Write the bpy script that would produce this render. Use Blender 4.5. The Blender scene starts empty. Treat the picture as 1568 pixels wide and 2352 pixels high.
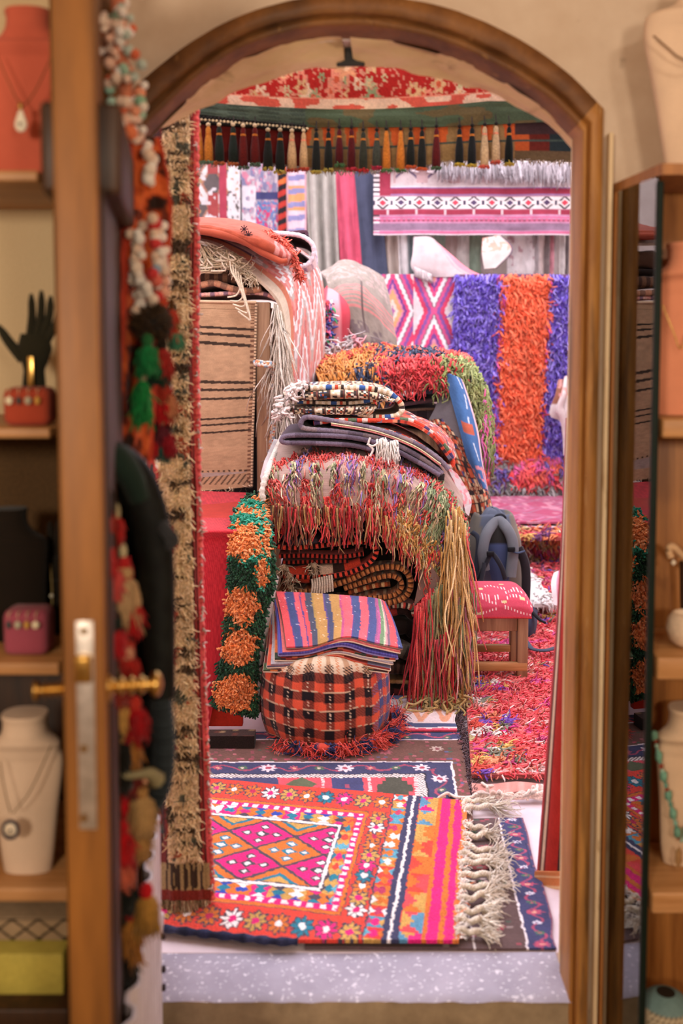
import bpy, math
import numpy as np
S = bpy.context.scene
COL = S.collection
W_, H_ = 1568, 2352
F_PX, PITCH, HORIZON, CAM_Z = 2290.0, 0.07, 790.0, 1.40
PYC = HORIZON + F_PX * math.tan(PITCH)
cp, sp = math.cos(PITCH), math.sin(PITCH)

def P(px, py, d):
    """point seen at pixel (px,py) lying d metres beyond the camera"""
    x = (px - 784) / F_PX; y = -(py - PYC) / F_PX
    dy = cp + y * sp; dz = -sp + y * cp
    return np.array([x / dy * d, d, CAM_Z + dz / dy * d])
def PF(px, py, z=0.0):
    x = (px - 784) / F_PX; y = -(py - PYC) / F_PX
    dy = cp + y * sp; dz = -sp + y * cp
    d = (z - CAM_Z) / (dz / dy)
    return P(px, py, d)

_hc = {}
def hx(h):
    if not isinstance(h, str): return np.asarray(h, float)
    if h not in _hc:
        v = np.array([int(h[i:i + 2], 16) / 255 for i in (0, 2, 4)])
        _hc[h] = np.where(v <= .04045, v / 12.92, ((v + .055) / 1.055) ** 2.4)
    return _hc[h]
def pal(s): return np.array([hx(h) for h in s.split()])

# ---------- noise ----------
def hsh(i, j=0, seed=0):
    i = np.asarray(i, dtype=np.int64); j = np.asarray(j, dtype=np.int64)
    n = (i * 374761393 + j * 668265263 + seed * 974711 + 12345) & 0xffffffff
    n = ((n ^ (n >> 13)) * 1274126177) & 0xffffffff
    n = ((n ^ (n >> 16)) * 2246822519) & 0xffffffff
    return ((n ^ (n >> 15)) & 0xffffff) / float(0x1000000)
def vn(x, y, seed=0):
    x = np.asarray(x, float); y = np.asarray(y, float)
    i = np.floor(x).astype(np.int64); j = np.floor(y).astype(np.int64)
    u = x - i; v = y - j; u = u * u * (3 - 2 * u); v = v * v * (3 - 2 * v)
    a = hsh(i, j, seed); b = hsh(i + 1, j, seed); c = hsh(i, j + 1, seed); d = hsh(i + 1, j + 1, seed)
    return a + (b - a) * u + (c - a) * v + (a - b - c + d) * u * v
def fbm(x, y, seed=0, o=3):
    s = 0; a = .5; t = 0
    for k in range(o):
        s = s + a * vn(x * 2 ** k, y * 2 ** k, seed + k); t += a; a *= .5
    return s / t

# ---------- curves ----------
def cr(pts, n, k=None):
    """Catmull-Rom through pts, n samples (evenly in parameter)"""
    p = np.asarray(pts, float); m = len(p)
    if m == 2:
        t = np.linspace(0, 1, n).reshape((-1,) + (1,) * (p.ndim - 1)); return p[0] * (1 - t) + p[1] * t
    q = np.concatenate([[2 * p[0] - p[1]], p, [2 * p[-1] - p[-2]]])
    t = np.linspace(0, m - 1 - 1e-9, n); i = t.astype(int); f = (t - i).reshape((-1,) + (1,) * (p.ndim - 1))
    a, b, c, d = q[i], q[i + 1], q[i + 2], q[i + 3]
    return .5 * (2 * b + (c - a) * f + (2 * a - 5 * b + 4 * c - d) * f ** 2 + (3 * b - a - 3 * c + d) * f ** 3)
def even(p, n):
    p = np.asarray(p, float); s = np.r_[0, np.cumsum(np.linalg.norm(np.diff(p, axis=0), axis=1))]
    t = np.linspace(0, s[-1], n)
    return np.stack([np.interp(t, s, p[:, k]) for k in range(p.shape[1])], 1), t
def surf(ctrl, nu, nv):
    """rows of (px,py,d) -> smooth world grid [nu rows][nv cols]"""
    g = np.array([[P(*c) for c in r] for r in ctrl])
    return surfw(g, nu, nv)
def surfw(g, nu, nv):
    g = np.asarray(g, float)
    a = cr(g, nu)
    return np.swapaxes(cr(np.swapaxes(a, 0, 1), nv), 0, 1)
def nrm(v): return v / np.maximum(np.linalg.norm(v, axis=-1, keepdims=True), 1e-12)
def gnormal(V):
    return nrm(np.cross(np.gradient(V, axis=0), np.gradient(V, axis=1)))

# ---------- mesh builder ----------
class MB:
    def __init__(s): s.V = []; s.F = []; s.C = []; s.n = 0
    def add(s, V, F, C):
        V = np.asarray(V, float).reshape(-1, 3)
        C = np.asarray(hx(C) if isinstance(C, str) else C, float)
        C = np.broadcast_to(C, V.shape) if C.ndim == 1 else C.reshape(-1, 3)
        s.V.append(V); s.C.append(C)
        for f in (F if isinstance(F, list) and isinstance(F[0], np.ndarray) else [F]): s.F.append(np.asarray(f, int) + s.n)
        s.n += len(V); return s
    def quad(s, a, b, c, d, C): return s.add([a, b, c, d], [[0, 1, 2, 3]], C)
    def grid(s, V, C, wrap=False):
        nu, nv = V.shape[:2]; i = np.arange(nu * nv).reshape(nu, nv)
        if wrap: i = np.concatenate([i, i[:, :1]], 1)
        F = np.stack([i[:-1, :-1], i[:-1, 1:], i[1:, 1:], i[1:, :-1]], -1).reshape(-1, 4)
        C = np.asarray(hx(C) if isinstance(C, str) else C, float)
        return s.add(V, F, C if C.ndim == 1 else C.reshape(-1, 3))
    def sheet(s, V, C, t, Cb=None, Ce=None, N=None):
        """cloth of real thickness t centred on the grid V; C = face colours, Cb = back, Ce = edges"""
        C = np.asarray(hx(C) if isinstance(C, str) else C, float)
        C = np.broadcast_to(C, V.shape)
        Cb = C if Cb is None else np.broadcast_to(np.asarray(hx(Cb) if isinstance(Cb, str) else Cb, float), V.shape)
        N = gnormal(V) if N is None else N
        A = V + N * t / 2; B = V - N * t / 2
        s.grid(A, C); s.grid(B[:, ::-1], Cb[:, ::-1])
        for (a, b, c) in ((A[0], B[0], C[0]), (A[-1][::-1], B[-1][::-1], C[-1][::-1]), (A[::-1, 0], B[::-1, 0], C[::-1, 0]), (A[:, -1], B[:, -1], C[:, -1])):
            e = c if Ce is None else np.broadcast_to(np.asarray(hx(Ce) if isinstance(Ce, str) else Ce, float), c.shape)
            s.grid(np.stack([b, a]), np.stack([e, e]))
        return s
    def tube(s, path, r, C, n=8, caps=True, sq=None):
        p = np.asarray(path, float); m = len(p); r = np.broadcast_to(np.asarray(r, float), (m,))
        T = nrm(np.gradient(p, axis=0))
        up = np.array([0, 0, 1.]) if abs(T[:, 2]).mean() < .8 else np.array([0, 1., 0])
        A = nrm(np.cross(T, up)); B = np.cross(A, T)
        a = np.linspace(0, 2 * math.pi, n, endpoint=False)
        k1, k2 = (1, 1) if sq is None else sq
        V = p[:, None] + r[:, None, None] * (k1 * np.cos(a)[None, :, None] * A[:, None] + k2 * np.sin(a)[None, :, None] * B[:, None])
        C = np.asarray(hx(C) if isinstance(C, str) else C, float)
        CC = np.broadcast_to(C, (m, 3)); CC = np.repeat(CC[:, None], n, 1)
        s.grid(V, CC, wrap=True)
        if caps:
            s.add(V[0], [list(range(n))[::-1]], CC[0]); s.add(V[-1], [list(range(n))], CC[-1])
        return s
    def lathe(s, prof, C, n=24, c=(0, 0, 0), sx=1, sy=1, caps=True, ax=2, mod=None):
        """prof rows (r,z); C one colour or one per row; mod(angle,row) radius factor"""
        pr = np.asarray(prof, float); a = np.linspace(0, 2 * math.pi, n, endpoint=False)
        R = pr[:, 0][:, None] * np.ones(n)
        if mod is not None: R = R * mod(a[None, :], np.arange(len(pr))[:, None])
        X = R * np.cos(a) * sx; Y = R * np.sin(a) * sy; Z = pr[:, 1][:, None] + 0 * X
        V = np.stack([X, Y, Z], -1)
        if ax == 0: V = V[..., [2, 0, 1]]
        if ax == 1: V = V[..., [1, 2, 0]]
        V = V + np.asarray(c, float)
        C = np.asarray(hx(C) if isinstance(C, str) else C, float)
        CC = np.broadcast_to(C, V.shape) if C.ndim != 2 else np.repeat(C[:, None], n, 1)
        s.grid(V, CC, wrap=True)
        if caps:
            s.add(V[0], [list(range(n))[::-1]], CC[0]); s.add(V[-1], [list(range(n))], CC[-1])
        return s
    def box(s, c, d, C, bev=.004, rz=0, M=None):
        """box centre c, size d, chamfered edges"""
        c = np.asarray(c, float); h = np.asarray(d, float) / 2; b = min(bev, h.min() * .45)
        bm = _bmbox(h, b); V = bm[0].copy()
        if M is not None: V = V @ np.asarray(M).T
        if rz: cz, sz = math.cos(rz), math.sin(rz); V = V @ np.array([[cz, sz, 0], [-sz, cz, 0], [0, 0, 1]])
        return s.add(V + c, [np.array(f) for f in bm[1]], C)
    def beam(s, p, q, w, h, C, bev=.004, up=(0, 0, 1)):
        p = np.asarray(p, float); q = np.asarray(q, float); x = nrm(q - p); y = np.cross(up, x)
        if np.linalg.norm(y) < 1e-6: y = np.cross((0, 1, 0), x)
        y = nrm(y); z = np.cross(x, y)
        return s.box((p + q) / 2, (np.linalg.norm(q - p), w, h), C, bev, M=np.stack([x, y, z], 1))
    def strands(s, R, D, L, r, C, K=5, grav=0, wig=.25, seed=0, zmin=None, tip=.35, flat=1.0, curl=0, ct=None, K1=3):
        """N tapering yarns: roots R, directions D, lengths L, colours C"""
        rg = np.random.default_rng(seed); N = len(R)
        D = nrm(np.asarray(D, float) + 0 * R); L = np.broadcast_to(np.asarray(L, float), (N,)); r = np.broadcast_to(np.asarray(r, float), (N,))
        C = np.broadcast_to(C, (N, 3)); st = (L / K)[:, None]
        pts = [np.asarray(R, float)]; d = D; w = rg.normal(0, 1, (N, 3)) * wig
        for k in range(K):
            w = w * .5 + rg.normal(0, 1, (N, 3)) * wig
            d = nrm(d * (1 - min(grav, .9) * .6) + np.array([0, 0, -grav]) + w)
            q = pts[-1] + d * st
            if zmin is not None: q[:, 2] = np.maximum(q[:, 2], zmin)
            pts.append(q)
        return s.ribbons(np.stack(pts, 1), r, C, tip, flat, ct, K1)
    def ribbons(s, p, r, C, tip=.35, flat=1.0, ct=None, K1=3):
        N, K = p.shape[0], p.shape[1] - 1; r = np.broadcast_to(np.asarray(r, float), (N,)); C = np.broadcast_to(C, (N, 3))
        T = nrm(np.gradient(p, axis=1)); up = np.where(abs(T[:, :, 2:3]) < .85, np.array([0, 0, 1.]), np.array([0, 1., 0]))
        A = nrm(np.cross(T, up)); B = np.cross(A, T)
        rr = r[:, None] * np.linspace(1, tip, K + 1)
        a = np.arange(K1) * 2 * math.pi / K1
        V = p[:, :, None] + rr[:, :, None, None] * (np.cos(a)[:, None] * A[:, :, None] + flat * np.sin(a)[:, None] * B[:, :, None])
        i = np.arange(N * (K + 1) * K1).reshape(N, K + 1, K1); j = np.roll(i, -1, 2)
        F = np.stack([i[:, :-1], j[:, :-1], j[:, 1:], i[:, 1:]], -1).reshape(-1, 4)
        CC = np.repeat(C[:, None], K + 1, 1)
        if ct is not None:
            f = np.linspace(0, 1, K + 1)[None, :, None]; CC = CC * (1 - f) + np.broadcast_to(ct, (N, 3))[:, None] * f
        CC = np.repeat(CC[:, :, None], K1, 2)
        s.add(V, F, CC.reshape(-1, 3))
        if K1 == 3: s.F.append((np.concatenate([i[:, -1], i[:, 0, ::-1]])) + s.n - len(V.reshape(-1, 3)))
        return s
    def build(s, name, m, parent=None, smooth=True, loc=None):
        V = np.concatenate(s.V); C = np.concatenate(s.C)
        if parent is not None: off = np.array(WLOC[parent.name])
        elif loc is not None: off = np.asarray(loc, float)
        else:
            lo, hi = V.min(0), V.max(0); off = np.array([(lo[0] + hi[0]) / 2, (lo[1] + hi[1]) / 2, lo[2]])
        me = bpy.data.meshes.new(name)
        me.vertices.add(len(V)); me.vertices.foreach_set('co', (V - off).astype(np.float32).ravel())
        li = np.concatenate([f.ravel() for f in s.F]); tot = np.concatenate([np.full(len(f), np.asarray(f).shape[1]) for f in s.F])
        me.loops.add(len(li)); me.loops.foreach_set('vertex_index', li.astype(np.int32))
        me.polygons.add(len(tot)); me.polygons.foreach_set('loop_start', np.r_[0, np.cumsum(tot)[:-1]].astype(np.int32))
        me.polygons.foreach_set('use_smooth', np.full(len(tot), smooth))
        at = me.color_attributes.new('Col', 'FLOAT_COLOR', 'POINT')
        at.data.foreach_set('color', np.c_[C, np.ones(len(C))].astype(np.float32).ravel())
        me.update(calc_edges=True); me.validate()
        me.materials.append(m)
        o = bpy.data.objects.new(name, me); COL.objects.link(o)
        if name in ('fringe', 'yarns', 'pile', 'tuft') and parent is not None: o['kind'] = 'stuff'
        if parent is not None:
            o.parent = parent; WLOC[o.name] = WLOC[parent.name]
        else:
            o.location = off; WLOC[o.name] = tuple(off)
        return o
WLOC = {}
_bb = {}
def _bmbox(h, b):
    k = (tuple(np.round(h, 6)), round(b, 6))
    if k in _bb: return _bb[k]
    import bmesh
    bm = bmesh.new(); bmesh.ops.create_cube(bm, size=2)
    for v in bm.verts: v.co = (v.co.x * h[0], v.co.y * h[1], v.co.z * h[2])
    if b > 0: bmesh.ops.bevel(bm, geom=list(bm.edges), offset=b, segments=2, profile=.5, affect='EDGES')
    bm.verts.index_update()
    V = np.array([v.co[:] for v in bm.verts]); d = {}
    for f in bm.faces: d.setdefault(len(f.verts), []).append([v.index for v in f.verts])
    bm.free(); _bb[k] = (V, list(d.values())); return _bb[k]

def tag(o, label, cat, group=None, kind=None):
    if label: o['label'] = label
    if cat: o['category'] = cat
    if group: o['group'] = group
    if kind: o['kind'] = kind
    return o
def thing(name, label, cat, loc, group=None):
    o = bpy.data.objects.new(name, None); COL.objects.link(o); o.location = [float(x) for x in loc]
    o.empty_display_size = .05
    WLOC[o.name] = tuple(float(x) for x in loc); return tag(o, label, cat, group)
def structure(o): o['kind'] = 'structure'; return o
def copy_thing(root, delta, label, group=None):
    c = root.copy(); COL.objects.link(c); c.location = [a + b for a, b in zip(root.location, delta)]
    WLOC[c.name] = tuple(c.location); c['label'] = label
    if group: c['group'] = group
    for ch in list(root.children):
        k = ch.copy(); COL.objects.link(k); k.parent = c
        for g in list(ch.children):
            q = g.copy(); COL.objects.link(q); q.parent = k
    return c

# ---------- materials ----------
def _mat(name):
    m = bpy.data.materials.new(name); m.use_nodes = True; n = m.node_tree.nodes; n.clear()
    out = n.new('ShaderNodeOutputMaterial'); b = n.new('ShaderNodeBsdfPrincipled')
    m.node_tree.links.new(b.outputs[0], out.inputs[0]); return m, n, m.node_tree.links, b
def cloth(name, rough=.95, ns=700, amp=.22, bump=.35, bd=.0015, sheen=.1, big=.12):
    """yarn colours from the weave, with fine melange and a little wear, and a bumpy surface"""
    m, n, l, b = _mat(name)
    a = n.new('ShaderNodeAttribute'); a.attribute_name = 'Col'
    tc = n.new('ShaderNodeTexCoord')
    t = n.new('ShaderNodeTexNoise'); t.inputs['Scale'].default_value = ns; t.inputs['Detail'].default_value = 2
    t2 = n.new('ShaderNodeTexNoise'); t2.inputs['Scale'].default_value = 14; t2.inputs['Detail'].default_value = 3
    for q in (t, t2): l.new(tc.outputs['Object'], q.inputs['Vector'])
    def mr(src, lo, hi):
        q = n.new('ShaderNodeMapRange'); q.inputs[1].default_value = .3; q.inputs[2].default_value = .7
        q.inputs[3].default_value = lo; q.inputs[4].default_value = hi; l.new(src, q.inputs[0]); return q.outputs[0]
    mu = n.new('ShaderNodeMath'); mu.operation = 'MULTIPLY'
    l.new(mr(t.outputs[0], 1 - amp, 1 + amp), mu.inputs[0]); l.new(mr(t2.outputs[0], 1 - big, 1 + big), mu.inputs[1])
    v = n.new('ShaderNodeVectorMath'); v.operation = 'SCALE'; l.new(a.outputs['Color'], v.inputs[0]); l.new(mu.outputs[0], v.inputs['Scale'])
    l.new(v.outputs[0], b.inputs['Base Color'])
    bp = n.new('ShaderNodeBump'); bp.inputs['Strength'].default_value = bump; bp.inputs['Distance'].default_value = bd
    l.new(t.outputs[0], bp.inputs['Height']); l.new(bp.outputs[0], b.inputs['Normal'])
    b.inputs['Roughness'].default_value = rough; b.inputs['Specular IOR Level'].default_value = .15
    b.inputs['Sheen Weight'].default_value = sheen; b.inputs['Sheen Roughness'].default_value = .5
    return m
def solid(name, c1, c2=None, rough=.6, scale=(30, 30, 30), bump=.1, metal=0, detail=4, bd=.002, spec=.4, coat=0):
    """two-tone mottled / grained surface"""
    m, n, l, b = _mat(name)
    tc = n.new('ShaderNodeTexCoord'); mp = n.new('ShaderNodeMapping'); mp.inputs['Scale'].default_value = scale
    t = n.new('ShaderNodeTexNoise'); t.inputs['Scale'].default_value = 1; t.inputs['Detail'].default_value = detail; t.inputs['Roughness'].default_value = .65
    l.new(tc.outputs['Object'], mp.inputs['Vector']); l.new(mp.outputs[0], t.inputs['Vector'])
    r = n.new('ShaderNodeValToRGB'); r.color_ramp.elements[0].position = .33; r.color_ramp.elements[1].position = .67
    r.color_ramp.elements[0].color = (*hx(c1), 1); r.color_ramp.elements[1].color = (*hx(c2 or c1), 1)
    l.new(t.outputs[0], r.inputs[0]); l.new(r.outputs[0], b.inputs['Base Color'])
    if bump:
        bp = n.new('ShaderNodeBump'); bp.inputs['Strength'].default_value = bump; bp.inputs['Distance'].default_value = bd
        l.new(t.outputs[0], bp.inputs['Height']); l.new(bp.outputs[0], b.inputs['Normal'])
    b.inputs['Roughness'].default_value = rough; b.inputs['Metallic'].default_value = metal
    b.inputs['Specular IOR Level'].default_value = spec; b.inputs['Coat Weight'].default_value = coat
    return m
def blotch(m, hexc, scale, lo, hi, amt=1.0):
    """a layer of stains of another colour over a solid() material"""
    n, l = m.node_tree.nodes, m.node_tree.links
    b = [x for x in n if x.type == 'BSDF_PRINCIPLED'][0]
    src = b.inputs['Base Color'].links[0].from_socket
    tc = n.new('ShaderNodeTexCoord'); mp = n.new('ShaderNodeMapping'); mp.inputs['Scale'].default_value = scale if isinstance(scale, tuple) else (scale,) * 3
    t = n.new('ShaderNodeTexNoise'); t.inputs['Scale'].default_value = 1; t.inputs['Detail'].default_value = 5
    l.new(tc.outputs['Object'], mp.inputs['Vector']); l.new(mp.outputs[0], t.inputs['Vector'])
    q = n.new('ShaderNodeMapRange'); q.inputs[1].default_value = lo; q.inputs[2].default_value = hi; q.inputs[4].default_value = amt
    l.new(t.outputs[0], q.inputs[0])
    mx = n.new('ShaderNodeMix'); mx.data_type = 'RGBA'; l.new(q.outputs[0], mx.inputs[0])
    l.new(src, mx.inputs[6]); mx.inputs[7].default_value = (*hx(hexc), 1); l.new(mx.outputs[2], b.inputs['Base Color'])
    return m
CLOTH = cloth('woven_wool'); PILE = cloth('wool_pile', ns=330, amp=.35, bump=.8, bd=.004)
YARN = cloth('yarn', ns=220, amp=.25, bump=.25); FELT = cloth('smooth_cloth', ns=900, amp=.1, bump=.15, big=.06)
PAINT = cloth('tinted_surface', rough=.55, ns=120, amp=.08, bump=.05, sheen=0)
rng = np.random.default_rng(7)
def choose(cols, n, w=None, jit=.12, seed=0):
    rg = np.random.default_rng(seed); c = pal(cols) if isinstance(cols, str) else np.asarray(cols)
    p = None if w is None else np.asarray(w, float) / sum(w)
    k = rg.choice(len(c), n, p=p)
    return np.clip(c[k] * (1 + rg.normal(0, jit, (n, 1))), 0, 1)

# ---------- textile pieces ----------
def follow(b, V, N, n, seed, lo, hi, L, r, C, K=8, lift=.008, wig=.03, drop=.0, zmin=.012, tip=.5, out=.01):
    """yarns rooted on the cloth V that lie down it (rows of V run downhill) and hang free past its lower edge"""
    rg = np.random.default_rng(seed); nu, nv = V.shape[:2]
    u0 = rg.uniform(lo[0], hi[0], n); v0 = rg.uniform(lo[1], hi[1], n); L = rg.uniform(L[0], L[1], n)
    col = np.linalg.norm(np.diff(V, axis=0), axis=2); cum = np.vstack([np.zeros(nv), np.cumsum(col, 0)]); wid = np.linalg.norm(V[0, -1] - V[0, 0])
    j0 = np.clip((v0 * (nv - 1)).astype(int), 0, nv - 1)
    s0 = np.array([np.interp(u, np.linspace(0, 1, nu), cum[:, j]) for u, j in zip(u0, j0)])
    P_ = np.zeros((n, K + 1, 3)); w = rg.normal(0, wig, n); vv = v0.copy(); hgt = rg.uniform(.3, 1, n) * lift
    for k in range(K + 1):
        sk = s0 + L * k / K; w = w * .6 + rg.normal(0, wig, n); vv = np.clip(vv + w / K * .5, 0, 1)
        jf = vv * (nv - 1); j = np.clip(jf.astype(int), 0, nv - 2); fj = (jf - j)[:, None]
        tot = cum[-1, j]; uu = np.array([np.interp(a, cum[:, q], np.arange(nu)) for a, q in zip(np.minimum(sk, tot), j)])
        i = np.clip(uu.astype(int), 0, nu - 2); fi = (uu - i)[:, None]
        p = (V[i, j] * (1 - fi) + V[i + 1, j] * fi) * (1 - fj) + (V[i, j + 1] * (1 - fi) + V[i + 1, j + 1] * fi) * fj
        h = hgt * (np.sin(k * 1.9 + v0 * 900) * .35 + .75)
        p = p + N[i, j] * h[:, None]
        ex = np.maximum(sk - tot, 0); p[:, 2] -= ex; p[:, 1] -= np.minimum(ex * .12, out)
        p[:, 0] += (np.sin(k * 1.3 + u0 * 700) * .004 + np.sin(k * .9 + v0 * 333) * .05 * np.minimum(ex, .12)) * (k > 0)
        p[:, 2] = np.maximum(p[:, 2], zmin); P_[:, k] = p
    return b.ribbons(P_, r, C, tip)
def fold(name, pts, d, depth, t, face, edge, parent=None, mat=None, n=90, m=14, back=None, wob=.006, seed=0, zs=0, skew=0):
    """a folded textile: the section pts (pixels, seen at distance d) swept back by depth"""
    p3 = np.array([P(x, y, d) for x, y in pts]); q, s = even(cr(p3, 400)[:, [0, 2]], n)
    T = nrm(np.gradient(q, axis=0)); Nn = np.stack([-T[:, 1], T[:, 0]], 1)
    y = np.linspace(0, depth, m)
    V = np.zeros((n, m, 3)); N3 = np.zeros((n, m, 3))
    V[..., 0] = q[:, 0][:, None] + skew * y; V[..., 2] = q[:, 1][:, None]; V[..., 1] = d + y
    N3[..., 0] = Nn[:, 0][:, None]; N3[..., 2] = Nn[:, 1][:, None]
    w = (vn(s[:, None] * 7, y[None, :] * 7, seed) - .5) * 2 * wob * np.minimum(1, y / .1)
    V = V + N3 * w[..., None]; V[..., 2] += zs * y[None, :]
    V[..., 1] += ((vn(s * 9, 0 * s, seed + 5) - .5) * .012)[:, None]
    C = face(s[:, None] + 0 * y, y[None, :] + 0 * s[:, None]) if callable(face) else np.broadcast_to(hx(face), V.shape)
    b = MB(); Cb = C if back is None else (back(s[:, None] + 0 * y, y[None, :] + 0 * s[:, None]) if callable(back) else back)
    b.sheet(V, C, t, Cb, None, N3)
    # rounded selvedge on the near edge
    o = b.build(name, mat or CLOTH, parent)
    if edge is not None:
        e = MB(); k = n * 4; E, se = even(V[:, 0], k)
        c = edge(se) if callable(edge) else np.broadcast_to(hx(edge), (k, 3))
        rr = t * .56 * (1 + .06 * np.sin(se / t * 5))
        Tn = nrm(np.gradient(E, axis=0)); A = np.broadcast_to(np.array([0, 1., 0]), E.shape); B = nrm(np.cross(A, Tn))
        a = np.linspace(0, 2 * math.pi, 8, endpoint=False)
        V2 = E[:, None] + rr[:, None, None] * (np.cos(a)[None, :, None] * A[:, None] * .8 + np.sin(a)[None, :, None] * B[:, None])
        e.grid(V2, np.repeat(c[:, None], 8, 1), wrap=True)
        e.add(V2[0], [list(range(8))], c[0]); e.add(V2[-1], [list(range(8))], c[-1])
        e.build('selvedge', YARN, o)
    return o
def alt(cols, w):
    c = pal(cols)
    return lambda s, y=None: c[(np.floor(s / w).astype(int)) % len(c)]
def bands(spec, jit=0, seed=0):
    """list of (width, hex) -> function of distance"""
    w = np.array([a for a, _ in spec], float); e = np.cumsum(w); c = pal(' '.join(h for _, h in spec))
    def f(s, j=0):
        s = np.asarray(s, float)
        return c[np.minimum(np.searchsorted(e, np.mod(s, e[-1]), side='right'), len(c) - 1)]
    return f
class PT:
    """paints a pattern over coordinate arrays"""
    def __init__(s, shape, base): s.c = np.array(np.broadcast_to(hx(base), tuple(shape) + (3,)))
    def m(s, mask, h): s.c[mask] = hx(h); return s
    def a(s, mask, arr): s.c[mask] = arr[mask]; return s
def flower(p, X, Y, cx, cy, r, petal, heart, n=8, out=None):
    dx, dy = X - cx, Y - cy; R = np.hypot(dx, dy) / r; A = np.arctan2(dy, dx)
    e = .8 + .2 * np.cos(n * A)
    if out: p.m(R < e + .16, out)
    p.m((R < e) & (R > .3), petal); 
    if out: p.m((R < .98) & (R > .34) & (np.cos(n * A) < -.82), out)
    p.m(R < .33, heart)
# ================= camera, light =================
cam = bpy.data.cameras.new('camera'); co = bpy.data.objects.new('camera', cam); COL.objects.link(co); S.camera = co
cam.sensor_fit = 'VERTICAL'; cam.sensor_height = 36; cam.sensor_width = 24; cam.lens = F_PX / H_ * 36
cam.shift_y = (PYC - H_ / 2) / H_
co.location = (0, 0, CAM_Z); co.rotation_euler = (math.pi / 2 - PITCH, 0, 0); cam.clip_start = .02
cam.dof.use_dof = True; cam.dof.focus_distance = 3.65; cam.dof.aperture_fstop = 2.1
vs = S.view_settings; S.display_settings.display_device = 'sRGB'
vs.view_transform = 'Standard'; vs.look = 'None'; vs.exposure = 0.0; vs.gamma = 1.0; vs.use_curve_mapping = False
wd = bpy.data.worlds.new('sky'); S.world = wd; wd.use_nodes = True
bg = wd.node_tree.nodes['Background']; bg.inputs[0].default_value = (.985, .95, 1.05, 1); bg.inputs[1].default_value = 4.0
def lamp(name, typ, loc, energy, col, size=.1, rot=None, spot=None, label=None):
    L = bpy.data.lights.new(name, typ); L.energy = energy; L.color = col
    if typ == 'AREA': L.size = size; L.shape = 'DISK'
    elif typ == 'SUN': L.angle = size
    else: L.shadow_soft_size = size
    if spot: L.spot_size = spot; L.spot_blend = .6
    o = bpy.data.objects.new(name, L); COL.objects.link(o); o.location = loc
    if rot is not None: o.rotation_euler = rot
    return o
lamp('sun', 'SUN', (0, 3, 6), 1.1, (1, .95, .98), .6, (math.radians(36), math.radians(10), 0))
lamp('ceiling_lamp', 'AREA', (1.0, .25, 2.42), 7, (1, .86, .70), .2, (math.radians(30), math.radians(12), 0))
lamp('front_fill', 'AREA', (-.75, -1.1, 1.75), 35, (1, .84, .66), .35, (math.radians(84), 0, math.radians(-4)))  # unseen frontal fill, added to brighten the left shelves
lamp('front_fill', 'AREA', (.75, -1.1, 1.7), 22, (1, .84, .66), .35, (math.radians(84), 0, math.radians(4)))  # matching unseen fill, added to brighten the right cabinet

# ================= surfaces =================
PLASTER = blotch(blotch(solid('plaster', 'c8b098', 'd8c4ae', .92, (5, 5, 5), .35, bd=.006, detail=8), 'a07e58', 3, .56, .75, .7), '8b7560', 22, .68, .78, .5)
STONE = blotch(solid('arch_stone', 'c8a878', 'e2c498', .9, (4, 9, 14), .5, bd=.006, detail=8), '7c5a38', (9, 9, 30), .6, .72, .7)
WOOD_OLD = blotch(blotch(solid('old_door_wood', '5f3a1c', '92602f', .6, (9, 9, 9), .3, bd=.002, detail=8), '3a2818', 6, .52, .7, .75), 'b98a55', 34, .64, .72, .45)
WOOD_JAMB = blotch(blotch(solid('jamb_wood', '8f5a2a', 'bd8644', .55, (30, 30, 3), .3, detail=6), '3c2818', (25, 25, 2.2), .56, .7, .8), 'd9b380', (160, 160, 9), .66, .72, .6)
WOOD_CAB = solid('cabinet_wood', '8a5526', 'b5783c', .45, (55, 55, 3), .06, detail=6)
WOOD_TAN = solid('weathered_wood', '8a6448', 'b08a68', .6, (55, 55, 3), .08, detail=6)
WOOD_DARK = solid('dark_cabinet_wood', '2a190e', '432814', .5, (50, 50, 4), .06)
WOOD_OAK = solid('pale_oak', 'a5713f', 'c79260', .45, (4, 60, 60), .06)
SILL = blotch(solid('sill_stone', '948c9c', 'aaa2b2', .55, (7, 7, 7), .15, detail=7), 'e8e2ec', 95, .6, .66, .8)
CONC = blotch(solid('concrete', '8e7a60', 'b09a7c', .9, (12, 12, 12), .4, detail=7), '5a4a38', 7, .55, .7, .6)
TILE = solid('courtyard_paving', 'd0bcc4', 'e0d0d6', .8, (5, 5, 5), .2)
LIME = solid('lime_wall', 'cdbab0', 'ddccc2', .95, (5, 5, 5), .3)
METAL_BRASS = solid('brass', 'b98d44', 'd9b46a', .28, (60, 60, 60), .05, metal=1)
METAL_STEEL = solid('steel', 'b5aca4', 'd8cec6', .36, (60, 60, 60), .05, metal=.8)
JOINT_DARK = solid('joint_dark', '14110e', '2a231c', .5, (40, 40, 40), .1)

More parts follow.
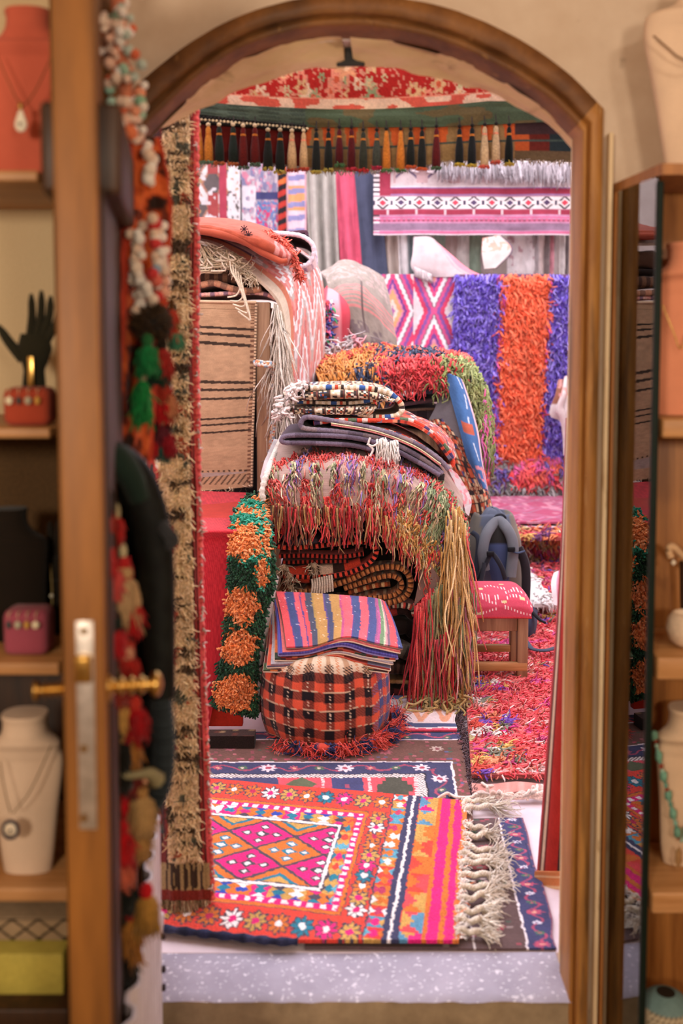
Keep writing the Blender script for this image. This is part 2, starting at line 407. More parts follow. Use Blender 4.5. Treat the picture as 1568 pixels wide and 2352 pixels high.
# ================= setting =================
D0 = 2.04
xR, xRi = P(1385, 700, D0)[0], P(1340, 700, D0)[0]
xL, xLi = P(262, 700, D0)[0], P(305, 700, D0)[0]
FA = -.19
def arc(pts, d, n=61):
    w = np.array([P(x, y, d) for x, y in pts])[:, [0, 2]]
    return even(cr(w, 300), n)[0]
OUT = arc([(1385, 250), (1300, 166), (1190, 90), (1060, 30), (930, -2), (800, -12), (670, 2), (540, 42), (430, 104), (330, 182), (262, 250)], D0)
INN = arc([(1340, 300), (1270, 230), (1180, 168), (1060, 108), (930, 70), (800, 55), (670, 68), (540, 114), (440, 185), (345, 275), (305, 318)], D0)
BAK = arc([(1313, 338), (1250, 285), (1150, 228), (1050, 190), (920, 160), (800, 151), (670, 172), (560, 208), (450, 255), (355, 300), (320, 330)], 2.2)
def legs(a, z0=FA):
    return np.concatenate([[[a[0, 0], z0], [a[0, 0], (z0 + a[0, 1]) / 2]], a, [[a[-1, 0], (z0 + a[-1, 1]) / 2], [a[-1, 0], z0]]])
def ring(a, y): return np.stack([a[:, 0], np.full(len(a), y), a[:, 1]], 1)
OL, IL, BL = legs(OUT), legs(INN), legs(BAK)
def mix(t): return OL * (1 - t) + IL * t
# door frame: casing with a groove and an inner bead
prof = [(a_, b_ - .08) for a_, b_ in ((0, 2.20), (0, 2.118), (.03, 2.112), (.62, 2.110), (.66, 2.114), (.68, 2.135), (.74, 2.138), (.78, 2.122), (.96, 2.122), (1, 2.13), (1, 2.215), (.9, 2.22))]
nf = len(OL)
def frame_part(name, i0, i1, mat):
    V = np.stack([ring(mix(t), y)[i0:i1] for t, y in prof])
    wv = (vn(np.arange(i0, i1) * .9, np.arange(len(prof))[:, None] * 1.7, 3) - .5) * .006
    V[1:-1, :, 1] += wv[1:-1]; V[:, :, 2] += wv * .6
    return structure(MB().grid(V, 'ffffff').build(name, mat))
frame_part('trim_1', 0, 4, WOOD_JAMB); frame_part('trim_2', 3, nf - 3, WOOD_OLD); frame_part('trim_3', nf - 4, nf, WOOD_JAMB)
# stone soffit behind the frame, in two blocks with an open joint at the crown
k = int(np.argmin(abs(BL[:, 0] - P(805, 150, 2.2)[0])))
for nm, sl, sh in (('trim_4', slice(0, k + 1), (.009,)), ('trim_5', slice(k, nf), (-.009,))):
    rows = []
    for t in np.linspace(0, 1, 9):
        a = (IL * (1 - t) + BL * t)[sl].copy(); y = 2.12 + .082 * t
        a[:, 1] += (vn(np.arange(len(a)) * .45, t * 5, 4) - .5) * .014
        e = -1 if nm == 'trim_4' else 0
        a[e, 0] += sh[0]
        rows.append(ring(a, y))
    V = np.stack(rows); e = -1 if nm == 'trim_4' else 0
    b = MB().grid(V, 'ffffff')
    up = V[:, e].copy(); up[:, 2] += .09
    b.grid(np.stack([V[:, e], up]), 'ffffff')
    up2 = V[-1].copy(); up2[:, 2] += .02; b.grid(np.stack([V[-1], up2 + [0, .004, 0]]), 'ffffff')
    structure(b.build(nm, STONE))
# front wall with the arched opening
def arch_wall(name, a, y0, y1, x0, x1, z0, z1, mat, inner=True):
    b = MB()
    top = np.stack([a[:, 0], np.full(len(a), z1)], 1)
    for y, fl in ((y0, 1), (y1, -1)):
        A, T = ring(a, y), ring(top, y)
        n = 6; G = np.stack([A * (1 - t) + T * t for t in np.linspace(0, 1, n)])
        b.grid(G if fl > 0 else G[:, ::-1], 'ffffff')
        for xa, xb in ((a[0, 0], x1), (x0, a[-1, 0])):
            q = [(xa, y, z0), (xb, y, z0), (xb, y, z1), (xa, y, z1)]
            b.add(q, [[0, 1, 2, 3] if fl > 0 else [3, 2, 1, 0]], 'ffffff')
    if inner: b.grid(np.stack([ring(a, y0), ring(a, y1)]), 'ffffff')
    b.quad((x0, y0, z1), (x1, y0, z1), (x1, y1, z1), (x0, y1, z1), 'ffffff')
    return structure(b.build(name, mat, smooth=False))
wp = OL * .8 + IL * .2
core = legs(np.stack([BAK[:, 0] * 1.0, BAK[:, 1] + .035], 1)); core[:, 0] += np.sign(core[:, 0]) * .012
arch_wall('wall_front', wp, 2.055, 2.12, -1.7, 1.7, FA, 2.75, PLASTER)
arch_wall('wall_front_core', np.maximum(1, 1) * core, 2.135, 2.198, -4.0, 4.0, FA, 3.5, LIME)
def slab(name, x0, x1, y0, y1, z0, z1, mat, bev=.002):
    return structure(MB().box(((x0 + x1) / 2, (y0 + y1) / 2, (z0 + z1) / 2), (x1 - x0, y1 - y0, z1 - z0), 'ffffff', bev).build(name, mat, smooth=False))
slab('floor', -1.7, 1.7, -1.7, 2.06, FA - .1, FA, CONC)
slab('floor_courtyard', -4, 4, 2.206, 9.0, -.12, 0, TILE)
slab('wall_left', -1.8, -1.7, -1.7, 2.12, FA, 2.75, PLASTER)
slab('wall_right', 1.7, 1.8, -1.7, 2.12, FA, 2.75, PLASTER)
slab('wall_rear', -1.8, 1.8, -1.8, -1.7, FA, 2.75, PLASTER)
slab('ceiling', -1.8, 1.8, -1.8, 2.12, 2.75, 2.85, PLASTER)
slab('wall_courtyard_back', -4, 4, 8.05, 8.2, 0, 3.3, LIME)
slab('wall_courtyard_left', -4.1, -4, 2.2, 8.2, 0, 3.3, LIME)
slab('wall_courtyard_right', 2.6, 2.7, 2.2, 8.2, 0, 3.3, LIME)
slab('floor_platform', -.6, 2.6, 6.3, 8.05, 0, .235, TILE)
# threshold: pale terrazzo sill over a rough riser
b = MB(); xs = np.linspace(xLi - .02, xRi + .0, 60); ys = np.linspace(2.040, 2.206, 14)
X, Y = np.meshgrid(xs, ys, indexing='ij')
Z = (vn(X * 9, Y * 9, 2) - .5) * .004; Y2 = Y + (Y < 2.05) * (vn(X * 30, 0 * X, 8) - .5) * .007
Z = Z - .006 * (Y < 2.05)
b.grid(np.stack([X, Y2, Z], -1), 'ffffff'); b.build('trim_6', SILL)['kind'] = 'structure'
b = MB(); zz = np.linspace(-.006, FA, 8); X, Zz = np.meshgrid(xs, zz, indexing='ij')
Yr = 2.044 + (vn(X * 45, 0 * X, 8) - .5) * .005 + (vn(X * 12, Zz * 25, 6) - .5) * .014 * (Zz < -.01)
b.grid(np.stack([X, Yr, Zz], -1), 'ffffff'); b.build('trim_7', CONC)['kind'] = 'structure'

zc_ = BAK[:, 1].max(); xc_ = P(805, 150, 2.2)[0]
slab('trim_8', xc_ - .03, xc_ + .03, 2.186, 2.196, zc_ - .004, zc_ + .1, JOINT_DARK)  # dark block added behind the open crown joint to keep it black
LIT_EDGE = blotch(solid('lit_wall_edge', 'd8bc94', 'ecd6b0', .7, (30, 30, 5), .1), '9a7448', (60, 60, 12), .6, .7, .8)  # pale colour stands for the wall edge catching light
slab('trim_9', P(1387, 900, 2.03)[0], P(1397, 900, 2.03)[0], 2.025, 2.05, FA, P(1390, 305, 2.03)[2], LIT_EDGE)
# ================= courtyard floor textiles =================
def flat_rug(name, corners, nu, nv, t, pat, label, cat='rug', z=0.0, mat=None, group=None, clip=None, bump=.004, seed=1, parent=None):
    """corners: world xy of back-right, back-left, front-left, front-right; pat(U,V) with U metres from right end, V 0 front..1 back"""
    BR, BL_, FL, FR = [np.asarray(c[:2], float) for c in corners]
    u = np.linspace(0, 1, nu)[:, None]; v = np.linspace(0, 1, nv)[None, :]
    if clip is not None:
        fr = FR[1] * (1 - u) + FL[1] * u; bk = BR[1] * (1 - u) + BL_[1] * u
        v0 = np.clip((clip - fr) / (bk - fr), 0, 1); v = v0 + (1 - v0) * v
    u = u + 0 * v; v = v + 0 * u
    X = (FR[0] * (1 - u) + FL[0] * u) * (1 - v) + (BR[0] * (1 - u) + BL_[0] * u) * v
    Y = (FR[1] * (1 - u) + FL[1] * u) * (1 - v) + (BR[1] * (1 - u) + BL_[1] * u) * v
    e = (vn(X * 12, Y * 12, seed + 3) - .5) * .012
    Z = z + t / 2 + .001 + vn(X * 6, Y * 6, seed) * bump
    L = (np.linalg.norm(FR - FL) + np.linalg.norm(BR - BL_)) / 2
    C = pat(u * L, v)
    V = np.stack([X + e * (u < .02), Y, Z], -1)
    b = MB().sheet(V, C, t, Cb='8a7a6a', N=np.broadcast_to(np.array([0, 0, 1.]), V.shape))
    o = b.build(name, mat or PILE, parent)
    if label: tag(o, label, cat, group)
    return o, V
def jit(X, Y, a, s, seed=0): return X + (vn(X * s, Y * s, seed) - .5) * a, Y + (vn(X * s, Y * s, seed + 9) - .5) * a

RED, MAG, ORG, TAN, TEAL, NAVY, WHT, PNK, BLU, CHR = 'dc4538', 'de2377', 'd0702e', 'c79a52', '23788f', '3c3d5c', 'f0e6e4', 'ea5d7d', '2f49a8', '4a4350'
def pat_main(U, V):
    X, Y = jit(U, V, .007, 90, 4); p = PT(X.shape, RED)
    # kilim end
    for a, b_, c in ((-1, .014, 'd9793a'), (.014, .031, MAG), (.031, .045, ORG), (.045, .072, MAG), (.072, .083, ORG)):
        p.m((X >= a) & (X < b_), c)
    X2 = U; row = V * 9; ri = np.floor(row).astype(int); st = np.abs(np.floor((row - ri - .5) * 8) / 8) * 2
    km = (X2 >= .083) & (X2 < .137); kc = pal('c79a52 5b8fae d0702e e84b52 de2377 c79a52 d0702e 5b8fae c79a52 dc4538')
    w = (X2 - .083) / .054
    p.a(km, kc[(ri * 3) % 10]); p.a(km & (np.floor(w * 7) / 7 < .85 - st * .8), kc[(ri * 3 + 4) % 10]); p.a(km & (np.floor(w * 7) / 7 > .3 + st * .6), kc[(ri * 3 + 7) % 10])
    p.m((X >= .137) & (X < .176), NAVY); p.m((X >= .153) & (X < .161), WHT)
    def gems(mask, A, B, n, bg, cols, bgs, seed):
        c = np.floor(A * n).astype(int); fa = A * n - c - .5; fb = B - .5
        p.a(mask, pal(bgs)[hsh(c, 0, seed + 1).__mul__(len(bgs.split())).astype(int)])
        for dy, rr in ((0, .5), (.5, .42), (-.5, .42)):
            k = pal(cols)[(hsh(c, int(dy * 2 + 5), seed) * len(cols.split())).astype(int)]
            p.a(mask & (np.abs(fa) / .5 + np.abs(fb - dy) / rr < .8), k)
    gems((X >= .176) & (X < .216), V * 1.0, (X - .176) / .04, 17, 'c79a52', 'f0e6e4 de2377 c79a52 5b9fb5 d0702e f0e6e4 b83a62', 'd0702e c79a52 dc4538 4d93ad', 3)
    p.m((X >= .216) & (X < .22), CHR)
    fl = lambda A, B, n, off, mask, flipc=0: None
    petals = 'd0702e c79a52 f0e6e4 23788f d0702e c79a52 de2377 d0702e'.split()
    hearts = 'f0e6e4 de2377 de2377 f0e6e4 f0e6e4 de2377 f0e6e4 b82a55'.split()
    inx = X >= .22
    q = PT(X.shape, RED)
    for k in range(-1, 26):     # long border flowers front and back
        for yc, of in ((.078, 1), (.922, 4)):
            j = (k * 5 + of) % 8; flower(q, X, (Y - yc) * .52 + 0, .25 + k * .0575, 0, .0275, petals[j], hearts[j], 8, CHR)
    p.a(inx & ((Y < .16) | (Y > .84)), q.c)
    q = PT(X.shape, RED)
    for k in range(11):
        j = (k * 3 + 2) % 8; flower(q, X, (Y - .2 - .066 * k) * .55 + 0, .249, 0, .0255, petals[j], hearts[j], 8, CHR)
    p.a((X >= .22) & (X < .281) & (Y > .155) & (Y < .845), q.c)
    dx = X - .281; dy = np.minimum(Y - .155, .845 - Y)     # nested frames
    dm = np.minimum(dx, dy * .55)
    fr = dm > 0
    p.m(fr & (dm < .012), ORG); p.m(fr & (dm < .002), CHR)
    al = np.where(dx < dy * .55, Y * 52, X * 62)
    ck = (np.floor(al).astype(int) % 2) == 0
    r = fr & (dm >= .012) & (dm < .030); p.m(r, MAG); p.m(r & ck & (dm > .015) & (dm < .028), WHT)
    r = fr & (dm >= .030) & (dm < .066); vert = dx < dy * .55
    gems(r & vert, Y, (dm - .03) / .036, 15, TAN, '5b9fb5 dc4538 4a4350 de2377 23788f d0702e', 'c79a52 d0702e', 7)
    gems(r & ~vert, X, (dm - .03) / .036, 21, TAN, '23788f 2f49a8 4a4350 d0702e de2377 f0e6e4 23788f', 'd0702e c79a52 de2377 d0702e f0e6e4', 11)
    r = fr & (dm >= .066); p.m(r, CHR); p.m(r & (dm > .068) & (dm < .076), WHT)
    f = fr & (dm >= .079)
    a = (X - .467) / .192; b_ = (Y - .5) / .204
    best = np.full(X.shape, 9.); ka = np.zeros(X.shape); kb = np.zeros(X.shape); kt = np.zeros(X.shape, int)
    for t in (0, 1):
        ca = np.round(a - t * .5) + t * .5; cb = np.round(b_ - t * .5) + t * .5
        d = np.abs(a - ca) + np.abs(b_ - cb); m = d < best
        best = np.where(m, d, best); ka = np.where(m, a - ca, ka); kb = np.where(m, b_ - cb, kb); kt = np.where(m, np.where((t == 1) & (ca > -.6), 1, np.where(t == 0, np.where(np.abs(cb) > .5, 2, 0), 3)), kt)
    L = best / .5
    p.m(f, ORG); p.m(f & (kt == 1), MAG); p.m(f & (L > .93), CHR)
    p.m(f & (kt == 2) & (L < .86), ORG); p.m(f & (kt == 2) & (L < .62), TEAL); p.m(f & (kt == 2) & (L < .44), TAN)
    hat = (np.floor((ka + kb) * 14).astype(int) % 2 == 0) & (kt == 3); p.m(f & hat & (L < .8), CHR); p.m(f & (kt == 3) & ((np.floor((ka - kb) * 9) % 3) == 0) & hat & (L < .6), WHT)
    hz = np.where(kt == 1, 0, 1)
    for ox, oy in ((0, 0), (.22, 0), (-.22, 0), (0, .24), (0, -.24)):
        dd = np.abs(ka - ox) / .085 + np.abs(kb - oy) / .09
        if (ox, oy) == (0, 0): dd = dd / 1.25
        p.m(f & (kt < 2) & (dd < 1.15), CHR); p.a(f & (kt == 0) & (dd < 1.15), np.broadcast_to(hx(TEAL), p.c.shape)); p.m(f & (kt < 2) & (dd < .62), WHT)
    n = vn(U * 300, V * 260, 2)[..., None]
    return p.c * (.86 + .28 * n)
BR, FR = PF(1070, 1857), PF(1047, 2232)
dirb = PF(480, 1805) - BR; dirb = dirb / np.linalg.norm(dirb[:2])
LEN = 1.12
corn = (BR, BR + dirb * LEN, FR + dirb * LEN * 1.0, FR)
main, MV = flat_rug('floral_rug', corn, 400, 330, .009, pat_main, 'orange-red hand-knotted rug with rows of flowers and pink diamonds, nearest the stone threshold', z=.013, clip=2.215, seed=21)
# braided warp tassels on its right end
eb = MV[0]; yy = eb[:, 1]
ts = np.array([PF(1055, y)[1] for y in (2166, 2141, 2113, 2086, 2058, 2032, 2006, 1984, 1962, 1938, 1912, 1876, 1862)])
for k, y0 in enumerate(ts):
    x0 = float(np.interp(y0, yy, eb[:, 0])); rg = np.random.default_rng(k)
    L = 1.2 * [.085, .09, .1, .1, .115, .12, .115, .12, .11, .10, .08, .13, .09][k]
    dy = [.01, .02, .0, .02, -.01, .0, .025, -.02, -.05, .0, -.06, .02, .02][k]
    nn = 26; ph = np.arange(nn) * 2.4
    b = MB()
    tt = np.linspace(0, 1, 14)
    path = np.stack([x0 - .006 + L * .55 * tt, y0 + dy * tt * .6 + .006 * np.sin(tt * 5 + k), .026 + .004 * np.sin(tt * 9)], 1)
    for q in range(3):
        off = np.stack([0 * tt, np.sin(tt * 22 + q * 2.1) * .0045, np.cos(tt * 22 + q * 2.1) * .004], 1)
        b.tube(path + off, .0052, choose('dcd0c0 ccbcaa', 14, seed=k * 3 + q, jit=.05), 6)
    R = path[-1] + rg.normal(0, .004, (34, 3)); R[:, 2] = np.abs(R[:, 2] - .02) + .016
    D = np.stack([np.ones(34), dy * 4 + rg.normal(0, .5, 34), rg.normal(0, .12, 34)], 1)
    b.strands(R, D, rg.uniform(.5, 1, 34) * L * .65, .0026, choose('e4dacc d6c8b8 c8b8a6', 34, seed=k), 5, .05, .2, k, zmin=.005)
    R = np.stack([x0 + rg.uniform(-.012, .008, 40), y0 + rg.uniform(-.025, .025, 40), .022 + rg.uniform(0, .006, 40)], 1)
    b.strands(R, np.stack([np.ones(40), rg.normal(0, .7, 40), rg.normal(0, .2, 40)], 1), rg.uniform(.01, .028, 40), .0018, choose('f3e9e2 eadfd6 e8834e', 40, [5, 4, 1], seed=k + 50), 4, .05, .3, k + 9, zmin=.018)
    b.build('tassel', YARN, main)
# selvedge along the front left edge
b = MB(); f = MV[::-1, 0]; sel = f[(f[:, 0] < -.1)]
p_ = even(sel + [0, -.004, .002], 60)[0]
b.tube(p_, .009 + .002 * np.sin(np.arange(60) * 1.7), choose('2c2f4a 3a3c58 23253a', 60, seed=3), 8); b.build('selvedge', YARN, main)

def pat_persian(U, V, Wd):
    X, Y = U, (1 - V) * Wd
    X, Y = jit(X, Y, .006, 60, 7)
    X = X + .215; d = np.minimum(X, Y); al = np.where(X < Y, Y, X)
    p = PT(X.shape, '6b4a42')
    ob = (Y < .07) & (d == Y); p.m(ob, '44486e'); p.m((np.abs(Y - .072) < .004) & (X > .225), 'd6c9cc')
    p.m(ob & (np.abs(Y - .036 - .018 * np.sin(X * 48)) < .006), 'b0506a')
    for k in range(20): flower(p, X, Y, .26 + k * .066, .036 + .016 * (-1) ** k, .014, ['4f7058', 'c05a74'][k % 2], 'd8b0a0')
    g = hsh(np.floor(X / .012), np.floor(Y / .012), 5); br = (d > .08) & (d < .255)
    for lo, hi, c in ((0, .03, '8a4a52'), (.03, .05, '4b5a4a'), (.05, .066, 'a8656a'), (.066, .076, '5a5a7a')): p.m((g >= lo) & (g < hi) & br, c)
    for k in range(10): flower(p, X, Y, .30 + k * .17, .15 + .03 * (k % 2), .024, ['b9a398', 'a8606a', '8a8078'][k % 3], '8a4a52', 8)
    p.m((d > .232) & (d < .243) & (np.sin(al * 160) > .2), 'a84a5c'); p.m((d > .257) & (d < .264), 'e6d9dc')
    nb = (d >= .264) & (d < .35); p.m(nb, '3d3f60')
    wv = np.abs((d - .307) - .02 * np.sin(al * 42)) < .005; p.m(nb & wv, 'a04a62')
    for k in range(26):
        for (cx, cy) in ((.36 + k * .083, .307), (.307, .39 + k * .083)):
            flower(p, X, Y, cx, cy, .03 if k % 3 == 0 else .018, ['d9ccd4', '4f6a52', 'b05468'][k % 3], ['a84a5c', 'c9b8a8', 'd9a08a'][k % 3], 8)
    p.m((d >= .35) & (d < .355), '2a2a3a')
    rp = (d >= .355) & (d < .38); p.m(rp, 'e2d4d0'); p.m(rp & (np.sin(al * 420 + d * 500) > .5), '4a3a40')
    f = d >= .38; p.m(f, '44466a')
    xx = X - .38; i = np.floor(xx / .15).astype(int); fx = xx / .15 - i; fy = (Y - .38) / .16
    p.m(f & (i < 3), 'd2505c'); p.m(f & (i == 0) & (np.abs(np.floor(fx * 9) / 9 - .45) * 1.5 + np.abs(np.floor(fy * 6) / 6 - .4) < .62), '4a4a40'); p.m(f & (np.abs(fx - .03) < .05) & (i < 3) & (np.sin(Y * 500) > 0), 'ece0de')
    p.m(f & (i == 1) & (np.abs(fx - .52) < .34) & (fy < .75), '3f426a'); p.m(f & (i == 1) & (np.abs(fx - .52) < .05) & (np.abs(fy - .4) < .08), 'a04a62'); p.m(f & (i == 2) & (np.abs(fx - .5) + np.abs(fy - .3) < .34), '5a6048')
    p.m(f & (i > 4) & (np.abs(((xx / .4) % 1) - .5) * 3 + np.abs(fy - .6) < .5), '5d6a58')
    return p.c * (.8 + .36 * vn(U * 260, V * 260, 2)[..., None])
c1 = [PF(1056, 1688), PF(250, 1688), PF(250, 1900), PF(1092, 1900)]
Wd1 = float(PF(700, 1688)[1] - PF(700, 1900)[1])
navy_rug, _ = flat_rug('floral_bordered_rug', c1, 420, 150, .006, lambda U, V: pat_persian(U, V, Wd1), 'brown rug with navy floral border and white rope line under the plaid pouf', z=.004, seed=5, mat=CLOTH)
b = MB(); rg = np.random.default_rng(1); n = 900; t = rg.uniform(0, 1, n)
A, B_ = PF(1050, 1640), PF(1088, 1835)
R = A * (1 - t[:, None]) + B_ * t[:, None]; R[:, 2] = rg.uniform(.006, .018, n); R[:, 0] += rg.normal(0, .006, n)
b.strands(R, np.stack([rg.normal(.5, .6, n), rg.normal(0, .4, n), rg.normal(.1, .3, n)], 1), rg.uniform(.012, .03, n), .0022, choose('5a4650 7a6468 47363e 6a4a4a', n, seed=2), 4, .2, .3, 1, zmin=.006)
b.build('selvedge', YARN, navy_rug)
def pat_dark(U, V):
    X, Y = jit(U, V * 1.1, .006, 60, 3); p = PT(X.shape, '5d4848')
    p.m(X < .07, '3f4066'); p.m((X > .07) & (X < .075), 'e6dade'); p.m(X < .004, '8a5a6a')
    wv = (X < .07) & (np.abs(X - .035 - .016 * np.sin(Y * 55)) < .004); p.m(wv, 'a54a66')
    for k in range(16): flower(p, X, Y, .035, .03 + k * .075, .015 if k % 3 else .022, ['b8506c', '4c7058', 'd8d2e2'][k % 3], ['d8a090', 'b8506c', '5a4a78'][k % 3])
    g = hsh(np.floor(X / .014), np.floor(Y / .014), 5); r = X > .08
    for lo, hi, c in ((0, .022, '9a4a58'), (.022, .04, '47584e'), (.04, .05, '9c8a88')): p.m(r & (g >= lo) & (g < hi), c)
    for k, (cx, cy) in enumerate(((.14, .15), (.13, .42), (.15, .62), (.12, .8), (.16, .95))): flower(p, X, Y, cx, cy, .028, ['a8505e', '566a56', 'b05a60'][k % 3], '8a8078')
    sq = r & (np.abs(Y - .50) < .012) & (X < .28); p.m(sq & (np.sin(X * 190) > .5), 'd9b6b0'); p.m(sq & (np.sin(X * 190) < -.6), '4c7058')
    p.m((X > .2) & (X < .204) & (Y < .5), 'd6c9c9')
    return p.c * (.8 + .36 * vn(U * 260, V * 260, 2)[..., None])
c2 = [PF(1203, 1886), PF(700, 1886), PF(700, 2187), PF(1281, 2187)]
flat_rug('floral_bordered_rug', c2, 240, 170, .005, pat_dark, 'brown rug with navy flowered edge under the white braided tassels', z=.001, seed=6, mat=CLOTH, clip=2.21)
def pat_pale(U, V):
    X, Y = jit(U, V * .3, .008, 40, 3); p = PT(X.shape, 'ead7d8')
    z = np.abs(((X / .09) % 1) - .5) * 2
    p.m((Y > .06) & (Y < .2) & (np.abs(z - (Y - .06) / .14) < .24), 'e7a583'); p.m(np.abs(Y - .035) < .014, '4a5578'); p.m(Y < .012, 'd9516a'); p.m(np.abs(Y - .26) < .02, '5a6890')
    return p.c * (.9 + .2 * vn(U * 200, V * 200, 2)[..., None])
flat_rug('pale_kilim', [PF(1052, 1600), PF(780, 1600), PF(780, 1690), PF(1046, 1690)], 120, 60, .006, pat_pale, 'pale pink kilim with orange zigzags beside the foot of the plaid pouf', 'rug', z=.012, mat=CLOTH, seed=8)

# shag rugs: knotted tufts standing on a woven ground
def shag(name, corners, z, colfn, n, L, r, label, seed, t=.012, base='9a4a48', lean=(-.2, -1, .35), K=4, wig=.35, group=None, grid=(40, 40), zfn=None, bk=.01):
    nu, nv = grid
    o, V = flat_rug(name, corners, nu, nv, t, lambda U, V_: np.broadcast_to(hx(base), U.shape + (3,)), label, z=z, seed=seed, bump=bk)
    rg = np.random.default_rng(seed)
    u = rg.uniform(0, nu - 1.001, n); v = rg.uniform(0, nv - 1.001, n); i = u.astype(int); j = v.astype(int); fu = (u - i)[:, None]; fv = (v - j)[:, None]
    R = (V[i, j] * (1 - fu) + V[i + 1, j] * fu) * (1 - fv) + (V[i, j + 1] * (1 - fu) + V[i + 1, j + 1] * fu) * fv
    R[:, 2] += t / 2
    C = colfn(R[:, 0], R[:, 1], rg)
    D = np.asarray(lean, float) + rg.normal(0, .38, (n, 3)); D[:, 2] = np.abs(D[:, 2])
    b = MB().strands(R, D, rg.uniform(.6, 1.3, n) * L, r, C, K, .35, wig, seed, zmin=z + t * .5)
    b.build('pile', YARN, o)['kind'] = 'stuff'
    return o, V
def patchy(cols, s, seed, base=None, bw=.5, w=None):
    cs = pal(cols)
    def f(x, y, rg):
        a = fbm(x * s, y * s * .7, seed); q = hsh(np.floor(x * s * 1.6 + a * 2.5), np.floor(y * s * 1.3 + a * 2), seed)
        c = cs[(q * len(cs)).astype(int)]
        if base is not None: c = np.where((a > bw)[:, None], pal(base)[(rg.random(len(x)) * len(pal(base))).astype(int)], c)
        return np.clip(c * (1 + rg.normal(0, .13, (len(x), 1))), 0, 1)
    return f
MULTI = 'e8dcd6 d9a860 cf3f88 7a4fb0 d8564a b8a878 8a8a78 e8906a f2e6e0 c04a7a 6a5aa8'
def col_shag(x, y, rg):
    c = patchy(MULTI, 14, 31)(x, y, rg); xl = .345 - (y - 2.9) * .0; d = x - np.interp(y, [2.85, 4.2], [.372, .47])
    core = vn(x * 7, y * 16, 3) + .55 * np.clip((d - .02) / .22, 0, 1) > .74
    red = choose('e8505a f0686a dc4450 ee7a78', len(x), seed=4)
    st = vn(x * 9, y * 34, 14); red = np.where((st > .74)[:, None], choose('ecd0cc e8a8a4 e08a78', len(x), seed=8), red); red = np.where((st < .14)[:, None], choose('d84a90 e0609a', len(x), seed=9), red)
    c = np.where(core[:, None], red, c)
    bot = y < 2.93; c = np.where((bot & (vn(x * 30, y * 3, 8) > .35))[:, None], choose('e8644e dc5648', len(x), seed=5), c)
    return c
sh1 = [PF(1056, 1440), PF(1420, 1440), PF(1500, 1800), PF(1082, 1800)]
sh1 = [sh1[1], sh1[0], sh1[3], sh1[2]]
red_shag, SV = shag('shaggy_rug', sh1, .012, col_shag, 17000, .04, .0045, 'red shaggy rug with multicoloured left edge in front of the low stool', 41, lean=(1.0, -.35, .28), K=3, wig=.28)
# its flat-woven end and looped cream warp ends
b = MB(); rg = np.random.default_rng(3)
X = np.linspace(0, 1, 30); e0 = np.stack([PF(1083 + 200 * x, 1800 + 3 * math.sin(x * 9), .02) for x in X]); e1 = np.stack([PF(1083 + 200 * x, 1822 + 4 * math.sin(x * 7), .016) for x in X])
b.sheet(np.stack([e0, e1]), choose('c98a80 d69a90', 30, seed=3, jit=.04)[None].repeat(2, 0), .006); b.build('woven_end', CLOTH, red_shag)
for k in range(26):
    s0 = PF(1090 + k * 7.2 + rg.uniform(-4, 4), 1826 + rg.uniform(-4, 6), .02); n = 9
    d = np.cumsum(rg.normal(0, .02, (n, 2)) + [rg.uniform(-.004, .016), -.010], 0)
    pth = np.c_[s0[0] + np.r_[0, d[:, 0]], np.maximum(s0[1] + np.r_[0, d[:, 1]], 2.95), .017 + np.r_[0, np.abs(rg.normal(0, .009, n))]]
    b = MB().tube(cr(pth, 46), .0048, choose('e2cabf d4b8ac ead6cc', 1, seed=k)[0], 6); b.build('warp_end', YARN, red_shag)
# further floor coverings
far = lambda px, py, z=0.: PF(px, py, z)
def rect(x0, x1, y0, y1): return [(x1, y1), (x0, y1), (x0, y0), (x1, y0)]
shag('shaggy_rug', rect(.52, 2.3, 4.72, 6.24), .004, lambda x, y, rg: np.where((np.sin(y * 16 + vn(x * 4, y * 4, 2) * 5) + vn(x * 7, y * 9, 3) * 2 > 1.1)[:, None], patchy(MULTI + ' e8dcd6 8a4a88', 9, 12)(x, y, rg), choose('e65a64 ec7278 da4a5a', len(x), seed=9)), 8000, .055, .007, 'coral and cream striped shag rug behind the dark backpack', 43, lean=(-.3, -.8, .3), K=3)
def col_step(x, y, rg): return patchy('d8a860 e8dcc8 b04a70 6a3a68 d86a50 e08a60 c8a878 d24a50', 8, 17)(x, y, rg)
shag('shaggy_rug', rect(.2, 2.3, 6.0, 6.35), .2, col_step, 2600, .075, .009, 'tan, purple and red shag rug hanging over the step edge', 44, lean=(0, -1, 0), K=4, t=.02)
b = MB(); xs = np.linspace(.2, 2.3, 40); zs_ = np.linspace(.235, .02, 8)
X, Z = np.meshgrid(xs, zs_, indexing='ij'); V = np.stack([X, 6.28 + 0 * X - .02 * vn(X * 5, Z * 5), Z], -1)
rg = np.random.default_rng(5); n = 3000; x = rg.uniform(.2, 2.3, n); z = rg.uniform(.03, .24, n)
b.sheet(V, 'a05058', .012); b.strands(np.stack([x, 6.265 + 0 * x, z], 1), np.stack([rg.normal(0, .3, n), -.5 + 0 * x, -1 + 0 * x], 1), rg.uniform(.04, .09, n), .009, col_step(x, z * 6, rg), 3, .5, .3, 3, zmin=.01)
tag(b.build('shaggy_rug', YARN), 'multicoloured shag rug covering the riser of the far step', 'rug')
def pat_pinkflat(U, V):
    X, Y = U, V * 1.3; p = PT(X.shape, 'a04060'); a = np.abs(((X / .3) % 1) - .5) * 2 + np.abs(((Y / .35) % 1) - .5) * 2
    p.m(np.abs(a - 1) < .1, '96607a'); p.m(np.abs(a - .55) < .08, 'a8708c'); p.m(a < .3, '984a66'); p.m((vn(X * 30, Y * 12, 3) > .72), 'b87a8c'); p.m(Y > 1.22, 'd98ad0'); p.m(Y > 1.27, 'eedcec')
    return p.c
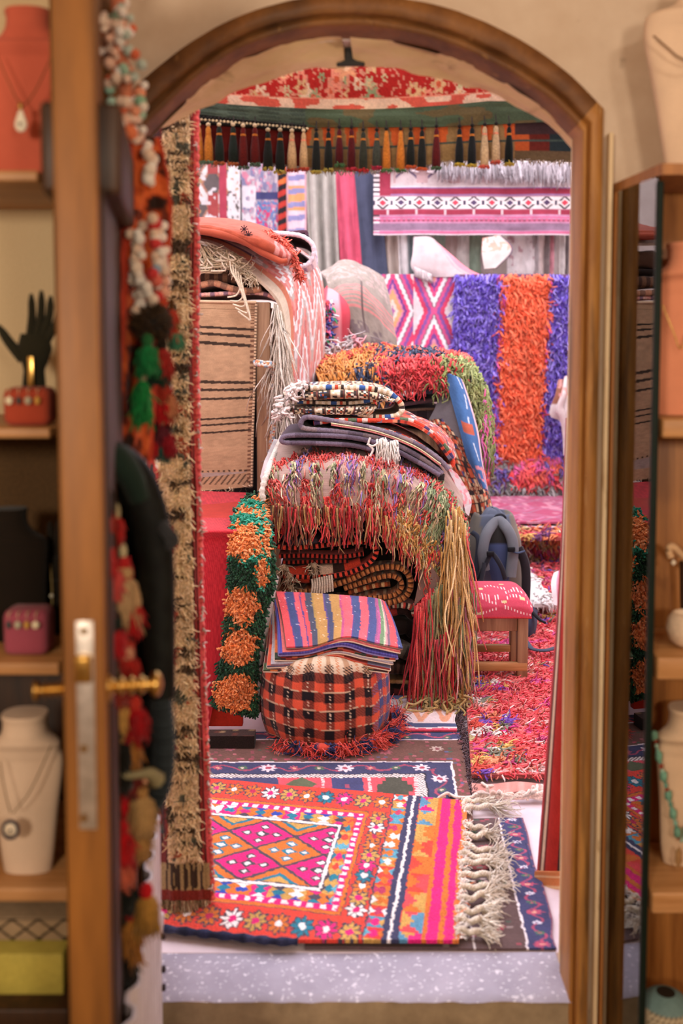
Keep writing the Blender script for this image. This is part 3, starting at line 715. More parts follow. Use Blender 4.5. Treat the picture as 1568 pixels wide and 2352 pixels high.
flat_rug('pink_rug', rect(.1, 2.3, 6.32, 7.6), 150, 110, .012, pat_pinkflat, 'flat pink rug with faded diamonds on the far raised step', z=.25, mat=CLOTH, seed=13)
# white pelt beside the backpack
b = MB(); c0 = P(1203, 1258, 5.55); rg = np.random.default_rng(8); n = 900
u = rg.uniform(-1, 1, n); w = rg.uniform(-1, 1, n)
cx, cy = P(1212, 1290, 5.3)[0], 5.4
g = np.linspace(-1, 1, 14); X, Y = np.meshgrid(cx - .02 + g * .09, cy + g * .42, indexing='ij')
b.sheet(np.stack([X, Y, .07 + .03 * vn(X * 9, Y * 4)], -1), 'e4dcda', .02)
b.strands(np.stack([cx + u * .1 - .02, cy + w * .43, .085 + 0 * u], 1), np.stack([u * .8, -.6 + 0 * u, .5 + 0 * u], 1), .06, .008, choose('f2ecea e6dedc', n, seed=3, jit=.04), 3, .6, .3, 2)
tag(b.build('white_pelt', YARN), 'white fleecy pelt lying behind the dark backpack', 'rug')
b = MB(); c0 = P(1290, 1350, 4.9)
V = surf([[(1272, 1318, 4.95), (1292, 1310, 4.95), (1320, 1310, 4.95)], [(1266, 1345, 4.88), (1290, 1340, 4.86), (1320, 1340, 4.86)], [(1272, 1390, 4.82), (1292, 1395, 4.8), (1320, 1400, 4.8)]], 14, 14)
C = pal('e9dde0 d98aa0 e9dde0 55506a'); b.sheet(V, C[np.minimum((np.linspace(0, 3.9, 14)).astype(int), 3)][None].repeat(14, 0), .012)
tag(b.build('folded_textile', CLOTH), 'small pale pink folded textile on the red shag at the right jamb', 'textile')
# long roll of shag rugs on the far step
b = MB(); xs = np.linspace(.75, 2.3, 30); a = np.linspace(-.3, math.pi + .3, 14)
hh = .30 + .03 * np.sin(xs * 5)
V = np.stack([np.repeat(xs[:, None], 14, 1), 7.66 - np.cos(a)[None] * .22 * np.ones((30, 1)) , .262 + np.sin(a)[None] * hh[:, None]], -1); V[..., 2] = np.maximum(V[..., 2], .256)
b.sheet(V, 'b05858', .02); rg = np.random.default_rng(9); n = 3600
i = rg.integers(0, 30, n); aa = rg.uniform(0, 2.4, n); R = np.stack([xs[i] + rg.uniform(-.03, .03, n), 7.66 - np.cos(aa) * .23, .262 + np.sin(aa) * hh[i]], 1)
cc = patchy('e04a50 8a8a86 e05a5a d05a90 6a5a9a 9a9a90 e06a52 d8484c 8a8078', 9, 23)(R[:, 0], R[:, 2] * 1.5, rg)
edge = (aa > 1.5); cc = np.where(edge[:, None], choose('8a8684 a09a96 f0e4e0', n, seed=4), cc)
low = aa < .25; cc = np.where(low[:, None], choose('8a8684 787472 9a9290', n, seed=5), cc)
b.strands(R, np.stack([rg.normal(0, .3, n), -np.cos(aa) - .2, np.sin(aa) * .2 - .6], 1), rg.uniform(.05, .11, n), .011, cc, 3, .4, .3, 6, zmin=.256)
tag(b.build('shaggy_rug_roll', YARN), 'rolled red and grey shag rug lying at the foot of the far wall', 'rug')
# ================= bench, cabinet and their textiles (left) =================
def hang(name, ctrl, nu, nv, t, pat, parent=None, mat=None, label=None, cat=None, group=None, wave=0, seed=0, back=None):
    """draped or hanging cloth through control points (px,py,d); pat gets u (down) and v (across), 0..1"""
    V = surf(ctrl, nu, nv)
    u = np.linspace(0, 1, nu)[:, None] + np.zeros((1, nv)); v = np.linspace(0, 1, nv)[None] + np.zeros((nu, 1))
    N = gnormal(V)
    if wave: V = V + N * ((fbm(u * 3 * wave[1], v * 3 * wave[1], seed) - .5) * wave[0])[..., None]
    C = pat(u, v) if callable(pat) else np.broadcast_to(hx(pat), V.shape)
    o = MB().sheet(V, C, t, back, None, N).build(name, mat or CLOTH, parent)
    if label: tag(o, label, cat or 'textile', group)
    return o, V, N
def on(V, n, seed, off=0., N=None, lo=(0, 0), hi=(1, 1)):
    rg = np.random.default_rng(seed); nu, nv = V.shape[:2]
    u = rg.uniform(lo[0], hi[0], n) * (nu - 1.001); v = rg.uniform(lo[1], hi[1], n) * (nv - 1.001); i = u.astype(int); j = v.astype(int)
    fu = (u - i)[:, None]; fv = (v - j)[:, None]
    R = (V[i, j] * (1 - fu) + V[i + 1, j] * fu) * (1 - fv) + (V[i, j + 1] * (1 - fu) + V[i + 1, j + 1] * fu) * fv
    return (R + (N[i, j] * off if N is not None else 0)), u / (nu - 1), v / (nv - 1), (N[i, j] if N is not None else None)

# low bench with red cloth
BX1 = P(572, 1200, 3.490)[0]; BX0 = P(250, 1200, 3.490)[0]
bz = P(500, 1216, 3.490)[2]
bench = thing('bench', 'long low wooden bench under the red herringbone cloth, red painted below', 'bench', ((BX0 + BX1) / 2, 3.95, .02))
cz0 = .03
b = MB().box(((BX0 + BX1) / 2, 3.99, bz - .035), (BX1 - BX0 - .02, .92, .03), 'a8352e'); b.build('top_board', PAINT, bench)
MB().box(((BX0 + P(557, 1660, 3.490)[0]) / 2, 3.505, (bz - .05 + .03) / 2), (P(557, 1660, 3.490)[0] - BX0, .03, bz - .08), 'e0402e').build('front_panel', PAINT, bench)
MB().box((BX1 - .05, 4.05, (bz - .05 + .03) / 2), (.03, .64, bz - .08), '5a2a20').build('side_panel', PAINT, bench)
def herr(u, v):
    z = (np.floor(v * 46) % 2) * 2 - 1
    k = np.sin((u * 60 + z * v * 80) * 2.6)
    c = np.where((k > .1)[..., None], hx('b92b33'), hx('a3222b')); return c * (.92 + .16 * vn(u * 90, v * 60, 3)[..., None])
red_cloth, _, _ = hang('red_cloth', [[(250, 1127, 4.46), (440, 1129, 4.46), (570, 1133, 4.46)], [(250, 1180, 3.95), (440, 1182, 3.95), (560, 1183, 3.95)], [(250, 1212, 3.510), (440, 1214, 3.510), (548, 1214, 3.510)],
    [(250, 1240, 3.485), (440, 1242, 3.482), (540, 1240, 3.482)], [(250, 1330, 3.470), (440, 1330, 3.470), (530, 1330, 3.470)], [(250, 1500, 3.470), (440, 1500, 3.468), (512, 1500, 3.470)], [(250, 1702, 3.455), (440, 1705, 3.450), (472, 1706, 3.450)]], 150, 70, .006, herr, mat=FELT,
    label='plain red herringbone cloth draped over the bench at the left', cat='cloth')
# green shag rug with orange dots lying over the bench end
GC = [[(572, 1143, 4.0), (592, 1140, 4.0), (606, 1148, 3.97)], [(540, 1190, 3.590), (572, 1185, 3.590), (612, 1200, 3.610)], [(534, 1240, 3.470), (572, 1262, 3.440), (622, 1265, 3.490)],
      [(533, 1300, 3.455), (575, 1320, 3.420), (626, 1325, 3.470)], [(524, 1400, 3.450), (562, 1420, 3.420), (604, 1420, 3.460)], [(508, 1520, 3.445), (550, 1530, 3.415), (588, 1540, 3.450)], [(489, 1612, 3.440), (530, 1624, 3.415), (586, 1640, 3.440)]]
def gdots(px, py):
    g = np.where((vn(px / 23, py / 23, 4) > .55)[:, None], hx('2f6b4a'), hx('1f4030')); r = np.random.default_rng(4)
    return g
green, GV, GN = hang('shaggy_rug', GC, 90, 40, .014, '24402f', label='dark green shaggy rug with big orange dots over the bench end', cat='rug')
R, u, v, N = on(GV, 7000, 5, .006, GN)
d_ = R[:, 1]; px = 784 + F_PX * R[:, 0] / d_
def proj(R):
    x, y, z = R[:, 0], R[:, 1], R[:, 2] - CAM_Z
    f = y * cp - z * sp; up = y * sp + z * cp
    return 784 + F_PX * x / f, PYC - F_PX * up / f
px, py = proj(R)      # rug-surface coordinates for the dot pattern
g = choose('1f4530 28543a 31603f 1a3626', len(R), seed=3)
g = np.where((vn(px / 26, py / 40, 12) > .58)[:, None], choose('2f8a70 2f7a5e', len(R), seed=4), g) if False else g
og = choose('e8965a e08548 f0a670 d87a40', len(R), seed=6)
tl = choose('2f9478 3aa084 28866a', len(R), seed=7)
for cx, cy, rx, ry in ((556, 1385, 36, 44), (548, 1479, 37, 40), (540, 1585, 42, 44), (566, 1235, 36, 45), (590, 1170, 40, 22), (600, 1255, 16, 60), (598, 1310, 14, 34)):
    w = ((px - cx) / rx) ** 2 + ((py - cy) / ry) ** 2 + (vn(px / 9, py / 9, 3) - .5) * .9
    ring_ = (w < 1.5) & (cy < 1340) & (cy > 1200); g = np.where((ring_)[:, None], np.where((vn(px / 14, py / 14, 5) > .4)[:, None], tl, g), g)
    g = np.where((w < 1)[:, None], og, g)
tm = ((np.abs(px - 560) < 24) & (np.abs(py - 1192) < 12)) | ((px > 592) & (py < 1245) & (py > 1170) & (px < 600)) | ((np.abs(py - 1162) < 8) & (px < 600))
g = np.where(tm[:, None], tl, g)
MB().strands(R, N * .7 + np.array([0, -.1, -.65]), .026, .0052, g, 3, .5, .5, 3, tip=.7).build('pile', YARN, green)['kind'] = 'stuff'
hang('lining', [[(612, 1300, 3.510), (640, 1325, 3.530)], [(606, 1400, 3.500), (622, 1395, 3.530)], [(600, 1460, 3.500), (610, 1470, 3.530)], [(598, 1540, 3.490), (606, 1530, 3.520)], [(587, 1640, 3.470), (597, 1635, 3.500)]], 40, 10, .008, lambda u, v: np.where(((np.sin(u * 240) * np.sin(v * 30) > 0) & (u > .66))[..., None], hx('6a5a4c'), hx('cfc6c2')) * (.85 + .3 * vn(u * 60, v * 12, 2)[..., None]), green, wave=(.02, 3))
# dark pile rug under the bench
def pat_dk(s, y): return PT(s.shape, '33201c').m(hsh(np.floor(s / .02), np.floor(y / .02), 3) > .8, '5a2a20').m(hsh(np.floor(s / .02), np.floor(y / .02), 4) > .93, '8a7050').c
b = MB(); Xs = np.linspace(P(250, 1700, 3.5)[0], P(588, 1700, 3.4)[0], 60); Ys = np.linspace(3.335, 3.392, 8); X, Y = np.meshgrid(Xs, Ys, indexing='ij')
b.sheet(np.stack([X, Y, .036 + .005 * vn(X * 9, Y * 9)], -1), pat_dk(X, Y), .042, Ce='241a16', N=np.broadcast_to(np.array([0, 0, 1.]), X.shape + (3,)))
o = b.build('dark_rug', PILE); tag(o, 'dark red-brown thick pile rug lying under the bench front', 'rug')
# cabinet with wooden posts behind the bench
cd = 4.52; cx1 = P(621, 900, cd)[0]; cx0 = P(250, 900, cd)[0]; ctop = P(600, 694, cd)[2]
cabt = thing('storage_cabinet', 'tall wooden storage cabinet carrying a pile of rugs, behind the red bench', 'cabinet', ((cx0 + cx1) / 2, 4.9, 0))
pw = P(620, 900, cd)[0] - P(588, 900, cd)[0]
for x in (cx0 + pw / 2, cx1 - pw / 2):
    for y in (cd + .03, cd + .75): MB().box((x, y, ctop / 2), (pw, .06, ctop), 'ffffff', .004).build('post', WOOD_TAN, cabt)
for y in (cd + .03, cd + .75): MB().box(((cx0 + cx1) / 2, y, ctop - .02), (cx1 - cx0, .058, .04), 'ffffff').build('rail', WOOD_TAN, cabt)
MB().box(((cx0 + cx1) / 2, cd + .4, ctop - .045), (cx1 - cx0 - .02, .76, .02), '4a3424').build('shelf', PAINT, cabt)
MB().box(((cx0 + cx1) / 2, cd + .74, ctop / 2), (cx1 - cx0 - .06, .02, ctop - .1), '1c1512').build('back_panel', PAINT, cabt)
MB().box((cx1 - .06, cd + .4, ctop / 2), (.02, .66, ctop - .1), '241c18').build('side_panel', PAINT, cabt)
# striped cream kilim hanging on the cabinet front
def pat_beige(u, v):
    p = PT(u.shape, 'aa8868'); y = 690 + 440 * u + (v - .5) * -26 * np.clip(u * 2.5, 0, 1)
    for yc in (806, 818, 832, 888, 901, 918, 962, 976, 994):
        p.m((np.abs(y - yc) < 1.9 + .8 * vn(v * 30, u * 3, 4)), '3a2c22')
    p.m(np.abs(y - 742) < 1.3, '6b5138'); p.m((np.abs(y - 1082) < 2) & (np.sin(v * 160) > 0), '4a3a2c'); p.m((y > 1090) & (y < 1112) & (np.sin(v * 150 + y * .4) > .5) & (v > .45), '4a3a2c')
    p.m((v > .965) & (np.sin(u * 330) > .2), '6b4a38'); p.m((y > 1085) & (y < 1100 - 30 * (v - .5)), '9c8a80')
    return p.c * (.88 + .24 * vn(u * 160, v * 30, 7)[..., None])
kil, KV, KN = hang('cream_kilim', [[(250, 686, 4.5), (420, 690, 4.5), (588, 693, 4.5)], [(250, 742, 4.5), (420, 742, 4.49), (587, 742, 4.5)], [(250, 900, 4.5), (420, 905, 4.485), (584, 890, 4.5)], [(250, 1010, 4.5), (420, 1020, 4.48), (580, 1000, 4.5)], [(250, 1115, 4.49), (420, 1128, 4.47), (578, 1118, 4.49)]], 320, 130, .008, pat_beige, label='cream kilim with three groups of dark stripes hanging on the cabinet', cat='kilim', wave=(.012, 1))
b = MB().tube(even(KV[:, -1] + [0, -.003, 0], 120)[0], .006, np.where((np.arange(120) % 2 == 0)[:, None], hx('d8b894'), hx('5a4030')), 6); b.build('selvedge', YARN, kil)
MB().tube(even(KV[2] + [0, -.006, 0], 60)[0], .007, 'd6b896', 6).build('hem', CLOTH, kil)
b = MB().strands(on(KV, 70, 3, 0, KN, (.985, .1), (1, 1))[0], (.2, -.4, -1), .03, .003, choose('4a3a2c cdb294', 70, seed=1), 4, .2, .3, 4); b.build('fringe', YARN, kil)
# braided cord round the post
cpts = [P(587, 833, 4.47), P(606, 836, 4.44), P(624, 838, 4.46), P(630, 850, 4.5), P(631, 900, 4.5), P(634, 940, 4.5), P(630, 975, 4.5), P(626, 1010, 4.5), P(622, 1040, 4.5)]
q = even(cr(cpts, 200), 220)[0]; b = MB()
for k in range(3):
    ph = np.arange(220) * .35 + k * 2.09
    b.tube(q + np.stack([np.cos(ph) * .008, 0 * ph, np.sin(ph) * .008], 1), .009, pal(['cf7a5a b8b0a0', '8a9aa8 d8d0c8', 'c08a5a d8d0c8'][k])[(np.arange(220) // 3) % 2], 6)
b.strands(np.repeat(q[[130, 219]], 22, 0), (0, 0, -1), .07, .004, choose('9a8a78 c07a5a 7a8a98', 44, seed=2), 4, .2, .3, 1)
tag(b.build('braided_cord', YARN), 'multicoloured braided cord looped round the cabinet post', 'cord')

# pile of rugs on the cabinet, lowest first
zt = lambda a: a
fold('folded_rug', [(250, 678), (450, 678), (560, 672), (610, 676), (640, 692), (648, 706), (636, 708)], 4.53, .6, .018, alt('c98a86 b87a80', .05), alt('d89a90 e0b0a0 8a6a78', .02), n=80, seed=3)
tag(bpy.data.objects['folded_rug'], 'thin pinkish rug at the very bottom of the pile on the cabinet', 'rug', 'rugs piled on the cabinet')
def pile_rug(label, *a, **k): o = fold(*a, **k); tag(o, label, 'rug', 'rugs piled on the cabinet'); return o
pile_rug('brown folded rug with wavy edge, second from the bottom of the cabinet pile', 'folded_rug', [(250, 664), (380, 668), (455, 656), (490, 650), (530, 662), (565, 668), (600, 664)], 4.52, .6, .026, 'a07a64', alt('c08a6a 8a6450', .03), n=80, seed=4)
pile_rug('dark brown folded rug with faint motifs tucked under the cream fringe', 'folded_rug', [(250, 640), (470, 636), (560, 640), (612, 652)], 4.56, .6, .05, lambda s, y: PT(s.shape, '6a4c3c').m((np.sin(s * 120) * np.sin(y * 90) > .6), '3c2820').c, alt('7a5a44 4a342a', .02), n=60, seed=4)
pile_rug('black filler in the dark gap below the cream fringe', 'folded_rug', [(250, 616), (480, 614), (560, 622), (596, 634)], 4.6, .6, .03, '1c1614', '2a211c', n=40, seed=6)  # black strip added where the pile shows only a dark gap
pile_rug('plain brown blanket in the middle of the cabinet pile', 'folded_rug', [(250, 585), (450, 585), (530, 596), (580, 615)], 4.64, .6, .08, '5a4438', '6a5040', n=40, seed=7)
# striped kilim with ikat zigzags falling down the side of the cabinet
def pat_ikat(u, v):      # u: 0 over the top .. 1 down the side (px 450 -> 745), v: 0 near edge .. 1 far
    p = PT(u.shape, 'e6d3d2')
    s = bands([(.05, 'dcc0a0'), (.03, '8a6070'), (.06, 'e08c58'), (.03, '7a5a70'), (.05, 'ecdcd6'), (.045, 'e08a78'), (.03, 'f0e4e2'), (.03, 'd98a80'), (.05, 'eee2e0'), (.03, 'e09a88'), (.05, 'efe4e4'), (.035, 'dc9088'), (.06, 'eee0de'), (.03, 'b08a9a'), (.07, 'e9d4d0'), (.04, 'e0a090')])(v * .75)
    t = u + .0
    side = u > .36
    p.a(~side, s)
    w = np.abs(((v * 2.6) % 1) - .5) * 2; w = np.floor(w * 7) / 7 + .05 * (hsh(np.floor(v * 60), 1, 3) - .5); zz = (u * 4.2 + w * .8) % 1
    sc = np.where((zz < .2)[..., None], hx('cc6a62'), np.where((zz < .34)[..., None], hx('f2eaea'), np.where((zz < .55)[..., None], hx('dc8880'), np.where((zz < .7)[..., None], hx('f0e6e6'), np.where((zz < .82)[..., None], hx('b9a79f'), hx('e2887e'))))))
    st = (np.sin(v * 75) > .55); sc = np.where(st[..., None], sc * .6 + hx('c9b8b0') * .4, sc)
    p.a(side & (v > .14), sc); p.m((v < .14) & (v > .09), 'cf7a5c'); p.m(v < .09, 'dccab2')
    return p.c * .8 * (.9 + .2 * vn(u * 200, v * 40, 7)[..., None])
ik, IV, IN = hang('striped_kilim', [
    [(250, 545, 4.5), (250, 520, 4.75), (250, 500, 5.1), (250, 490, 5.35)],
    [(456, 556, 4.5), (460, 536, 4.75), (470, 515, 5.1), (480, 505, 5.35)],
    [(530, 590, 4.49), (550, 560, 4.75), (570, 535, 5.1), (590, 530, 5.35)],
    [(590, 640, 4.48), (625, 600, 4.75), (655, 575, 5.1), (680, 570, 5.35)],
    [(636, 690, 4.48), (672, 630, 4.72), (704, 610, 5.05), (728, 615, 5.35)],
    [(652, 745, 4.49), (690, 690, 4.72), (720, 680, 5.05), (742, 680, 5.35)],
    [(655, 830, 4.5), (692, 790, 4.72), (722, 780, 5.05), (744, 770, 5.35)],
    [(655, 905, 4.5), (690, 925, 4.72), (716, 905, 5.05), (738, 890, 5.35)]], 200, 110, .014, pat_ikat, label='pink and white striped kilim with zigzags falling down the right side of the cabinet', cat='kilim', group='rugs piled on the cabinet')
b = MB(); R, u, v, N = on(IV, 420, 3, 0, IN, (.17, 0), (.42, .02)); b.strands(R, (-.3, -.3, -1), np.random.default_rng(2).uniform(.03, .09, len(R)), .004, choose('e0d2b8 d4c4a6 c8b696', len(R), seed=2), 5, .25, .4, 4)
R, u, v, N = on(IV, 300, 5, 0, IN, (.6, 0), (.99, .03)); R[:, 0] += np.random.default_rng(3).uniform(-.03, 0, 300); b.strands(R, (-.05, -.2, -1), np.random.default_rng(2).uniform(.12, .4, 300), .0042, choose('e0d4c6 d4c8b8 c2b2a0', 300, seed=2), 6, .3, .12, 4)
for k in range(5):
    rg = np.random.default_rng(k); s0 = P(528 + 6 * k, 600 + 8 * k, 4.46)
    b.tube(cr([s0, s0 + [.01, -.02, -.05], s0 + [.045, -.03, -.11 - .02 * k], s0 + [.03, -.02, -.15 - .01 * k], s0 + [-.01, -.02, -.16]], 24), .004, 'd8c8ae', 6)
b.build('fringe', YARN, ik)
# loops of cream yarn under the kilim at the door side
b = MB(); rg = np.random.default_rng(12)
for k in range(60):
    x = rg.uniform(440, 540); y0 = 568 + (x - 450) * .18 + rg.uniform(-8, 10); dd = rg.uniform(4.46, 4.52)
    L = rg.uniform(25, 60) * (1 - (x - 440) / 180)
    b.tube(cr([P(x, y0, dd), P(x + rg.uniform(0, 16), y0 + L * .6, dd - .01), P(x + rg.uniform(6, 34), y0 + L, dd), P(x + rg.uniform(-30, 0), y0 + L * 1.05, dd)], 14), .0042, choose('dccfb2 cdbf9c e4d8be b8a888', 1, seed=k)[0], 5)
tag(b.build('yarn_bundle', YARN), 'bundle of cream yarn ends hanging out of the pile on the cabinet', 'yarn', None)
# coral folded rug on top
CORAL = lambda s, y: np.broadcast_to(hx('cf6e54'), s.shape + (3,)) * (.85 + .3 * vn(s * 40, y * 40, 3)[..., None])
cor, CV, CN = hang('folded_rug', [[(250, 528, 4.42), (450, 534, 4.42), (530, 548, 4.42), (587, 572, 4.42), (645, 604, 4.44), (666, 600, 4.5)], [(250, 522, 4.40), (450, 527, 4.40), (530, 538, 4.38), (592, 558, 4.36), (650, 586, 4.4), (674, 592, 4.48)], [(250, 515, 4.42), (450, 518, 4.43), (530, 527, 4.43), (595, 544, 4.43), (646, 570, 4.45), (676, 584, 4.52)],
   [(250, 508, 4.6), (450, 510, 4.6), (540, 518, 4.62), (606, 534, 4.64), (650, 556, 4.66), (676, 578, 4.66)], [(250, 500, 4.95), (450, 502, 4.95), (550, 510, 4.95), (612, 524, 4.95), (656, 548, 4.95), (680, 572, 4.95)]], 60, 120, .02,
   lambda u, v: np.where(((v > .72) & (np.sin(v * 95 + u * 3) > 0))[..., None], hx('c08078'), np.where((v > .72)[..., None], hx('a85248'), hx('98442e'))) * (.88 + .24 * vn(u * 30, v * 60, 3)[..., None]), label='coral-orange folded rug on top of the cabinet pile', cat='rug', group='rugs piled on the cabinet', wave=(.02, 2))
pz = [(250, 524), (450, 530), (525, 542), (560, 552), (590, 570), (640, 598), (660, 598)]
rr_ = np.interp(np.linspace(0, 1, 60), [0, .6, .85, 1], [.012, .015, .02, .010])
b = MB().tube(even(np.array([P(x, y, 4.385) for x, y in cr(pz, 40)]), 60)[0], rr_, 'a04a34', 14); b.build('lower_fold', CLOTH, cor)
b = MB(); pth = cr([P(606, 530, 4.6), P(645, 552, 4.5), P(672, 585, 4.46), P(690, 635, 4.46)], 60)
rg = np.random.default_rng(2); i = rg.integers(0, 60, 420)
b.strands(pth[i] + rg.normal(0, .006, (420, 3)), np.stack([rg.normal(.5, .6, 420), -.5 + 0 * i, rg.normal(-.8, .4, 420)], 1), .035, .006, choose('cf5a48 c04a3c d8705c', 420, seed=3), 4, .4, .35, 3)
b.build('fringe', YARN, cor)
for cx, cy in ((562, 528), (572, 541)):
    b = MB(); c0 = P(cx, cy, 4.40)
    for a in np.arange(0, math.pi, math.pi / 4): dv = np.array([math.cos(a), 0, math.sin(a)]) * .018; b.tube(np.stack([c0 - dv, c0, c0 + dv]) + [0, -.03, 0], .0022, '3a2226', 5)
    b.build('stitched_star', YARN, cor)
pile_rug('lilac-white striped folded rug with dark inside, behind the coral folded rug', 'folded_rug', [(560, 532), (640, 536), (690, 542), (716, 560), (720, 585), (708, 606), (690, 612)], 4.75, .5, .02, bands([(.02, 'e2cfd6'), (.012, '9a86b0'), (.03, 'e8d8dc'), (.01, 'b090a8')]), 'd8c4cc', back='2a2224', n=70, seed=5)
pile_rug('black folded kilim showing only its edge behind the coral rug', 'folded_rug', [(600, 530), (660, 534), (700, 532), (704, 540)], 4.85, .4, .014, '2a2024', '4a2e3a', n=40, seed=5)
# ================= middle stack =================
SG = 'folded rugs in the middle stack'
def st(label, *a, **k): o = fold('folded_rug', *a, **k); tag(o, label, 'rug', SG); return o
d0 = 3.84
st('dark folded rug with red loop edge at the foot of the middle stack', [(700, 1632), (860, 1632), (915, 1633), (942, 1622), (940, 1606), (915, 1602), (860, 1612), (700, 1612)], 3.86, .55, .011, '4a1f1c', 'b03a30', back='1a1412', seed=1, n=80)
st('black and red folded rug just above the lowest loop in the middle stack', [(700, 1592), (880, 1590), (930, 1594), (955, 1606)], 3.85, .6, .03, '2c1c1a', alt('2a1816 5a2420', .05), seed=2, n=60)
st('thin tan-edged blanket near the foot of the middle stack', [(700, 1568), (880, 1566), (940, 1567), (966, 1574)], 3.84, .6, .016, 'b08a60', alt('b98f62 a47c50', .03), seed=3, n=60)
st('dark brown folded rug with knotted pattern, right of the pouf', [(700, 1535), (880, 1533), (930, 1536), (960, 1552)], 3.84, .6, .045, lambda s, y: PT(s.shape, '3a2620').m(np.sin(s * 160) * np.sin(y * 120) > .3, '6a4030').c, alt('4a3228 2c1c18', .012), seed=4, n=60)
st('grey-green ribbed blanket curving down at the right side of the pouf', [(700, 1492), (880, 1490), (925, 1496), (955, 1520), (965, 1555)], 3.83, .5, .05, alt('4a463e 5c564a', .012), alt('5a5448 3a362e 6a6456', .014), seed=5, n=70)
st('black folded blanket with small cream marks in the middle of the stack', [(640, 1440), (860, 1440), (930, 1438), (952, 1450)], 3.85, .6, .06, '1e1814', alt('1c1614 241c18', .05), seed=6, n=60)
st('black and red banded kilim below the brown looped rug', [(700, 1412), (880, 1406), (925, 1402), (950, 1418)], 3.83, .6, .03, lambda s, y: PT(s.shape, '2a1a18').m(np.abs((s % .1) - .05) < .008, 'b03a30').c, alt('2a1c1a 231614 8a2e28', .04), seed=7, n=60)
st('kilim with red, white and green chain border below the brown looped rug', [(760, 1396), (870, 1394), (920, 1390), (946, 1396), (953, 1414)], 3.81, .6, .022, lambda s, y: PT(s.shape, '6a3a30').c, alt('c9b8a0 a8382e 6a7a62 2a2220 c9b8a0 b8443a 2a2220', .0085), seed=8, n=80)
brn = alt('a5673a c98a54 4a2a1a', .0065)
bp_ = lambda s, y: PT(s.shape, '7a4426').m(np.sin(s * 70) > .3, 'b56a38').m(np.sin(s * 110 + y * 60) > .75, '3a2418').m(np.sin(s * 90 - y * 80) > .9, 'c8b08a').c
st('brown doubled rug, outer loop, with thick corded edges in the middle stack', [(640, 1362), (720, 1356), (800, 1332), (860, 1306), (915, 1303), (942, 1330), (934, 1368), (890, 1386), (800, 1392), (700, 1396)], 3.80, .65, .021, bp_, brn, seed=9, n=110)
st('brown doubled rug, inner loop, with corded edges in the middle stack', [(790, 1352), (850, 1332), (895, 1322), (920, 1334), (918, 1356), (890, 1370), (810, 1376), (730, 1380)], 3.81, .6, .018, bp_, brn, seed=10, n=100)
st('brown patterned fold visible inside the loop of the brown rug', [(800, 1362), (860, 1346), (896, 1342)], 3.83, .5, .018, bp_, alt('a5522e 6a3a22 c8a878', .012), seed=11, n=40)
o = st('orange and black block-patterned kilim with knotted cream ends in the middle stack', [(645, 1322), (700, 1318), (780, 1312), (830, 1300)], 3.82, .6, .062, '5a3226', lambda s: np.where((np.sin(s * 26) > .25)[:, None], hx('cf4a34'), np.where((np.sin(s * 44) > .4)[:, None], hx('c9b39a'), hx('3a2a24'))), seed=12, n=70)
b = MB()
for k, (x, y) in enumerate(((652, 1305), (668, 1352), (720, 1302), (664, 1325))):
    c0 = P(x, y, 3.77); rg = np.random.default_rng(k)
    b.strands(c0 + rg.normal(0, .007, (26, 3)), np.stack([rg.normal(.2, .5, 26), -.5 + 0 * rg.normal(0, 1, 26), -1 + rg.normal(0, .3, 26)], 1), .045, .0036, choose('b8a488 9a866a cdbb9e', 26, seed=k), 4, .3, .4, k)
    b.lathe([(0.001, -.012), (.011, -.006), (.013, .004), (.006, .014)], 'b09a7c', 10, c0)
b.build('tassel', YARN, o)
b = MB()
for k in range(9):
    c0 = P(716 + 5.6 * k, 1330 - 1.2 * k, 3.765); b.tube(cr([c0, c0 + [.003, -.012, -.025], c0 + [-.003 + .001 * k, -.014, -.06]], 12), .0042, 'cdbda8', 6)
b.build('fringe', YARN, o)
rb = alt('e0503a 1c1210', .0105)
st('red rug with black stitched edge, folded double, in the middle stack', [(655, 1324), (740, 1326), (800, 1316), (846, 1294), (864, 1268), (848, 1247), (800, 1246), (720, 1256), (660, 1258), (622, 1250), (609, 1236), (622, 1219), (650, 1222)], 3.78, .6, .017, lambda s, y: PT(s.shape, 'c83e2c').m(hsh(np.floor(s / .012), np.floor(y / .012), 2) > .7, 'a02c22').c, rb, seed=13, n=130, back='7a2018')
st('red rug with black stitched edge, inner layer of the fold', [(640, 1278), (700, 1276), (780, 1278), (835, 1272)], 3.79, .6, .016, 'a8342a', alt('b83c2e 1a100e', .009), seed=14, n=60)
st('red rug with black stitched edge, lower inner layer of the fold', [(650, 1292), (730, 1290), (800, 1288)], 3.80, .6, .014, '8a2a22', alt('a03428 1a100e', .009), seed=15, n=60)
st('charcoal folded blanket with a bluish sheen above the red stitched rug', [(640, 1196), (660, 1240), (720, 1243), (800, 1236), (880, 1228), (910, 1240)], 3.80, .6, .022, '3a3438', alt('4c4650 3a3438', .2), seed=16, n=70)
st('black folded blanket beneath the shaggy fringed rug', [(650, 1216), (645, 1200), (700, 1198), (800, 1204), (880, 1200), (920, 1215)], 3.80, .6, .024, '2c2624', '352e2c', seed=17, n=70)
st('black folded blanket directly under the shaggy fringed rug', [(640, 1178), (740, 1182), (820, 1186), (900, 1180)], 3.82, .6, .022, '241e1c', '302826', seed=18, n=60)
st('dark brown blanket with thin tan edge at the right of the stack, below the fringe', [(800, 1222), (870, 1216), (930, 1226), (965, 1246), (950, 1262)], 3.80, .5, .012, '4a3a2e', alt('8a7250 6a5640', .04), seed=19, n=60)
st('black filler in the dark hollow at the right of the stack', [(700, 1270), (860, 1262), (930, 1270), (975, 1290)], 3.92, .55, .12, '1a1513', '1c1614', seed=20, n=40)  # this and the following fillers are added to keep the stack's gaps dark
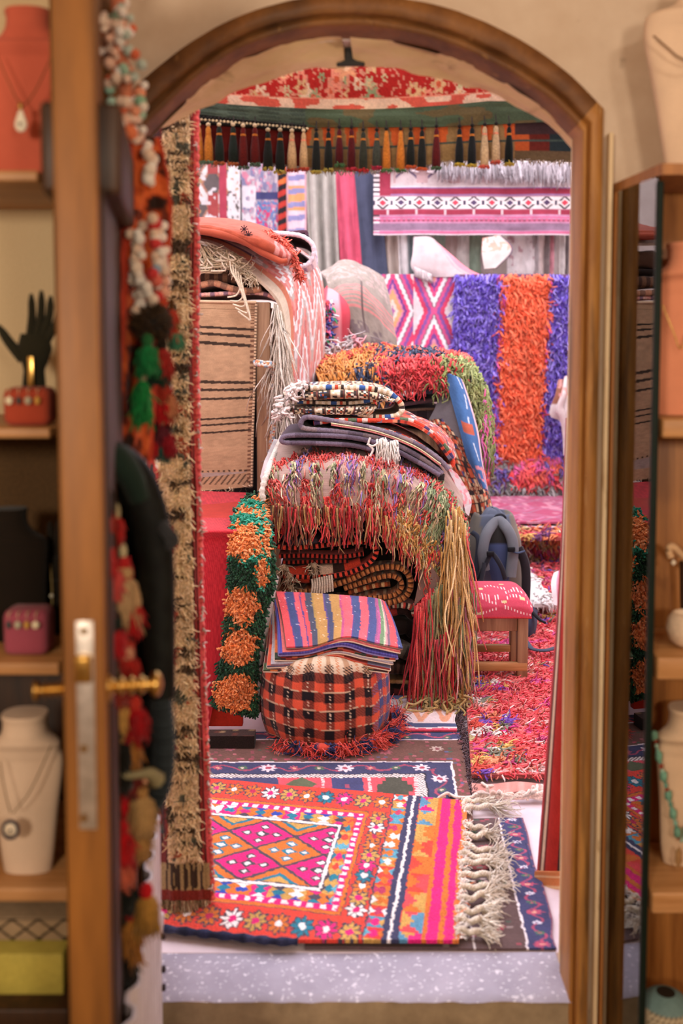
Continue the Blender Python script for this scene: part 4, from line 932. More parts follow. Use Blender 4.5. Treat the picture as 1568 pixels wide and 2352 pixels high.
st('black filler in the dark hollow behind the brown loops', [(700, 1350), (900, 1340), (950, 1344), (985, 1360)], 3.95, .5, .14, '1a1513', '1c1614', seed=21, n=40)
st('dark filler in the shaded gap at the foot of the stack behind the pouf', [(640, 1480), (860, 1480), (930, 1482), (975, 1500)], 3.98, .5, .22, '211a17', '241c19', seed=22, n=40)
st('dark filler on the ground in the shade of the stack', [(640, 1600), (860, 1600), (930, 1600), (975, 1604)], 4.0, .5, .16, '211a17', '241c19', seed=23, n=40)
st('dark brown filler core under the fringed rug', [(650, 1120), (760, 1110), (900, 1118), (1000, 1150)], 3.98, .6, .2, '3a302c', '2a2220', seed=24, n=40)

# shaggy fringed rug draped over the stack, its corner hanging to the ground
DR = [[(640, 1005, 4.45), (760, 992, 4.45), (880, 1005, 4.45), (990, 1045, 4.45), (1050, 1095, 4.4)],
      [(632, 1035, 4.1), (750, 1022, 4.08), (880, 1034, 4.05), (1000, 1082, 4.05), (1060, 1150, 4.1)],
      [(622, 1080, 3.86), (745, 1068, 3.80), (880, 1082, 3.79), (1000, 1140, 3.8), (1066, 1230, 3.92)],
      [(616, 1120, 3.79), (742, 1122, 3.745), (878, 1126, 3.745), (985, 1196, 3.755), (1064, 1310, 3.86)],
      [(628, 1158, 3.775), (742, 1166, 3.73), (872, 1168, 3.73), (965, 1262, 3.74), (1060, 1420, 3.82)]]
def pat_dr(u, v):
    c = np.where((np.sin(u * 260) > 0)[..., None], hx('b09488'), hx('a68a80')); return c * (.85 + .3 * vn(u * 30, v * 30, 5)[..., None])
fr, FV, FN = hang('fringed_rug', DR, 110, 150, .014, pat_dr, label='grey-backed rug covered in long red, green and cream yarns draped over the middle stack', cat='rug', group=None, wave=(.02, 2))
tag(fr, None, None, SG)
# rows of long yarns
b = MB(); RC = 'cf4038 d9524a c23a3a dc6a60'
def yarns(cols, w, lo, hi, n, seed, L, r=.0042, **k):
    follow(b, FV, FN, n, seed, lo, hi, L, r, choose(cols, n, w, .14, seed), lift=.022, wig=.05, **k)
def rows(cols, w, seed, us, vs, per, L, **k):
    i = 0
    for u_ in us:
        for v_ in vs:
            i += 1; h = hsh(i, seed, 3); h2 = hsh(i, seed, 4)
            yarns(cols, w, (np.clip(u_ + h * .06, 0, .97), np.clip(v_ + h2 * .03, 0, .97)), (np.clip(u_ + h * .06 + .02, .01, .99), np.clip(v_ + h2 * .03 + .022, .02, 1)), per, seed * 97 + i, L, **k)
vv = np.linspace(.0, .97, 22)
rows(RC + ' e07a70', None, 3, (.36,), vv, 9, (.05, .10))
rows('9a9a72 aeb088 8a8f68 c9b890 d8c8a0 cf6a60', None, 4, (.46,), vv[::2], 10, (.08, .16))
rows(RC, None, 5, (.64,), vv[::3], 17, (.05, .12))
rows('a8a078 c8b48c d8ccb0 b8a880 d9a08a', None, 6, (.55,), vv[1::3], 9, (.1, .2))
rows(RC, None, 7, (.84,), vv[1::2], 13, (.07, .2))
rows('c9a878 b89460 d8c098 cf5048 8a4038', None, 8, (.93,), vv[::2], 7, (.07, .2))
yarns('d9524a c06a90 e0b0a0 b07ab0 8a7ab8 d8887a', None, (.3, .1), (.6, .75), 170, 11, (.08, .2))
# extra colour on the far right shoulder
rows('8a9a70 a8b088 7a8a62', None, 9, (.35, .45, .6), np.linspace(.7, .98, 8), 10, (.1, .24))
rows('8a78b8 c06aa0 a88ac0 d8605a', None, 10, (.55, .7), np.linspace(.8, .96, 5), 12, (.1, .22))
rows('c89a58 b88848 d8b070 dcc08a', None, 12, (.72, .8, .88, .94), np.linspace(.84, .96, 6), 16, (.12, .3), r=.0045)
rows('c89a58 b88848 d8b070 dcc08a', None, 14, (.8, .9), np.linspace(.58, .82, 8), 12, (.05, .13), r=.0042)
rows('cf3e4a b83a4a d05868 c878a0', None, 13, (.5, .65, .8, .93), np.linspace(.93, .975, 3), 16, (.14, .34))
b.build('yarns', YARN, fr)
# whip-stitched cream edge on the near left
e = even(cr([P(648, 1005, 4.4), P(632, 1040, 4.05), P(616, 1080, 3.82), P(602, 1125, 3.76), P(605, 1150, 3.75)], 80), 90)[0]
b = MB().tube(e, .010 + .004 * (np.arange(90) % 3 == 0), 'd9cdc0', 7); b.build('selvedge', YARN, fr)
hang('lining', [[(640, 1012, 4.38), (628, 1010, 4.35)], [(620, 1070, 3.9), (612, 1050, 4.0)], [(604, 1120, 3.78), (600, 1095, 3.9)]], 20, 6, .01, 'bdb2b0', fr)
# hanging corner with its heavy fringe
hang('hanging_corner', [[(968, 1262, 3.74), (1010, 1330, 3.74), (1055, 1400, 3.8)], [(962, 1330, 3.745), (1000, 1370, 3.735), (1056, 1450, 3.79)], [(950, 1392, 3.75), (985, 1360, 3.735), (1024, 1330, 3.74)][::1], ], 30, 40, .01, lambda u, v: PT(u.shape, '7a625a').m(vn(u * 60, v * 60, 3) > .86, 'b06a50').c, fr)
b = MB()
def mass(x0, y0, x1, y1, n, cols, L, seed, d=3.735, sp=.025, w=None, r=.0045, up=.0):
    rg = np.random.default_rng(seed); t = rg.random(n)
    A, B = P(x0, y0, d), P(x1, y1, d); R = A + (B - A) * t[:, None] + rg.normal(0, .006, (n, 3)); R[:, 1] += rg.uniform(-.03, sp, n); R[:, 2] += rg.uniform(-.5, 1, n) * up
    b.strands(R, np.stack([rg.normal(.0, .05, n), rg.normal(-.02, .05, n), -1 + 0 * t], 1), rg.uniform(L[0], L[1], n), r, choose(cols, n, w, .14, seed), 12, .5, .085, seed, zmin=.012, tip=.6)
mass(955, 1400, 992, 1350, 150, 'c8363c d84a4a b02a34 dc6058', (.28, .44), 1)
mass(985, 1372, 1020, 1330, 120, '8a8a62 a49a6c 747a58 b8a878', (.3, .46), 2, w=[3, 3, 2, 2])
mass(1012, 1345, 1062, 1290, 230, 'c09454 ac7f42 d2ac6e b88a4a', (.32, .52), 3, up=.12)
mass(1040, 1350, 1064, 1400, 110, 'c0848a b06a78 d8a8a0 8a9a70', (.2, .4), 4)
mass(990, 1470, 1040, 1440, 90, 'c8363c c03a44 d05a5a', (.14, .3), 5, d=3.71)
mass(1028, 1235, 1062, 1250, 150, 'c8a060 d8b478 b88a48 e0c490', (.2, .5), 6, d=3.73, up=.14)
mass(1040, 1200, 1066, 1260, 90, '8a9a70 d85a5a c84a58 7a8a62', (.3, .55), 7, d=3.77, up=.1)
mass(870, 1168, 962, 1252, 90, 'd2ac6e c09454 dcc08c b88a50 d87a60', (.04, .12), 8, d=3.735, up=.04)
mass(630, 1160, 870, 1167, 110, 'c8363c d84a4a 8a4a38 b8945c 7a4030', (.06, .17), 9, d=3.725, sp=.005)
# tail of tan yarns curling on the ground
rg = np.random.default_rng(77)
for k in range(46):
    a = P(1000 + rg.uniform(-25, 60), 1590 + rg.uniform(-10, 20), 3.72); n = 8
    d2 = np.cumsum(rg.normal(0, .016, (n, 2)) + [-.003, -.008], 0); z = np.linspace(a[2], .016, n) + rg.uniform(0, .012, n)
    b.tube(cr(np.c_[a[0] + d2[:, 0], a[1] + d2[:, 1] * .6, np.maximum(z, .016)], 30), .0042, choose('a89468 94845a c0a878 b89c66', 1, seed=k)[0], 5)
b.build('fringe', YARN, fr)

# upper folded rugs on the fringed rug
st('purple-grey felted blanket lying lowest on the fringed rug', [(1010, 1092), (960, 1062), (880, 1022), (800, 1004), (720, 1000), (656, 1002), (652, 1016), (720, 1018), (800, 1022), (860, 1034)], 3.86, .5, .017, '5c505c', alt('6e6272 5a4e5c', .1), seed=31, n=110, wob=.004)
g2 = st('charcoal blanket with pink and cream piping folded under the red bordered rug', [(1030, 1078), (1000, 1048), (940, 1012), (860, 985), (780, 970), (710, 958), (692, 968), (700, 984), (780, 992), (880, 1010), (960, 1048), (1016, 1088)], 3.88, .5, .018, '3c3438', lambda s: pal('7a6e7c 857884 6e6270 8a7a7c')[(np.floor(s / .06).astype(int)) % 4], seed=32, n=120, wob=.004)
b = MB()
for off, c in ((.010, 'c87a78'), (.0, 'd8c8a0')):
    q = even(np.array([P(x, y + off * 400, 3.862) for x, y in cr([(760, 972), (860, 990), (950, 1024), (1012, 1066)], 30)]), 50)[0]; b.tube(q, .003, c, 5)
b.build('piping', YARN, g2)
# white tassel
b = MB(); rg = np.random.default_rng(4); c0 = P(868, 1008, 3.80); n = 60
for cx, n_, w_ in ((874, 24, .02), (896, 30, .028)):
    R = P(cx, 1010 + (cx - 874) * .2, 3.79) + np.c_[rg.uniform(-w_, w_, n_), rg.normal(0, .004, n_), rg.normal(0, .004, n_)]
    b.strands(R, np.c_[rg.normal(.05, .1, n_), -.3 + 0 * R[:, 0], -1 + 0 * R[:, 0]], rg.uniform(.06, .09, n_), .0042, choose('f2eee6 e4dcd0', n_, seed=5, jit=.04), 6, .3, .12, 5)
for p_ in ([(850, 1005), (846, 1020), (856, 1032), (850, 1048)], [(842, 1020), (856, 1024), (868, 1018)]):
    b.tube(cr([P(x, y, 3.78) for x, y in p_], 20), .004, 'ece6dc', 6)
b.build('tassel', YARN, g2)
def pat_redb(s, y):
    p = PT(s.shape, 'c24634'); q = hsh(np.floor(s / .018), np.floor(y / .018), 5)
    for lo, hi, c in ((0, .12, '3a2a30'), (.12, .2, 'd8c0b0'), (.2, .3, '6a6a80'), (.3, .38, 'd88a6a'), (.38, .46, '8a3028')): p.m((q >= lo) & (q < hi), c)
    return p.c
redge = lambda s: PT(s.shape, 'cf4632').m((np.sin(s * 70) > .72), 'd8c4b8').m(np.sin(s * 43 + 1) > .86, '4a3a60').m(np.sin(s * 31) < -.88, '5a6a50').c
st('red rug with patterned border folded below the top rug of the middle stack', [(720, 972), (770, 966), (830, 966), (880, 966), (940, 966), (985, 990), (1025, 1030), (1040, 1062), (1030, 1072), (1008, 1056), (960, 1020), (900, 994), (820, 976)], 3.9, .5, .017, pat_redb, redge, seed=33, n=120, wob=.004)
hang('folded_rug', [[(900, 955, 4.3), (960, 960, 4.3), (1010, 985, 4.3), (1040, 1020, 4.3)], [(880, 962, 4.05), (950, 966, 4.05), (1010, 1000, 4.05), (1044, 1050, 4.05)], [(850, 968, 3.9), (930, 970, 3.885), (990, 1000, 3.885), (1036, 1058, 3.885)]], 40, 70, .012, lambda u, v: pat_redb(v * .5, u * .5), label='pinkish patterned face of the red bordered rug at the right shoulder of the stack', cat='rug', group=SG)
def pat_top(s, y):
    p = PT(s.shape, 'c8b494'); k = np.floor(s / .045).astype(int); f = s / .045 - k
    p.m((f < .1), '6a3a30'); p.m((f > .12) & (f < .18), '2a2a30')
    c = k % 7; q = hsh(np.floor(s / .009), np.floor(y / .012), 3)
    p.m((c == 2) & (f > .3) & (f < .75) & (np.sin(y * 90) > -.2), '2f5a92'); p.m((c == 4) & (f > .3) & (f < .6) & (np.sin(y * 90) > .2), 'b8452e')
    p.m((f > .22) & (q > .6), '3a2f2a'); p.m((f > .22) & (q < .08), 'b8583a'); p.m((f > .22) & (q > .1) & (q < .25), 'e6dccb')
    return p.c
tedge = lambda s: pal('e0d4c0 c8b494 e4d8c4 3a5a92 3a5a92 d8c8b0 b8452e c8b494 3a2f2a e4d8c4 c8b494')[np.floor(s / .012).astype(int) % 11]
top = st('cream kilim with blue and rust motifs, folded double, topmost of the middle stack', [(652, 906), (690, 894), (760, 890), (840, 892), (890, 902), (918, 924), (922, 944), (905, 956), (860, 958), (800, 946), (740, 944), (660, 946)], 3.92, .42, .02, pat_top, tedge, seed=34, n=130, back='8a6a50', wob=.004)
st('inner layer of the cream kilim on top of the middle stack', [(662, 922), (720, 924), (800, 926), (850, 920), (880, 918)], 3.94, .4, .014, pat_top, tedge, seed=35, n=60)
def pat_topface(u, v): return pat_top(v * .42, u * .12)
for rows_ in ([[(672, 900, 4.2), (760, 884, 4.2), (850, 888, 4.2), (900, 908, 4.2)], [(664, 905, 3.98), (760, 893, 3.95), (850, 897, 3.95), (906, 916, 3.96)], [(664, 914, 3.905), (760, 904, 3.895), (850, 907, 3.895), (905, 922, 3.905)], [(670, 921, 3.915), (760, 915, 3.905), (850, 916, 3.905), (890, 921, 3.915)]],
    [[(650, 934, 4.0), (760, 932, 4.0), (860, 930, 4.0)], [(648, 942, 3.91), (760, 940, 3.90), (865, 936, 3.91)], [(650, 951, 3.905), (760, 952, 3.90), (850, 952, 3.91)]]):
    hang('printed_face', rows_, 26, 130, .008, pat_topface, top)
b = MB(); rg = np.random.default_rng(6)
for cx, cy, k in ((690, 888, 26), (672, 902, 30), (656, 934, 26), (648, 946, 26)):
    b.strands(P(cx, cy, 3.90) + rg.normal(0, .012, (k, 3)), np.c_[-.8 + rg.normal(0, .5, k), -.4 + 0 * rg.normal(0, 1, k), rg.normal(-.3, .5, k)], .04, .009, choose('efe6e0 e0d6d0', k, seed=4, jit=.04), 4, .3, .4, 3)
b.build('tassel', YARN, top)
# ================= pouf with cushion covers =================
pc = PF(745, 1722); pc = np.array([pc[0], 3.52, 0]); PRx = (P(893, 1640, 3.52)[0] - P(600, 1640, 3.52)[0]) / 2; pc[0] = (P(893, 1640, 3.52)[0] + P(600, 1640, 3.52)[0]) / 2
pouf = thing('pouf', 'round orange-red and black plaid pouf with a red and navy fringe', 'pouf', (pc[0], pc[1], .018))
nu, nv = 130, 260
prof = cr([(.0, .30), (.10, .302), (.155, .298), (.186, .284), (.198, .25), (.206, .19), (.212, .12), (.211, .06), (.203, .022), (.196, .012)], nu)
th = np.linspace(0, 2 * math.pi, nv); TH, R0 = np.meshgrid(th, prof[:, 0]); Z0 = np.repeat(prof[:, 1][:, None], nv, 1)
sc = PRx / .212
fo = (fbm(TH * 2.2 + 30, Z0 * 5, 4) - .5) * .03 + .007 * np.sin(TH * 17 + Z0 * 14) * np.clip((Z0 - .2) * 10, 0, 1) + .006 * np.sin(TH * 9 + 2) * np.clip((.08 - Z0) * 16, 0, 1)
Rr = (R0 * sc + fo * np.clip(R0 / .1, 0, 1))
V = np.stack([pc[0] + Rr * np.cos(TH), pc[1] + Rr * np.sin(TH), .018 + Z0 * 1.0 + .012 * np.sin(TH * 3) * (Z0 > .25)], -1)
A = TH * .21; Hh = np.cumsum(np.r_[0, np.linalg.norm(np.diff(prof, axis=0), axis=1)])[:, None] + 0 * TH
A = A + (vn(TH * 3, Hh * 8, 5) - .5) * .012; Hh = Hh + (vn(TH * 4, Hh * 6, 7) - .5) * .018
fa = (A / .066) % 1; fh = ((Hh - .205) / .064) % 1
ka = np.floor(A / .066).astype(int); tw = (np.sin((A + Hh) * 620) > 0)
ba = np.where(fa < .5, 1, 0); bh = np.where(fh < .5, 1, 0)
p = PT(A.shape, 'd4583c'); p.m((ba + bh == 1) & tw, '6e3428'); p.m((ba + bh == 1) & ~tw, '8a4232'); p.m((ba + bh) == 2, '1a1418')
p.m((np.abs(fa - .25) < .02) & (np.sin(Hh * 500) > .3), 'd8c4a8'); p.m((np.abs(fh - .97) < .02), 'c8b090')
navy = np.clip(np.sin(TH + .3) * 0 + (np.cos(TH) > .72) * 1.0, 0, 1) > 0
p.m(navy & ((ba + bh) == 2), '3d4a80'); p.m(navy & ((ba + bh) == 1) & tw, '8a5a7a')
topz = Hh < .215; p.m(topz, 'cdb79c'); p.m(topz & (np.abs(fa - .2) < .14), 'b08a6a'); p.m(topz & (np.abs(fa - .75) < .1) & tw, 'c07a50'); p.m((Hh > .19) & (Hh < .232) & tw & (ba == 1), '3a2c28')
b = MB().sheet(V, p.c, .008); b.add(V[-1][:-1], [list(range(nv - 1))], '4a2a26'); b.build('cover', CLOTH, pouf)
b = MB(); rg = np.random.default_rng(6); n = 950
hsel = np.r_[rg.uniform(-1.75, .5, 520), rg.uniform(-.9, .35, 330), rg.uniform(-2.3, -1.75, 60)]; n = len(hsel)
rr = .215 * sc / .94
cl = np.round(hsel * 6) / 6 + rg.normal(0, .035, n)
Rt = np.stack([pc[0] + rr * np.cos(cl) * .97, pc[1] + rr * np.sin(cl) * .97, rg.uniform(.022, .06, n)], 1)
kc = np.where((np.floor(hsel * 6 + .5).astype(int) % 3 == 0)[:, None], choose('2f3560 3a4478 262a4a', n, seed=2), choose('d84c40 c83e36 e0645a', n, seed=3))
b.strands(Rt, np.stack([np.cos(cl), np.sin(cl), -.15 + 0 * cl], 1), rg.uniform(.04, .085, n), .0027, kc, 6, .12, .28, 5, zmin=.021)
b.build('fringe', YARN, pouf)
b = MB(); t_ = np.linspace(-2.1, .6, 90); rr2 = .222 * sc / .98
q = np.stack([pc[0] + (rr2 + .008 * np.sin(t_ * 11)) * np.cos(t_), pc[1] + (rr2 + .008 * np.sin(t_ * 11)) * np.sin(t_), .034 + .010 * np.sin(t_ * 7)], 1)
b.tube(q, .013 + .004 * np.sin(np.arange(90) * .5), np.where((np.arange(90) // 4 % 2 == 0)[:, None], hx('c84a3a'), hx('2e2c4c')), 9); b.build('hem', CLOTH, pouf)

# cushion covers stacked on it
KG = 'kilim cushion covers stacked on the pouf'
FB = [(658, 1488), (722, 1484), (796, 1464), (860, 1478), (924, 1490)]
BB = [(634, 1360), (710, 1364), (800, 1370), (862, 1376), (884, 1384)]
def cover(label, k, pat, seed, t=.008, edge='d8c8b0', dl=0, dr=0):
    """k-th cover below the top one, lying tilted towards the door"""
    m = np.linspace(0, 1, 5); sl = -9 * k - dl; sr = -5.5 * k + dr
    front = [(x + sl * (1 - a) + sr * a, y + 9.2 * k + 3 * math.sin(k * 2 + a * 4) * (k > 0)) for (x, y), a in zip(FB, m)]
    back = [(x - 2 * k, y + 7 * k) for x, y in BB]; d0, d1 = 3.60, 3.355
    rows = [[(x, y, d0) for x, y in back], [((x + X) / 2 + 2, (y + Y) / 2 - 4, (d0 + d1) / 2) for (x, y), (X, Y) in zip(back, front)], [(x, y, d1) for x, y in front]]
    o, V, N = hang('cushion_cover', rows, 70, 110, t, pat, label=label, cat='cushion', group=KG, wave=(.003, 1.2), seed=seed)
    rim = np.concatenate([V[:, 0], V[-1, 1:], V[::-1, -1][1:]]) - N[0, 0] * t * .4; b = MB().tube(even(rim, 160)[0], t * .26, edge, 6); b.build('piping', CLOTH, o)
    return o, V
SB = [(14, 'd8555a'), (2, '5a4a80'), (10, '46507a'), (2, '5a4a80'), (8, 'e0626a'), (2, '5a4a80'), (6, 'd8555a'), (9, '4c4f60'), (3, 'a88850'), (12, 'b58a52'), (2, '5a4a80'), (6, '4a4e68'), (2, 'b58a52'), (9, 'b58a52'), (3, 'b0507a'), (13, 'e0606a'), (2, '5a4a80'), (11, '46507a'), (2, 'e0606a'), (12, 'e0606a'), (2, '6a4a80'), (13, '4a5280'), (4, '9a5a80'), (5, 'b05a8a'), (8, '6f8a68'), (3, 'b8c0a0'), (4, 'd08a90'), (5, '7a6070')]
sf = bands([(a / 197., h) for a, h in SB])
def pat_str(u, v):
    vv = np.clip(v * .985 + .004 + .012 * np.sin(u * 4 + v * 3) + (vn(v * 60, u * 50, 2) - .5) * .006, 0, .999)
    return sf(vv) * (.88 + .24 * vn(u * 120, v * 160, 2)[..., None]) + (hsh(np.floor(u * 110), np.floor(v * 150), 6) > .992)[..., None] * .35
plain = lambda a, b2, fx, fy, th_=.5: (lambda u, v: np.where((np.sin(v * fx) * np.sin(u * fy + 1) > th_)[..., None], hx(a), hx(b2)) * (.88 + .24 * vn(u * 80, v * 80, 2)[..., None]))
def multi(cols, fx, fy, seed): return lambda u, v: pal(cols)[(hsh(np.floor(v * fx), np.floor(u * fy), seed) * len(cols.split())).astype(int)] * (.88 + .24 * vn(u * 80, v * 80, 2)[..., None])
def folded_edges(u, v): pass
cover('brown patchwork kilim cushion cover at the bottom of the pile on the pouf', 6, multi('3a2a28 6a2a24 c87a40 2a2422 4a5a40 8a3028', 16, 9, 3), 1, .010)
cover('rust and cream kilim cushion cover sticking out at the left of the pile', 5, multi('c8583f d8806a 8a3a34 e0d4c8 6a6a80', 5, 3, 5), 2, .011)
cover('grey cushion cover third from the bottom of the pile on the pouf', 4, plain('c2bcbc', 'a8a2a8', 40, 8), 3, .010)
cover('dark red cushion cover with small blocks of pattern in the middle of the pile', 3, multi('6a2824 8a3028 c86a40 3a4438 2a2024 a8483a', 20, 10, 8), 4, .011)
cover('violet-blue ribbed cushion cover two below the top of the pile', 2, lambda u, v: np.where((np.sin(v * 260) > 0)[..., None], hx('5c58a8'), hx('4a4690')), 5, .013, '8a80b0')
cover('pink cushion cover with a bare grey edge just below the striped one', 1, plain('d88078', 'cf6f6c', 30, 6, .6), 6, .011)
cover('striped pink, blue and tan kilim cushion cover on top of the pile', 0, pat_str, 7, .010, '8a6a60')

# ================= stool =================
sd = 4.0; s0 = PF(1200, 1568); sd = s0[1]
sx1 = P(1210, 1500, sd)[0]; sx0 = P(1050, 1500, sd)[0]; sz = P(1130, 1412, sd)[2]
stl = thing('stool', 'low wooden stool with a padded pink seat in front of the backpack', 'stool', ((sx0 + sx1) / 2, sd + .09, .013))
lw = P(1208, 1500, sd)[0] - P(1184, 1500, sd)[0]
for x in (sx0 + lw / 2, sx1 - lw / 2):
    for y in (sd, sd + .17): MB().box((x, y, (sz + .013) / 2), (lw, .045, sz - .013), 'ffffff', .004).build('leg', WOOD_TAN, stl)
za, zb = P(1130, 1410, sd)[2], P(1130, 1448, sd)[2]
for y in (sd + .004, sd + .166): MB().box(((sx0 + sx1) / 2, y, (za + zb) / 2), (sx1 - sx0 - 2 * lw, .03, za - zb), 'ffffff', .003).build('apron', WOOD_TAN, stl)
for x in (sx0 + lw / 2, sx1 - lw / 2): MB().box((x, sd + .085, (za + zb) / 2), (.03, .13, za - zb), 'ffffff', .003).build('apron', WOOD_TAN, stl)
zr = P(1130, 1528, sd)[2]; MB().box(((sx0 + sx1) / 2, sd - .012, zr), (sx1 - sx0 - .004, .022, .036), 'ffffff', .003).build('stretcher', WOOD_OAK, stl)
zr = P(1130, 1488, sd + .16)[2]; MB().box(((sx0 + sx1) / 2, sd + .16, zr), (sx1 - sx0 - 2 * lw, .024, .03), 'ffffff', .003).build('stretcher', WOOD_OAK, stl)
nu, nv = 70, 130; u = np.linspace(0, 1, nu)[:, None] + np.zeros((1, nv)); v = np.linspace(0, 1, nv)[None] + np.zeros((nu, 1))
top = P(1130, 1337, sd + .19)[2] - sz; hw = (sx1 - sx0) / 2 + .008
ang = (u - .0) * 1.0
yy = sd - .035 + np.interp(u, [0, .28, .4, .6, 1], [0, .0, .015, .07, .23]); zz = sz + np.interp(u, [0, .12, .3, .45, .7, 1], [0, .02, top * .55, top * .86, top, top * .97])
sq_ = 1 - np.abs(2 * v - 1) ** 9; zz = sz + (zz - sz) * (.55 + .45 * sq_) - .004
X = (sx0 + sx1) / 2 + (2 * v - 1) * hw * (1 - .03 * (u > .9))
p = PT(u.shape, 'c84a60'); x = (v * 1.0); y = u * 1.05
for k in range(24):
    cx = (k + .5) / 24
    for (yc, ln) in ((.78 - .12 * abs(np.sin(cx * 6.3)), .07), (.52 + .1 * np.sin(cx * 9.5), .075), (.2 + .07 * np.sin(cx * 9.5 + 2), .06), (.4 - .06 * np.cos(cx * 12), .05)):
        if hsh(k, int(yc * 50), 3) > .25: p.m((np.abs(x - cx) < .0065) & (np.abs(u - yc) < ln / 2), 'f0d8d6')
for cx, cy in ((.12, .86), (.36, .66), (.68, .84), (.1, .36), (.64, .36), (.88, .42), (.3, .12)): p.m(((x - cx) / .034) ** 2 + ((u - cy) / .028) ** 2 < 1, 'd8c896')
V = np.stack([X, yy, zz], -1); b = MB().sheet(V, p.c * (.9 + .2 * vn(u * 60, v * 90, 2)[..., None]), .02)
b.box(((sx0 + sx1) / 2, sd + .085, sz + .012), (2 * hw - .02, .20, .03), 'a03040'); b.build('seat', FELT, stl)
b = MB().tube(even(V[2] + [0, -.011, 0], 60)[0], .004, 'b8303a', 6); b.build('piping', YARN, stl)

# ================= backpack =================
bd = 4.75; bk = thing('backpack', 'dark grey and black backpack standing on the red shag rug behind the stool', 'backpack', (P(1140, 1400, bd)[0], bd + .1, .03))
GREY, BLK = '4f535e', '2a2c34'
bx = P(1142, 1300, bd)[0]; hz = P(1142, 1196, bd)[2]; hwid = (P(1206, 1300, bd)[0] - P(1075, 1300, bd)[0]) / 2
pr = cr([(.80, .0), (.98, .04), (1.0, .12), (1.0, .3), (.96, .40), (.84, .47), (.66, .54), (.46, hz - .03), (.22, hz + .005), (.02, hz + .01)], 40)
n = 44; a = np.linspace(0, 2 * math.pi, n, endpoint=False); sgn = lambda c, e: np.sign(c) * np.abs(c) ** e
Xx = pr[:, 0][:, None] * hwid * sgn(np.cos(a), .75)[None]; Yy = pr[:, 0][:, None] ** .6 * .12 * sgn(np.sin(a), .55)[None]
Zz = pr[:, 1][:, None] + .012 * fbm(a[None] * 2 + 9, pr[:, 1][:, None] * 9, 2); Zz = .03 + Zz
fold_ = (fbm(Xx * 14, Zz * 9, 7) - .5) * .03
V = np.stack([bx + Xx - .02 * Zz, bd + .1 + Yy + fold_, Zz], -1)
g_ = vn(Xx * 20, Zz * 12, 3)[..., None]; C = np.where((np.abs(Xx / hwid) < .5)[..., None], hx('5a6070'), hx('6e675e')) * (.85 + .3 * g_)
b = MB().grid(V, C, wrap=True); b.add(V[0], [list(range(n))], BLK); b.build('body', FELT, bk)
yf = bd - .04
# open collar on top, straps, pockets
def strap(name, pts, w, th, col, d=None, par=None):
    q = even(cr([P(*p_) for p_ in pts], 60), 50)[0]; b = MB().tube(q, w, col, 8, sq=(1, th / w)); return b.build(name, FELT, par or bk)
b = MB(); cpt = [(1112, 1310, 4.63), (1108, 1265, 4.63), (1118, 1225, 4.65), (1142, 1198, 4.70), (1164, 1215, 4.66), (1178, 1255, 4.64), (1172, 1325, 4.63)]
b.tube(even(cr([P(*p_) for p_ in cpt], 60), 60)[0], .026, '66686e', 10, sq=(1, .6)); b.build('shoulder_strap', FELT, bk)
b = MB(); g = np.linspace(0, 1, 22); U, Vv = np.meshgrid(g, g, indexing='ij')
V = surf([[(1120, 1214, 4.68), (1142, 1206, 4.69), (1164, 1216, 4.68)], [(1116, 1250, 4.67), (1142, 1250, 4.655), (1172, 1250, 4.67)], [(1122, 1300, 4.665), (1142, 1302, 4.65), (1172, 1298, 4.665)], [(1130, 1332, 4.66), (1144, 1336, 4.65), (1166, 1332, 4.66)]], 24, 20)
b.sheet(V, np.where((np.linspace(0, 1, 24)[:, None] + 0 * np.zeros((1, 20)) < .32)[..., None], hx('23201f'), hx('3c4666')), .012); b.build('back_pad', FELT, bk)
strap('strap', [(1098, 1330, 4.62), (1118, 1290, 4.60), (1130, 1272, 4.6), (1150, 1300, 4.6), (1160, 1330, 4.62)], .011, .004, '2c2e36')
strap('strap', [(1084, 1222, 4.68), (1098, 1240, 4.64), (1094, 1300, 4.63), (1092, 1340, 4.63)], .012, .006, '2a2d38')
strap('strap', [(1112, 1292, 4.6), (1108, 1320, 4.6), (1102, 1345, 4.6)], .01, .004, '33363f')
strap('side_strap', [(1190, 1258, 4.67), (1204, 1290, 4.66), (1208, 1330, 4.66), (1206, 1400, 4.66), (1210, 1440, 4.66)], .022, .012, '262126')
strap('side_strap', [(1170, 1262, 4.62), (1186, 1270, 4.62), (1204, 1266, 4.64)], .008, .004, '3a4258')
b = MB(); b.tube(cr([P(1134, 1192, 4.75), P(1140, 1184, 4.74), P(1152, 1182, 4.74), P(1160, 1188, 4.74), P(1158, 1196, 4.75)], 24), .006, BLK, 7); b.build('grab_handle', FELT, bk)
b = MB()
for c_ in ((1078, 1300, 4.64), (1126, 1272, 4.59), (1174, 1262, 4.6)): b.box(P(*c_), (.035, .014, .022), '15161a', .004)
b.build('buckle', PAINT, bk)
V = surf([[(1192, 1395, 4.62), (1212, 1392, 4.62), (1228, 1402, 4.66)], [(1190, 1430, 4.6), (1214, 1430, 4.58), (1226, 1432, 4.64)], [(1186, 1468, 4.6), (1208, 1470, 4.59), (1220, 1466, 4.62)]], 16, 16)
b = MB().sheet(V, '3a4258', .03); b.build('hip_belt', FELT, bk)
strap('hip_strap', [(1210, 1392, 4.6), (1224, 1408, 4.58), (1240, 1424, 4.56), (1252, 1430, 4.56)], .014, .006, '16171c')
b = MB(); q = np.array([PF(x, y, .06) for x, y in cr([(1205, 1470), (1222, 1490), (1250, 1494), (1275, 1488), (1300, 1482)], 40)]); b.tube(q, .014, '474c5c', 8, sq=(1, .4)); b.build('hip_strap', FELT, bk)

